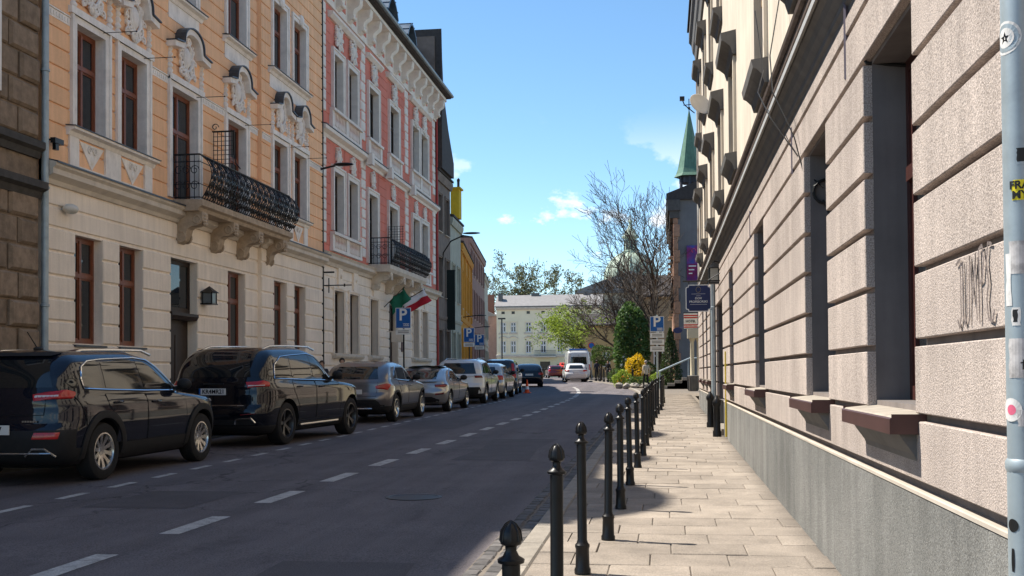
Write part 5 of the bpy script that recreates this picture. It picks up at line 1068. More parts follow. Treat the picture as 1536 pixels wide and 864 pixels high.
# ---- 1. dark blue SUV with chrome window line, cladding and ten-spoke polished wheels
def T_suv(L_, H, W_, belt, nose=.98, hood=1.08, cowl=None, tail=.10, rake=.55, scr=.95, rin=.62, gw=None):
    """general tall hatchback body table"""
    hw = W_/2; cowl = cowl or L_-1.28; gw = gw or hw-.2
    return [(.24, .22, L_-.30, hw-.12, .45, .62), (.32, .08, L_-.16, hw-.055, .5, .75), (.45, .02, L_-.04, hw-.02, .5, .85), (.60, .0, L_, hw-.005, .5, .9), (min(.72, nose-.16), .035, L_-.005, hw, .5, .9), (min(.76, nose-.12), .075, L_-.01, hw, .5, .9),
            (nose-.07, .09, L_-.04, hw-.004, .5, .92), (nose, .10, L_-.14, hw-.012, .5, .95), ((nose+hood)/2, tail, L_-.5, hw-.03, .5, .95), (hood-.005, tail+.012, cowl+.12, hw-.05, .5, .8), (belt+.04, tail+.05, cowl-.06, hw-.075, .48, .7),
            (belt+(H-belt)*.45, tail+rake*.36, cowl-scr*.45, gw+.075, .34, .62), (belt+(H-belt)*.75, tail+rake*.68, cowl-scr*.78, gw+.015, .32, .6), (H-.085, tail+rake*.86, cowl-scr, gw-.04, .32, .6), (H-.04, tail+rake, cowl-scr-.16, gw-.1, .34, .6), (H-.012, tail+rake+.2, cowl-scr-.4, gw-.24, .4, .5), (H, tail+rake+.5, cowl-scr-.75, gw-.45, .3, .35)]
P_blue = paint('midnight_blue_paint', (.006, .008, .016), .3); P_obs = paint('obsidian_black_paint', (.005, .006, .010), .3); P_grey = paint('mineral_grey_paint', (.17, .155, .15), .6, .28); P_silver = paint('silver_paint', (.40, .385, .36), .65, .28)
P_white = paint('white_car_paint', (.66, .66, .65), 0, .25); P_cham = paint('champagne_paint', (.50, .47, .42), .4, .28); P_dgrey = paint('dark_graphite_paint', (.035, .037, .042), .5, .28); P_maroon = paint('maroon_paint', (.11, .01, .014), .3)
def ex_blue(root, C):
    face_lines(root, C, [('rear', [(-.62, .86), (-.64, 1.14)]), ('rear', [(.62, .86), (.64, 1.14)]), ('rear', [(-.62, .86), (.62, .86)]), ('side', [(.62, .5), (.52, .86), (.36, 1.12)])])
    b = MB(); b.tube([C.rear(-.72+1.44*i/12, .40+.0*i, .012) for i in range(13)], .012, 5); b.local('bumper_trim', M_alloy, root)
    for sg in (-1, 1):
        b = MB(); b.tube([(sg*.42, C.rear(.42, .37)[1]-.012, .37), (sg*.52, C.rear(.52, .43)[1]-.012, .455), (sg*.66, C.rear(.66, .43)[1]-.012, .455), (sg*.76, C.rear(.76, .37)[1]-.01, .36)], .014, 6); b.local('exhaust_trim', M_alloy, root)
        C.panel('reflector', M_tail, root, poly_rows([(22, .575), (52, .575), (54, .655), (24, .655)], 3), lambda t, z, o, s: C.corner(t, z, o, s), 8, .016, sg=sg)
        C.panel('quarter_glass', M_carglass, root, poly_rows([(.26, 1.18), (.46, 1.18), (.48, 1.30), (.42, 1.36), (.34, 1.31)], 5), lambda t, z, o, s: C.side(t, z, o, s), 6, .004, sg=sg)
    tubep(root, 'wiper', M_plastic, [C.rear(.02, 1.13, .03), C.rear(-.25, 1.16, .035), C.rear(-.5, 1.2, .03)], .012)
    p = C.warp((.0, .95, C.zt)); tubep(root, 'aerial', M_plastic, [p, (0, .72, p[2]+.22)], .007); b = MB(); b.ball((0, .95, p[2]+.01), (.04, .1, .03), 8, 5); b.local('aerial_base', M_plastic, root, 50)
    b = MB()
    for k in range(6): b.box((.36+.035*k, C.rear(.45, .78)[1]-.012, .775), (.385+.035*k, C.rear(.45, .78)[1]-.004, .795))
    b.local('badge', M_alloy, root)
    C.panel('spoiler', root.children[0].data.materials[0], root, [(C.zt-.075, -.56, .56), (C.zt-.045, -.6, .6), (C.zt-.03, -.56, .56)], lambda t, z, o, s: C.rear(t, z, .07 if z < C.zt-.06 else o), 12, .02)
B1 = 1.13
T1 = T_suv(4.62, 1.68, 1.86, B1, .97, 1.07, tail=.09, rake=.34, cowl=3.42, scr=.92)
build_car('blue_suv', 'midnight blue SUV with chrome window line and bright ten spoke wheels', T1, 4.62, B1, .365, (.98, 3.68), .80, P_blue, mats=[M_plastic], pick=lambda x, y, z: 1 if z < .44 or (y < .4 and z < .70 and abs(x) < .95 and z < .72) else 0,
    glass=[[(.60, 1.17), (1.02, 1.15), (1.02, 1.53), (.80, 1.52), (.64, 1.45), (.57, 1.29)], [(1.10, 1.145), (1.98, 1.115), (1.86, 1.555), (1.10, 1.54)], [(2.07, 1.112), (3.02, 1.095), (2.85, 1.20), (2.52, 1.43), (2.28, 1.53), (1.96, 1.56)]],
    doors=[([(1.25, .46), (2.02, .46), (2.04, 1.07), (1.06, 1.09), (1.08, .95), (1.32, .72)], (1.3, .98)), ([(2.05, .46), (3.10, .46), (3.18, .72), (3.12, 1.05), (2.06, 1.07)], (2.28, .96))],
    tails=[([(21, 1.03), (72, 1.05), (80, 1.13), (62, 1.165), (20, 1.125)], M_tail), ([(22, 1.07), (50, 1.08), (50, 1.108), (22, 1.10)], M_clear)], rwin=[(-.68, 1.19), (.68, 1.19), (.56, 1.56), (-.56, 1.56)], wscreen=[(-.68, 1.14), (.68, 1.14), (.50, 1.52), (-.50, 1.52)],
    plate=(.63, '        7', .26), rails=(.75, 2.75, 1.665, .56), mid=(-8.54, 15.76), rz_=R(-2.6), rd=.035, clad=.09, mirror=(2.98, 1.11), extra=ex_blue, heads=[([(30, .88), (70, .9), (76, .95), (30, .96)], M_clear)], ra=.43, rr=.232)
# ---- 2. black SUV, larger
B2 = 1.16; T2 = T_suv(4.93, 1.80, 1.97, B2, 1.02, 1.14, tail=.10, rake=.52, cowl=3.62, scr=.95)
def ex_black(root, C):
    face_lines(root, C, [('rear', [(-.66, .70), (.66, .70)]), ('rear', [(-.66, .70), (-.69, 1.18)]), ('rear', [(.66, .70), (.69, 1.18)])])
    b = MB(); b.tube([C.rear(-.6+1.2*i/10, .74, .012) for i in range(11)], .009, 5); b.local('tailgate_trim', M_chrome, root)
    for sg in (-1, 1):
        b = MB(); b.tube([C.rear(sg*.46, .42, .02), C.rear(sg*.48, .50, .02), C.rear(sg*.74, .52, .02), C.rear(sg*.80, .44, .02)], .018, 6); b.local('exhaust_trim', M_chrome, root)
        C.panel('reflector', M_taild, root, poly_rows([(22, .575), (46, .58), (47, .61), (22, .605)], 2), lambda t, z, o, s: C.corner(t, z, o, s), 8, .012, sg=sg); b = MB(); b.tube([C.side(1.55+1.75*i/8, .34, .03, sg) for i in range(9)], .024, 6); b.local('side_step', M_alloy, root)
    C.panel('bumper_insert', M_plastic, root, [(.40, -.78, .78), (.46, -.8, .8), (.5, -.78, .78)], lambda t, z, o, s: C.rear(t, z, o), 12, .01); b = MB(); b.box((-.2, C.rear(0, 1.14)[1]-.02, 1.11), (.2, C.rear(0, 1.14)[1], 1.14)); b.local('tailgate_handle', M_plastic, root)
build_car('black_suv', 'large black SUV with silver roof rails and dark spoked wheels', T2, 4.93, B2, .385, (1.05, 4.04), .83, P_obs, mats=[M_plastic], pick=lambda x, y, z: 1 if z < .38 else 0, rim=M_dalloy, spokes=5,
    glass=[[(.62, 1.21), (1.26, 1.19), (1.24, 1.62), (1.02, 1.61), (.72, 1.46)], [(1.36, 1.187), (2.22, 1.16), (2.12, 1.66), (1.36, 1.63)], [(2.31, 1.158), (3.25, 1.14), (3.02, 1.28), (2.70, 1.52), (2.5, 1.62), (2.22, 1.66)]],
    doors=[([(1.5, .44), (2.24, .44), (2.26, 1.14), (1.32, 1.16), (1.3, 1.0), (1.52, .7)], (1.55, 1.05)), ([(2.28, .44), (3.4, .44), (3.46, .75), (3.4, 1.1), (2.29, 1.14)], (2.5, 1.03))],
    tails=[([(30, 1.05), (76, 1.07), (78, 1.15), (62, 1.18), (28, 1.16)], M_tail), ([(31, 1.08), (64, 1.09), (64, 1.105), (31, 1.10)], M_clear)], rwin=[(-.66, 1.24), (.66, 1.24), (.54, 1.64), (-.54, 1.64)], wscreen=[(-.7, 1.22), (.7, 1.22), (.52, 1.65), (-.52, 1.65)],
    plate=(.93, 'KR4MR21', .26), rails=(.75, 2.95, 1.81, .60), mid=(-8.19, 22.62), rz_=R(-6.5), rd=.04, mirror=(3.2, 1.18), extra=ex_black, ra=.455, rr=.262, heads=[([(30, .9), (70, .92), (76, 1.0), (30, 1.0)], M_clear)], tw=.275)
# ---- 3. grey coupe-like crossover
B3_ = 1.02; T3 = T_suv(4.42, 1.55, 1.84, B3_, .93, 1.02, tail=.10, rake=.72, cowl=3.2, scr=.95)
def ex_grey(root, C):
    face_lines(root, C, [('rear', [(-.6, .66), (.6, .66)]), ('rear', [(-.6, .66), (-.62, 1.02)]), ('rear', [(.6, .66), (.62, 1.02)])])
    C.panel('bumper_insert', M_plastic, root, [(.34, -.76, .76), (.44, -.8, .8), (.56, -.62, .62), (.58, -.6, .6)], lambda t, z, o, s: C.rear(t, z, o), 12, .01); b = MB(); b.tube([C.rear(-.5+i*.1, .36, .02) for i in range(11)], .02, 5); b.local('skid_trim', M_alloy, root)
build_car('grey_crossover', 'mineral grey crossover with curved side glass and pale bumper trim', T3, 4.42, B3_, .35, (.92, 3.59), .79, P_grey, mats=[M_plastic], pick=lambda x, y, z: 1 if z < .42 else 0, rim=M_alloy, spokes=5,
    glass=[[(.82, 1.10), (1.15, 1.07), (1.16, 1.36), (1.0, 1.28)], [(1.22, 1.065), (2.0, 1.03), (1.92, 1.46), (1.6, 1.45), (1.24, 1.39)], [(2.08, 1.028), (2.9, 1.01), (2.65, 1.17), (2.42, 1.34), (2.2, 1.44), (2.0, 1.46)]],
    doors=[([(1.35, .44), (2.02, .44), (2.04, 1.01), (1.2, 1.04), (1.18, .9), (1.38, .66)], (1.45, .92)), ([(2.06, .44), (3.0, .44), (3.08, .7), (3.0, .99), (2.06, 1.01)], (2.26, .9))],
    tails=[([(27, .84), (60, .82), (80, .97), (60, .985), (26, .93)], M_tail)], rwin=[(-.62, 1.09), (.62, 1.09), (.5, 1.42), (-.5, 1.42)], wscreen=[(-.66, 1.06), (.66, 1.06), (.5, 1.42), (-.5, 1.42)], plate=(.72, '311', .26), mid=(-8.18, 30.95), rz_=R(-1.5), mirror=(2.85, 1.04), clad=.05, extra=ex_grey, ra=.41, rr=.23)
# ---- 4. silver fastback
B4_ = .92; T4 = T_suv(4.45, 1.42, 1.80, B4_, .82, .92, tail=.14, rake=1.25, cowl=3.2, scr=1.05, gw=.66)
def ex_silver(root, C):
    C.panel('boot_spoiler', P_silver, root, [(.93, -.58, .58), (.96, -.62, .62), (.985, -.56, .56)], lambda t, z, o, s: C.rear(t, z, .05 if z < .97 else .0), 12, .02)
    C.panel('bumper_insert', M_plastic, root, [(.3, -.66, .66), (.38, -.7, .7), (.46, -.5, .5), (.47, -.48, .48)], lambda t, z, o, s: C.rear(t, z, o), 12, .01)
    for sg in (-1, 1): C.panel('reflector', M_taild, root, poly_rows([(28, .52), (58, .54), (60, .60), (28, .58)], 3), lambda t, z, o, s: C.corner(t, z, o, s), 8, .012, sg=sg)
build_car('silver_fastback', 'low silver fastback with sloping rear glass and bright wheels', T4, 4.45, B4_, .325, (.88, 3.53), .77, P_silver, rim=M_alloy, spokes=5,
    glass=[[(1.02, 1.0), (1.5, .97), (1.5, 1.27), (1.3, 1.18)], [(1.56, .965), (2.1, .94), (2.02, 1.33), (1.75, 1.32), (1.57, 1.29)], [(2.17, .937), (2.95, .92), (2.7, 1.06), (2.45, 1.21), (2.25, 1.31), (2.1, 1.33)]],
    doors=[([(1.3, .36), (2.1, .36), (2.12, .91), (1.3, .94)], (1.5, .84)), ([(2.14, .36), (3.0, .36), (3.05, .6), (2.98, .9), (2.14, .91)], (2.3, .82))],
    tails=[([(26, .76), (66, .76), (80, .83), (62, .86), (25, .84)], M_taild), ([(28, .79), (60, .79), (60, .82), (28, .81)], M_tail)], rwin=[(-.56, 1.0), (.56, 1.0), (.5, 1.31), (-.5, 1.31)], wscreen=[(-.6, .97), (.6, .97), (.48, 1.31), (-.48, 1.31)], mid=(-7.93, 37.4), mirror=(2.85, .95), extra=ex_silver, ra=.385, rr=.23, rz_=R(-1))
# ---- 5. white tall wagon
B5_ = 1.05; T5 = T_suv(4.65, 1.66, 1.85, B5_, .98, 1.05, tail=.09, rake=.36, cowl=3.35, scr=.95)
def ex_white(root, C):
    C.panel('bumper_insert', M_plastic, root, [(.30, -.8, .8), (.40, -.84, .84), (.52, -.84, .84), (.62, -.8, .8)], lambda t, z, o, s: C.rear(t, z, o), 12, .012)
build_car('white_wagon', 'white tall wagon with black bumper and dark rear glass', T5, 4.65, B5_, .35, (.98, 3.8), .80, P_white, mats=[M_plastic], pick=lambda x, y, z: 1 if z < .4 else 0, spokes=5, rim=M_alloy,
    glass=[[(.5, 1.12), (1.1, 1.09), (1.1, 1.5), (.72, 1.46)], [(1.18, 1.087), (2.05, 1.06), (1.95, 1.52), (1.18, 1.51)], [(2.13, 1.057), (3.0, 1.04), (2.75, 1.2), (2.5, 1.4), (2.3, 1.5), (2.04, 1.525)]],
    doors=[([(1.3, .42), (2.07, .42), (2.09, 1.04), (1.14, 1.06), (1.12, .9), (1.36, .68)], (1.4, .95)), ([(2.11, .42), (3.1, .42), (3.15, .7), (3.1, 1.02), (2.11, 1.04)], (2.32, .93))],
    tails=[([(30, .95), (66, .95), (66, 1.04), (30, 1.04)], M_taild)], rwin=[(-.66, 1.1), (.66, 1.1), (.54, 1.52), (-.54, 1.52)], wscreen=[(-.68, 1.1), (.68, 1.1), (.5, 1.52), (-.5, 1.52)], plate=(.68, '', .26), rails=(.75, 2.8, 1.665, .58), mid=(-7.97, 44.85), mirror=(2.95, 1.07), extra=ex_white, clad=.05, ra=.41)
# ---- 6. champagne hatchback
T6 = T_suv(4.3, 1.50, 1.78, .98, .88, .98, tail=.1, rake=.5, cowl=3.1, scr=.9); G6 = [[(.7, 1.04), (1.9, 1.0), (1.85, 1.38), (.9, 1.34)], [(1.98, .998), (2.75, .98), (2.4, 1.2), (2.1, 1.36), (1.92, 1.38)]]
build_car('champagne_hatchback', 'champagne coloured hatchback parked beyond the white wagon', T6, 4.3, .98, .33, (.85, 3.45), .76, P_cham, spokes=10, glass=G6, tails=[([(30, .8), (70, .8), (70, .98), (30, .98)], M_tail)], rwin=[(-.58, 1.05), (.58, 1.05), (.48, 1.36), (-.48, 1.36)], wscreen=[(-.62, 1.03), (.62, 1.03), (.48, 1.36), (-.48, 1.36)], mid=(-8.0, 50.6), mirror=(2.7, 1.0), doors=[([(1.2, .4), (1.93, .4), (1.95, .97), (1.1, 1.0)], (1.3, .88)), ([(1.97, .4), (2.85, .4), (2.8, .96), (1.97, .97)], (2.1, .87))])
# ---- 7. tall dark wagon with upright red lamps; 8. black estate; others beyond
T7 = T_suv(4.7, 1.70, 1.88, 1.05, .98, 1.05, tail=.08, rake=.28, cowl=3.4, scr=.9); G7 = [[(.5, 1.1), (1.95, 1.06), (1.88, 1.54), (.6, 1.5)], [(2.04, 1.06), (2.95, 1.04), (2.5, 1.36), (2.2, 1.5), (1.97, 1.54)]]
build_car('graphite_wagon', 'dark graphite wagon with tall upright red tail lamps', T7, 4.7, 1.05, .35, (1.0, 3.8), .8, P_dgrey, spokes=5, glass=G7, tails=[([(34, .8), (60, .8), (62, 1.2), (66, 1.5), (44, 1.5), (40, 1.15)], M_tail)], rwin=[(-.62, 1.12), (.62, 1.12), (.52, 1.54), (-.52, 1.54)], wscreen=[(-.66, 1.1), (.66, 1.1), (.5, 1.54), (-.5, 1.54)], plate=(.75, '', .26), loc=(-8.35, 55.3), mirror=(2.9, 1.07), rz_=R(4), doors=[([(1.2, .42), (1.98, .42), (2.0, 1.04), (1.1, 1.06)], (1.35, .95)), ([(2.02, .42), (3.0, .42), (2.95, 1.02), (2.02, 1.04)], (2.2, .93))])
T8 = T_suv(4.75, 1.47, 1.84, .96, .86, .96, tail=.12, rake=.75, cowl=3.45, scr=1.0); G8 = [[(.75, 1.02), (2.05, .98), (1.98, 1.36), (1.1, 1.33)], [(2.14, .98), (3.05, .96), (2.6, 1.2), (2.3, 1.34), (2.07, 1.36)]]
build_car('black_estate', 'glossy black estate car standing at the bend of the street', T8, 4.75, .96, .33, (1.0, 3.8), .79, P_obs, spokes=5, glass=G8, tails=[([(28, .78), (70, .78), (74, .92), (28, .9)], M_tail)], rwin=[(-.6, 1.03), (.6, 1.03), (.5, 1.34), (-.5, 1.34)], wscreen=[(-.62, 1.02), (.62, 1.02), (.48, 1.34), (-.48, 1.34)], plate=(.72, '', .26), loc=(-8.95, 73.5), rz_=R(9), mirror=(3.0, .99))
build_car('red_hatchback', 'small dark red hatchback far along the street', T6, 4.3, .98, .33, (.85, 3.45), .76, P_maroon, spokes=10, glass=G6, tails=[([(30, .8), (70, .8), (70, .98), (30, .98)], M_tail)], rwin=[(-.58, 1.05), (.58, 1.05), (.48, 1.36), (-.48, 1.36)], wscreen=[(-.62, 1.03), (.62, 1.03), (.48, 1.36), (-.48, 1.36)], loc=(-13.2, 136), mirror=(2.7, 1.0), group='cars far along the street', rz_=R(12))
build_car('white_hatchback', 'white hatchback driving away behind the ambulance', T6, 4.3, .98, .33, (.85, 3.45), .76, P_white, spokes=10, glass=G6, tails=[([(26, .82), (72, .84), (74, .98), (26, .96)], M_tail)], rwin=[(-.58, 1.05), (.58, 1.05), (.48, 1.36), (-.48, 1.36)], wscreen=[(-.62, 1.03), (.62, 1.03), (.48, 1.36), (-.48, 1.36)], plate=(.68, '', .26), loc=(-7.25, 92.5), mirror=(2.7, 1.0), group='vehicles driving away', rz_=R(9))
# ---- ambulance van
T9 = [(.25, .25, 5.5, .86, .3, .5), (.4, .1, 5.7, .95, .3, .6), (.6, .05, 5.8, .98, .28, .65), (1.0, .06, 5.75, .99, .26, .7), (1.15, .07, 5.2, .985, .26, .7), (1.35, .08, 4.75, .975, .26, .6), (1.9, .1, 4.3, .95, .26, .55), (2.35, .14, 4.0, .92, .26, .5), (2.55, .25, 3.8, .84, .26, .5), (2.62, .5, 3.4, .6, .3, .4)]
def ex_amb(root, C):
    b = MB(); b.box((-.75, .45, 2.6), (.75, .75, 2.72)); b.local('light_bar', M_signblue, root); b = MB(); b.box((-.8, .3, 2.5), (.8, .9, 2.6)); b.local('roof_pod', P_white, root)
    for sg in (1, -1): C.panel('side_stripe', M_tail, root, [(.95, .5, 4.6), (1.05, .5, 4.6), (1.12, .5, 4.6)], lambda t, z, o, s: C.side(t, z, o, s), 10, .004, sg=sg)
    face_lines(root, C, [('rear', [(0, .6), (0, 2.3)])])
build_car('ambulance', 'tall white ambulance van with blue light bar driving away', T9, 5.8, 1.2, .36, (1.1, 4.7), .82, P_white, spokes=5, rim=M_dalloy, glass=[[(3.2, 1.3), (4.4, 1.25), (4.0, 1.85), (3.2, 1.9)]], tails=[([(50, .9), (74, .9), (74, 1.4), (50, 1.4)], M_tail)], rwin=[(-.7, 1.4), (.7, 1.4), (.64, 2.05), (-.64, 2.05)], wscreen=[(-.7, 1.35), (.7, 1.35), (.66, 1.9), (-.66, 1.9)], loc=(-7.65, 100.5), rz_=R(9), mirror=(4.3, 1.35), extra=ex_amb, group='vehicles driving away', cat='ambulance', chrome=False)
# ================================================================ bollards
def bollard_mesh(h):
    b = MB(); b.lathe([(.058, 0), (.058, .03), (.05, .045), (.047, .17), (.052, .185), (.052, .20), (.040, .215), (.034, .235), (.0335, h-.155), (.048, h-.15), (.050, h-.138), (.030, h-.125), (.020, h-.105), (.022, h-.09), (.037, h-.082), (.041, h-.07), (.036, h-.035), (.020, h-.01), (.004, h)], 18)
    rb = MB()
    for k in range(8):
        t = 2*math.pi*k/8; rb.tube([(r*math.cos(t), r*math.sin(t), z) for r, z in ((.041, h-.07), (.0365, h-.035), (.021, h-.01), (.005, h+.001))], .0035, 4)
    return b.mesh('post', M_iron, 35), rb.mesh('finial_ribs', M_iron)
BM = bollard_mesh(1.06); BS = bollard_mesh(.9)
BOL = [(-.555, 3.98), (-.55, 5.62), (-.575, 7.75), (-.47, 9.24), (-.44, 11.21), (-.41, 13.43), (-.37, 15.61), (-.33, 17.63), (-.31, 19.83), (-.29, 22.01), (-.27, 24.2), (-.25, 26.6), (-.21, 29.86), (-.16, 32.0), (-.08, 34.7), (-.04, 37.6), (.01, 40.9)]
for i, (x, y) in enumerate(BOL):
    lab = 'low black iron bollard with ribbed acorn tip, sunk deeper than the rest of its row' if i == 0 else 'slim black iron bollard with acorn tip in the row along the kerb'
    r = empty('bollard', (x, y, pz(y)), lab, 'bollard', None if i == 0 else 'iron bollards along the kerb', random.uniform(0, 1)); r.rotation_euler.x = R(random.uniform(-1, 1)); r.rotation_euler.y = R(random.uniform(-1.1, .8))
    for nme, me in zip(('post', 'finial_ribs'), BS if i == 0 else BM): link(nme, me, r)
for i in range(13):
    t = i/12; y = 69.5+24*t; x = kr(y)+.45
    r = empty('bollard', (x, y, pz(y)), 'stout black bollard in the curved row round the garden corner', 'bollard', 'bollards round the garden corner'); r.scale = (1.9, 1.9, 1.05)
    for nme, me in zip(('post', 'finial_ribs'), BM): link(nme, me, r)
# two squat iron posts by the doorway
for y in (22.3, 25.45):
    b = MB(); b.lathe([(.085, 0), (.085, .1), (.07, .13), (.065, .6), (.09, .64), (.09, .7), (.05, .76), (.02, .82)], 14, (1.05, y, pz(y))); prop(b.build('guard_post', M_iron, None, 40, (1.05, y, pz(y))), 'squat black guard post beside the dark doorway', 'post', 'guard posts beside the doorway')
# ================================================================ parking signs
def psign(x, y, zt, w, label, plates=1, h=None, zpost=None, rot=0):
    h = h or w*1.32; r = empty('parking_sign', (x, y, pz(y)), label, 'sign', 'blue parking signs'); r.rotation_euler.z = rot
    def bx(name, m, x0, x1, z0, z1, y0, y1, par=None): b = MB(); b.box((x+x0, y+y0, z0), (x+x1, y+y1, z1)); return b.build(name, m, par or r)
    b = MB(); b.tube([(x, y, pz(y)), (x, y, zt+.06)], .032, 10); b.build('post', M_steel if plates > 1 else M_iron, r, 40)
    fc = bx('sign_plate', M_signwhite, -w/2, w/2, zt-h, zt, -.07, -.05); bx('blue_face', M_signblue, -w/2+.02, w/2-.02, zt-h+.02, zt-.02, -.074, -.069, fc)
    text('lettering', 'P', w*1.05, (x-.02*w, y-.078, zt-h*.36), (R(90), 0, 0), M_signwhite, fc, .004, w*.022)
    b = MB()      # pay symbol
    for k in range(3): cx = x+w*(.08+.12*k); b.tube([(cx+w*.055*math.cos(t), y-.077, zt-h*.83+w*.055*math.sin(t)) for t in [i*.7 for i in range(10)]], w*.012, 4)
    for q in (-.075, .075): b.box((x-w*.02, y-.079, zt-h*.83+w*q-.006), (x+w*.4, y-.075, zt-h*.83+w*q+.006))
    b.build('pay_symbol', M_signwhite, fc)
    for k in range(plates):
        z1 = zt-h-.03-k*.26; p = bx('lower_plate', M_signwhite, -w/2, w/2, z1-.2, z1, -.07, -.05); b = MB()
        for q in range(2): b.box((x-w*.36, y-.073, z1-.08-.06*q), (x+w*.36, y-.071, z1-.055-.06*q))
        b.build('print_line', M_dark, p)
    return r
psign(-9.56, 40.0, 3.98, .58, 'blue parking sign with white plate standing before the red house'); psign(-9.92, 56.0, 3.88, .56, 'blue parking sign with pale plate before the dark sooty house'); psign(-10.97, 65.5, 3.87, .58, 'small blue parking sign standing before the ochre house', h=.66)
psign(-.22, 42.0, 3.63, .53, 'blue parking sign with three plates behind the bollards by the garden', 3, h=.58)
# traffic cone, no-stopping disc, far lamp
r = empty('traffic_cone', (-7.25, 58.6, rz(58)), 'orange and white traffic cone at the end of the parked row', 'cone'); y = 58.6; b = MB(); b.lathe([(.14, .04), (.06, .5), (.03, .72)], 14, (-7.25, y, rz(y))); b.box((-7.45, y-.2, rz(y)), (-7.05, y+.2, rz(y)+.04)); b.build('cone', mat('cone_orange', (.75, .09, .02), .5, .1, 5), r, 40)
b = MB(); b.lathe([(.118, .2), (.088, .36)], 14, (-7.25, y, rz(y))); b.v = [(p[0]*1, p[1], p[2]) for p in b.v]; b.build('white_band', M_signwhite, r)
r = empty('no_stopping_sign', (-6.7, 104, pz(104)), 'round blue and red no stopping sign beside the ambulance', 'sign'); b = MB(); b.tube([(-6.7, 104, pz(104)), (-6.7, 104, 4.5)], .035); b.build('post', M_steel, r); b = MB(); b.lathe([(.32, 0), (.32, .03)], 20, (-6.7, 103.95, 4.1), 'y'); b.build('red_rim', MATS['sign_red'], r); b = MB(); b.lathe([(.25, 0), (.25, .045)], 20, (-6.7, 103.92, 4.1), 'y'); b.build('blue_disc', M_signblue, r)
r = empty('street_lamp', (-22.0, 150, gz(150)), 'tall black lamp post in front of the pale house at the end', 'street lamp'); b = MB(); b.tube([(-22, 150, gz(150)), (-22, 150, 9)], .1, 8); b.box((-22.5, 149.8, 9), (-21.5, 150.2, 9.2)); b.build('post', M_iron, r)
# litter bin, steps and rail by the garden
r = empty('litter_bin', (1.55, 58.6, pz(58)), 'slatted grey litter bin beside the garden steps', 'bin'); b = MB(); b.lathe([(.26, 0), (.3, .8), (.26, .82), (.24, .6)], 14, (1.55, 58.6, pz(58.6))); b.build('bin_body', M_dark, r, 40)
for k in range(14):
    t = 2*math.pi*k/14; b = MB(); b.tube([(1.55+.27*math.cos(t), 58.6+.27*math.sin(t), pz(58)+.05), (1.55+.31*math.cos(t), 58.6+.31*math.sin(t), pz(58)+.78)], .025, 4); b.build('slat', M_dark, r)
r = empty('garden_steps', (.9, 65, pz(65)), 'stone steps with sloping steel handrail leading up beside the garden', 'steps')
for k in range(4): b = MB(); b.box((-.2+.42*k, 63.5, gz(60)-.1), (3, 64.4, pz(64)+.16*(k+1))); b.build('step', M_kerb, r)
b = MB(); b.tube([(-.25, 63.3, pz(63)+1.0), (1.5, 63.3, pz(63)+1.75), (2.3, 63.3, pz(63)+1.75)], .045, 8); b.tube([(-.2, 63.3, pz(63)), (-.2, 63.3, pz(63)+1.0)], .03); b.tube([(1.4, 63.3, pz(63)), (1.4, 63.3, pz(63)+1.7)], .03); b.build('handrail', M_steel, r, 40)
# ================================================================ trees and plants
M_bark = mat('bare_bark', (.075, .058, .045), .9, .3, 6, bump=.4)
def bare_tree(name, label, base, h, lean, spread, seed, depth=6, r0=.2, group=None, first=.25, leaves=None, fan=.55, up=.12, dens=1, thin=.013):
    rr = random.Random(seed); root = empty(name, base, label, 'tree', group); tr = MB(); tw = MB(); tips = []
    def grow(p, d, l, r, k):
        n = 4; pts = [p]; rs = [r]; q = p.copy(); dd = d.copy()
        for i in range(n):
            dd = (dd+Vector((rr.gauss(0, .11), rr.gauss(0, .11), rr.gauss(0, .07)+up*.25))).normalized(); q = q+dd*(l/n); pts.append(q.copy()); rs.append(max(thin, r*(1-.35*(i+1)/n)))
        (tr if k <= 2 else tw).tube(pts, rs, 7 if k == 0 else 5 if k <= 2 else 3)
        if k >= depth-2: tips.extend(pts[2:])
        if k >= depth: return
        nb = rr.choice((2, 3)) if k else 4
        for j in range(nb):
            a = rr.uniform(0, 2*math.pi); s = rr.uniform(.35, .8)*fan/.55 if not (j == 0 and k) else rr.uniform(.05, .3); side = dd.orthogonal().normalized(); side.rotate(Matrix.Rotation(a, 3, dd)); nd = (dd+side*s*1.2+Vector((spread[0], spread[1], up))*(.5 if k else .9)).normalized()
            grow(q, nd, l*rr.uniform(.66, .86), rs[-1]*rr.uniform(.72, .95), k+1)
        if k >= 1:
            for j in range(int(2*dens)):
                i = rr.randint(1, n-1); side = dd.orthogonal().normalized(); side.rotate(Matrix.Rotation(rr.uniform(0, 6.28), 3, dd)); grow(pts[i], (dd*.6+side+Vector((0, 0, up))).normalized(), l*.5, rs[i]*.5, max(k+2, depth-2))
    grow(Vector(base), Vector((*lean, 1)).normalized(), h*first, r0, 0)
    tr.build('trunk', M_bark, root, 60); c = tw.build('crown', M_bark, root)
    if leaves:
        m, n, sz = leaves; b = MB()
        for i in range(n):
            p = rr.choice(tips)+Vector((rr.gauss(0, .25), rr.gauss(0, .25), rr.gauss(0, .2))); leafq(b, p, sz*rr.uniform(.6, 1.3), rr)
        b.build('leaves', m, c)
    return root
def leafq(b, p, s, rr):
    n = Vector((rr.gauss(0, 1), rr.gauss(0, 1), rr.gauss(.4, 1))).normalized(); t = n.orthogonal().normalized(); t.rotate(Matrix.Rotation(rr.uniform(0, 6.28), 3, n)); u = n.cross(t)
    b.add([p-t*s, p+u*s*.45, p+t*s, p-u*s*.45], [(0, 1, 2, 3)])
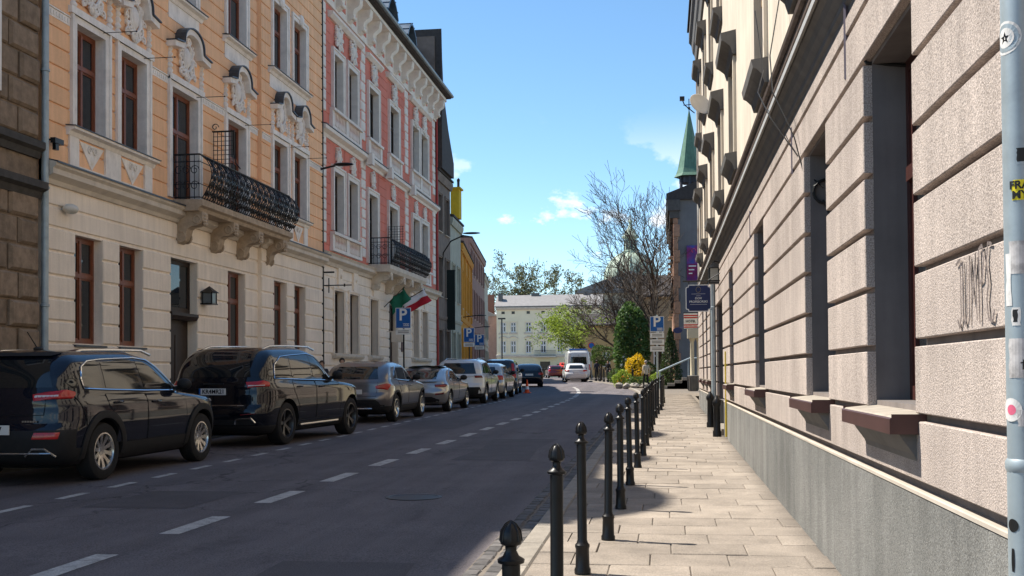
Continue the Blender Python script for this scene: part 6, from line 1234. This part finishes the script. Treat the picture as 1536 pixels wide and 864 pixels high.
def bush(name, label, base, rad, n, leaf, m, seed=0, shape='round', stem=None, cat='bush', lump=.25, group=None):
    """leaf-sized faces filling an uneven volume, with a stem inside"""
    rr = random.Random(seed); root = empty(name, base, label, cat, group); b = MB(); lumps = [(Vector((rr.gauss(0, 1), rr.gauss(0, 1), rr.gauss(0, 1))).normalized(), rr.uniform(-lump, lump)) for _ in range(26)]
    cz = base[2]+rad[2]+(stem or 0)
    for i in range(n):
        d = Vector((rr.gauss(0, 1), rr.gauss(0, 1), rr.gauss(0, 1))).normalized(); q = 1+sum(a*max(0, d.dot(v)-.75)*4 for v, a in lumps); s = q*rr.uniform(.55, 1)**.4
        if shape == 'cone': z = rr.random(); w = (1-z)**.75*(.35+.65*min(1, z*6)); a = rr.uniform(0, 6.28); k = rr.uniform(.65, 1.05)*(1+.1*math.sin(a*5+z*9)); p = Vector((base[0]+rad[0]*w*k*math.cos(a), base[1]+rad[1]*w*k*math.sin(a), base[2]+2*rad[2]*z))
        else: p = Vector((base[0]+d.x*rad[0]*s, base[1]+d.y*rad[1]*s, cz+d.z*rad[2]*s))
        leafq(b, p, leaf*rr.uniform(.6, 1.3), rr)
    b.build('crown', m, root); t = MB(); t.tube([(base[0], base[1], base[2]-.05), (base[0]+.05, base[1], cz)], [.09, .04], 6)
    for k in range(5): a = k*1.3; t.tube([(base[0], base[1], base[2]+.2+(stem or 0)*.8), (base[0]+rad[0]*.6*math.cos(a), base[1]+rad[1]*.6*math.sin(a), cz+rad[2]*.3)], [.04, .015], 5)
    t.build('trunk', M_bark, root); return root
M_ivy = leafmat('ivy_leaf', (.075, .135, .045)); M_thuja = leafmat('thuja_green', (.04, .062, .024)); M_yel = leafmat('forsythia_yellow', (.62, .42, .02)); M_lime = leafmat('spring_green', (.24, .32, .05)); M_shrub = leafmat('shrub_green', (.06, .10, .025)); M_olive = leafmat('olive_haze_leaf', (.12, .13, .07))
bare_tree('bare_tree', 'tall bare spreading tree rising behind the ivy column', (.1, 76, pz(76)), 16.5, (-.06, 0), (-.2, 0), 11, 6, .28, 'bare trees of the garden', .24, fan=.62, up=.2, dens=1.0)
bare_tree('bare_tree', 'bare tree with a trunk leaning far over the street bend', (-.7, 79, pz(79)), 9.6, (-.5, .1), (-.2, 0), 5, 6, .2, 'bare trees of the garden', .26, fan=.55, up=.1, dens=1.5)
bare_tree('bare_tree', 'slender bare tree with upright twigs close to the spire house', (-.35, 71, pz(71)), 10.5, (-.05, .1), (-.07, 0), 21, 5, .13, 'bare trees of the garden', .26, up=.32, fan=.42)
bush('ivy_covered_trunk', 'thick column of glossy ivy covering an old trunk', (-2.05, 72, pz(72)), (1.1, 1.0, 2.75), 4600, .15, M_ivy, 3, lump=.3, cat='tree')
bush('conical_thuja', 'dark green cone shaped thuja beside the garden steps', (.42, 66, pz(66)), (.82, .8, 1.78), 4200, .07, M_thuja, 4, 'cone', cat='tree')
bush('forsythia_bush', 'bright yellow flowering forsythia bush in the garden', (-1.72, 70.5, pz(70)), (.72, .7, .85), 1800, .06, M_yel, 5, stem=.35)
for i, (x, y, a, h, m, lab) in enumerate([(-.75, 71, .6, .75, M_shrub, 'dark green rounded shrub between the forsythia and the thuja'), (-2.6, 69.5, .65, .5, M_lime, 'pale green low shrub at the curved garden kerb'), (-1.5, 67.5, .7, .38, M_shrub, 'low leafy shrub before the yellow forsythia'), (-.35, 68, .5, .45, M_lime, 'yellow green low shrub at the foot of the thuja'), (-3.0, 75, .8, .6, M_shrub, 'green shrub behind the curved row of bollards'), (-2.55, 70.6, .3, .35, leafmat('orange_blossom', (.6, .2, .03)), 'small orange flowering shrub in the garden')]):
    bush('garden_shrub', lab, (x, y, pz(y)), (a, a, h), 1100, .07, m, 20+i, group=None)
bush('clipped_tree', 'small round clipped tree beyond the ambulance', (-5.4, 97, pz(97)), (1.25, 1.2, 1.0), 2200, .1, M_shrub, 8, stem=1.2, cat='tree')
bare_tree('budding_tree', 'tree with fresh yellow green leaves before the pale end house', (-7.2, 112, pz(112)), 8.6, (-.35, 0), (-.42, 0), 31, 5, .18, None, .28, (M_lime, 5200, .12), fan=.6, up=.05)
bare_tree('budding_tree', 'broad tree with thin olive leaves rising behind the end house', (-20.3, 186, 1), 20.5, (0, 0), (0, 0), 41, 6, .5, None, .3, (M_olive, 7500, .22), fan=.75, up=.12, thin=.03)
b = MB(); b.grid([[(kr(y)+1.4, y, pz(y)+.03), (1.2 if y < 72 else 6, y, pz(y)+.05)] for y in (66, 70, 76, 84, 92)]); prop(b.build('lawn', mat('lawn_green', (.07, .10, .03), .95, .3, 5)), 'small lawn under the garden trees', 'lawn', kind='structure')
gr = MB(); rg_ = random.Random(5)
for i in range(5000):
    y = rg_.uniform(66, 90); x = rg_.uniform(kr(y)+1.4, 1.2); p = Vector((x, y, pz(y)+.04)); gr.add([p+Vector((-.03, 0, 0)), p+Vector((.03, 0, 0)), p+Vector((rg_.uniform(-.05, .05), 0, rg_.uniform(.1, .3)))], [(0, 1, 2)])
prop(gr.build('grass', M_shrub), 'rough grass and ground cover under the garden trees', 'grass', kind='stuff')
rocks = [(-2.2, 66.9), (-1.7, 66.6), (-1.1, 66.4), (-2.7, 67.8), (-.6, 66.3)]
for i, (x, y) in enumerate(rocks):
    b = MB(); b.ball((x, y, pz(y)+.1), (.28+.05*(i % 3), .25, .2), 9, 6); rk = random.Random(i); b.v = [(p[0]+rk.uniform(-.05, .05), p[1]+rk.uniform(-.05, .05), p[2]+rk.uniform(-.04, .04)) for p in b.v]; prop(b.build('garden_boulder', M_kerb, None, False, (x, y, pz(y))), 'pale rough boulder edging the garden bed', 'boulder', 'boulders edging the garden bed')
# ================================================================ houses closing the view
EH = empty('end_house', (-17, 165, gz(150)), 'pale yellow green house with grey roof closing the street', 'house'); FE = Fac(EH, (0, 165), (1, 0), (0, -1)); M_eh = mat('pale_green_plaster', (.86, .75, .53), .9, .08, .8); M_ehp = mat('olive_ground_floor', (.70, .62, .40), .9, .1, .8)
exs = [-24.25+.1013*(x-752) for x in ()] or [-24.0, -22.45, -20.15, -17.9, -15.4, -13.2, -10.9]
uo = [(x-.42, x+.42, 7.75, 9.3) for x in exs]; po = [(x-.42, x+.42, 4.6, 6.5) for x in exs]; ao = [(x-.25, x+.25, 10.55, 10.95) for x in exs]; go_ = [(x-.45, x+.45, 1.6, 2.9) for x in exs if abs(x+17.6) > 1.5]+[(-18.4, -16.9, .5, 3.3)]
wall(FE, M_eh, -25, -9, 4.0, 11.6, uo+po+ao, .2, 'upper_wall', ends=8); wall(FE, M_ehp, -25, -9, .3, 4.0, go_, .2, 'ground_floor_wall', ends=8)
for o in uo+po: window(FE, *o, .14, M_white, tr=.62, fr=.1); surround(FE, M_eh, *o, .14, .06)
for o in ao+go_: window(FE, *o, .14, M_darkwood, tr=1.1, mull=False)
for o in uo: b = MB(); FE.mould(b, [(-.02, o[2]-.3), (.12, o[2]-.2), (.15, o[2]-.05), (-.02, o[2])], o[0]-.25, o[1]+.25); b.build('window_sill', M_cornice, EH)
for o in po: b = MB(); FE.strip(b, [(o[0]-.3+(o[1]-o[0]+.6)*i/8, 6.95+.3*math.sin(math.pi*i/8)) for i in range(9)], .12, -.02, .16); b.build('window_hood', M_cornice, EH)
for z, s in ((4.2, .8), (11.4, 1.6)): b = MB(); FE.mould(b, [(-.02, z-.25), (.1*s, z-.25), (.25*s, z), (.25*s, z+.14), (-.02, z+.18)], -25.1, -8.9); b.build('cornice', M_cornice, EH)
b = MB(); FE.mould(b, [(.5, 11.6), (.5, 11.72), (-3.2, 13.6), (-7, 11.7), (-7, 11.6)], -25.3, -9); b.build('roof', mat('grey_roof_sheet', (.23, .22, .215), .7, .12, 2), EH)
b = MB(); FE.box(b, -24.9, -24.3, 11.7, 13.8, -2, -1.2); FE.box(b, -20, -18.8, 12.8, 13.9, -3.6, -2.8); FE.box(b, -12, -11.2, 12.6, 14, -3.5, -2.9); b.build('chimney', MATS['grey_moulding'], EH)
b = MB(); FE.box(b, -19.2, -15.9, 3.95, 4.1, 0, .9); bl = b.build('balcony', M_cornice, EH); b = MB()
for k in range(24): FE.tube(b, [(-19.1+.135*k, 4.1, .85), (-19.1+.135*k, 4.95, .85)], .02, 4)
FE.tube(b, [(-19.15, 4.97, .85), (-15.95, 4.97, .85)], .03, 5); b.build('railing', M_iron, bl)
SH = empty('shop_building', (-12, 158, gz(150)), 'low red awning kiosk in front of the end house', 'kiosk'); b = MB(); b.box((-14.6, 158, .9), (-10.8, 161, 3.0)); b.build('wall', M_white, SH); b = MB(); b.prism([(157.0, 2.5), (158.1, 3.05), (158.1, 2.95), (157.0, 2.3)], -14.8, -10.6, 'x'); b.build('awning', MATS['sign_red'], SH)
LB = empty('far_left_house', (-30, 170, gz(150)), 'far low grey brown house beside the end house', 'house'); b = MB(); b.box((-34, 168, .5), (-25.4, 180, 10.4)); b.build('wall', M_b5, LB); b = MB(); b.prism([(-34.4, 10.4), (-25.2, 10.4), (-29.8, 12.6)], 167.8, 180, 'y'); b.build('roof', MATS['grey_roof_sheet'], LB)
b = MB(); b.box((-27.2, 170, 10.8), (-26.2, 171, 13.9)); b.build('chimney', MATS['chimney_brick'], LB); b = MB(); b.tube([(-26.6, 172, 11), (-26.6, 172, 18.5)], .06, 5)
for k in range(8): b.tube([(-27.1, 172, 13+.65*k), (-26.1, 172, 13.1+.65*k)], .03, 4)
b.build('aerial_mast', M_steel, LB)
for z in (3, 6.5):
    for x in (-32.5, -30, -27.5): window(Fac(LB, (0, 168), (1, 0), (0, -1)), x-.5, x+.5, z, z+1.8, -.04, M_white, tr=.62, fr=.1)
OB = empty('ochre_villa', (-6.5, 128, gz(120)), 'plain ochre house wall standing behind the clipped tree', 'house'); FV = Fac(OB, (0, 128), (1, 0), (0, -1)); vo = [(-9.2+2.2*k, -8.3+2.2*k, 2.2, 4.0) for k in range(3)]
M_villa = mat('villa_ochre', (.52, .36, .16), .9, .1, 1.2); wall(FV, M_villa, -10.2, -1.5, .3, 7.0, vo, .2, ends=8)
for o in vo: window(FV, *o, .15, M_white)
b = MB(); FV.mould(b, [(.4, 7.0), (.4, 7.15), (-4, 8.6), (-8, 7.1), (-8, 7.0)], -10.4, -1.4); b.build('roof', M_roof, OB); b = MB()
for x in (-4.9, -4.4): b.box((x, 126, .8), (x+.22, 126.2, 4.6))
b.build('gate_pillar', M_white, OB)
BH = empty('brown_villa', (1.5, 104, gz(104)), 'brown rendered house behind the bare trees', 'house'); FW = Fac(BH, (0, 104), (1, 0), (0, -1)); wo_ = [(-.9+2*k, 0+2*k, z, z+1.7) for k in range(3) for z in (2, 5)]
wall(FW, mat('brown_render', (.36, .25, .15), .9, .12, 1.5), -2.0, 7, .3, 8.6, wo_, .2, ends=8)
for o in wo_: window(FW, *o, .15, M_white)
b = MB(); FW.mould(b, [(.5, 8.6), (.5, 8.75), (-4, 11), (-8, 8.7), (-8, 8.6)], -2.3, 7.2); b.build('roof', M_roof, BH)
# domed church
CH = empty('domed_church', (-5.8, 205, gz(150)), 'church with pale green dome and lantern behind the bare trees', 'church'); M_ch = mat('church_stone', (.42, .37, .29), .9, .12, .6); M_dome = mat('dome_copper', (.36, .43, .34), .6, .15, .6, streak=.1); cx, cy = -5.8, 205
b = MB(); b.box((-15, 200, .5), (3.5, 214, 16.0)); b.build('nave_wall', M_ch, CH); b = MB(); b.box((-15.8, 199.4, 16.0), (4.2, 214, 16.5)); b.prism([(-15.9, 16.5), (4.3, 16.5), (-5.8, 20)], 199.6, 214, 'y'); b.build('roof', MATS['grey_roof_sheet'], CH)
FC = Fac(CH, (0, 200), (1, 0), (0, -1))
for x in (-12.5, -8.5, -4, 0): window(FC, x-.7, x+.7, 8, 13, -.06, M_ch, tr=.6)
b = MB(); b.lathe([(5.0, 15.5), (5.0, 18.2), (5.4, 18.4), (5.4, 18.7), (4.9, 18.8)], 24, (cx, cy, 0)); b.build('drum', M_ch, CH, 40)
for k in range(12): t = 2*math.pi*k/12+.13; b = MB(); b.tube([(cx+5.05*math.cos(t), cy+5.05*math.sin(t), 16.0), (cx+5.05*math.cos(t), cy+5.05*math.sin(t), 18.2)], .3, 6); b.build('drum_pilaster', M_ch, CH)
b = MB(); b.lathe([(4.9, 18.8)]+[(4.9*math.cos(R(a)), 18.8+5.2*math.sin(R(a))) for a in range(6, 76, 6)]+[(1.25, 23.9)], 24, (cx, cy, 0)); dm = b.build('dome', M_dome, CH, 60)
for k in range(12): t = 2*math.pi*k/12; b = MB(); b.tube([(cx+4.95*math.cos(R(a))*math.cos(t), cy+4.95*math.cos(R(a))*math.sin(t), 18.8+5.25*math.sin(R(a))) for a in range(0, 76, 9)], .13, 5); b.build('rib', M_dome, dm)
b = MB(); b.lathe([(1.5, 23.7), (1.5, 24.1), (1.15, 24.2), (1.15, 26.4), (1.6, 26.6), (1.6, 26.9), (1.2, 27.2), (.9, 28.0), (.45, 28.5), (.3, 29.2), (.42, 29.6), (.1, 30.1), (.05, 31.6)], 12, (cx, cy, 0)); ln = b.build('lantern', M_dome, CH, 40)
for k in range(8): t = 2*math.pi*k/8+.2; b = MB(); b.box((-.22, -.03, 24.4), (.22, .03, 26.1)); b.xform(Matrix.Translation((cx, cy, 0)) @ Matrix.Rotation(t, 4, 'Z') @ Matrix.Translation((0, 1.14, 0))); b.build('lantern_opening', M_glass, ln)
b = MB(); b.box((cx-.04, cy-.04, 31.2), (cx+.04, cy+.04, 32.4)); b.box((cx-.35, cy-.04, 31.8), (cx+.35, cy+.04, 31.9)); b.build('cross', M_iron, ln)
# ================================================================ people
def person(name, label, loc, rz_, top, legs_, skin=(.45, .27, .19), hair=(.02, .014, .01), stride=.18, H=1.72, group='passers-by'):
    k = H/1.72; J = dict(pelvis=(0, 0, .95), belly=(0, -.01, 1.12), chest=(0, .0, 1.32), neck0=(0, .0, 1.46), neck=(0, .015, 1.52), head0=(0, .03, 1.585), head1=(0, .035, 1.64), head2=(0, .02, 1.70),
        shl=(-.17, 0, 1.41), ell=(-.23, -.05, 1.14), wrl=(-.22, .10, .92), pal=(-.21, .13, .86), shr=(.17, 0, 1.41), elr=(.23, -.03, 1.14), wrr=(.22, -.02, .90), par=(.215, -.02, .83),
        hil=(-.09, 0, .90), knl=(-.09, stride*.75, .50), anl=(-.09, stride*.7, .09), tol=(-.10, stride*.7+.17, .035), hir=(.09, 0, .90), knr=(.09, -stride*.2, .49), anr=(.09, -stride*1.4, .12), tor=(.10, -stride*1.4+.17, .04))
    E_ = [('pelvis', 'belly'), ('belly', 'chest'), ('chest', 'neck0'), ('neck0', 'neck'), ('neck', 'head0'), ('head0', 'head1'), ('head1', 'head2'), ('chest', 'shl'), ('shl', 'ell'), ('ell', 'wrl'), ('wrl', 'pal'), ('chest', 'shr'), ('shr', 'elr'), ('elr', 'wrr'), ('wrr', 'par'), ('pelvis', 'hil'), ('hil', 'knl'), ('knl', 'anl'), ('anl', 'tol'), ('pelvis', 'hir'), ('hir', 'knr'), ('knr', 'anr'), ('anr', 'tor')]
    RD = dict(pelvis=(.15, .11), belly=(.14, .10), chest=(.165, .115), neck0=(.075, .07), neck=(.055, .055), head0=(.07, .085), head1=(.075, .095), head2=(.055, .07), shl=(.075, .075), shr=(.075, .075), ell=(.05, .05), elr=(.05, .05), wrl=(.033, .03), wrr=(.033, .03), pal=(.02, .04), par=(.02, .04), hil=(.09, .09), hir=(.09, .09), knl=(.062, .062), knr=(.062, .062), anl=(.045, .045), anr=(.045, .045), tol=(.04, .03), tor=(.04, .03))
    for s, p, sx_ in (('l', J['pal'], -1), ('r', J['par'], 1)):
        for f in range(5):
            a = f'f{s}{f}'; thumb = f == 4; o = Vector(p); oy = .032-.021*f if not thumb else .035
            J[a+'a'] = tuple(o+Vector((0, oy, -.035 if not thumb else .01))); J[a+'b'] = tuple(o+Vector((-sx_*.012, oy+(.03 if thumb else .004), -.075 if not thumb else -.03))); RD[a+'a'] = (.009, .009); RD[a+'b'] = (.007, .007); E_ += [('pa'+s, a+'a'), (a+'a', a+'b')]
    ks = list(J); me = bpy.data.meshes.new('body'); me.from_pydata([tuple(Vector(J[q])*k) for q in ks], [(ks.index(a), ks.index(b)) for a, b in E_], [])
    root = empty(name, loc, label, 'person', group, rz_); o = link('body', me, root); md = o.modifiers.new('skin', 'SKIN'); md.use_smooth_shade = True
    for i, q in enumerate(ks): me.skin_vertices[0].data[i].radius = (RD[q][0]*k, RD[q][1]*k); me.skin_vertices[0].data[i].use_root = q == 'pelvis'
    sb = o.modifiers.new('sub', 'SUBSURF'); sb.levels = sb.render_levels = 1; bake(o); me = o.data
    for m in (top, legs_, mat('skin_%d' % int(skin[0]*100), skin, .6, .08, 9, coords='O'), M_black): me.materials.append(m)
    for p in me.polygons:
        c = p.center/k; p.material_index = 3 if c.z < .1 else 1 if c.z < .93 and abs(c.x) < .19 else 2 if c.z > 1.49 or (abs(c.x) > .17 and c.z < .93) else 0; p.use_smooth = True
    hm = mat('hair_%d' % int(hair[0]*1000), hair, .6, .3, 30, coords='O'); b = MB(); b.ball((0, .0, 1.665*k), (.098*k, .11*k, .10*k), 12, 8); b.v = [(x, min(y, .075*k+.3*(z-1.66*k)), z) for x, y, z in b.v]; b.local('hair', hm, root, 60)
    b = MB(); b.ball((0, .125*k, 1.615*k), (.013, .02, .02), 6, 4); b.local('nose', me.materials[2], root, 60)
    return root
M_navy = mat('navy_jacket', (.02, .025, .04), .85, .2, 12, coords='O'); M_jeans = mat('dark_jeans', (.025, .03, .045), .85, .2, 12, coords='O'); M_beige = mat('beige_coat', (.42, .36, .27), .85, .15, 12, coords='O'); M_blackc = mat('black_coat', (.013, .013, .014), .85, .2, 12, coords='O')
person('person', 'person with dark hair walking behind the grey crossover', (-10.5, 35.2, pz(35)), R(200), M_blackc, M_jeans, H=1.70)
person('person', 'person in navy jacket on the pavement behind the black SUV', (-10.9, 34.3, pz(34)), R(190), M_navy, M_jeans, H=1.62, hair=(.05, .03, .02))
person('person', 'stooping person in a pale coat beside the garden boulders', (-1.0, 64.5, pz(64)), R(30), M_beige, M_blackc, H=1.62, hair=(.25, .22, .2))
person('person', 'person in dark clothes walking beyond the curved row of bollards', (-5.6, 93.6, pz(93)), R(20), M_navy, M_blackc, H=1.76)
person('person', 'person in a black coat standing near the clipped tree', (-4.6, 92.5, pz(92)), R(160), M_blackc, M_jeans, H=1.7, stride=.05)
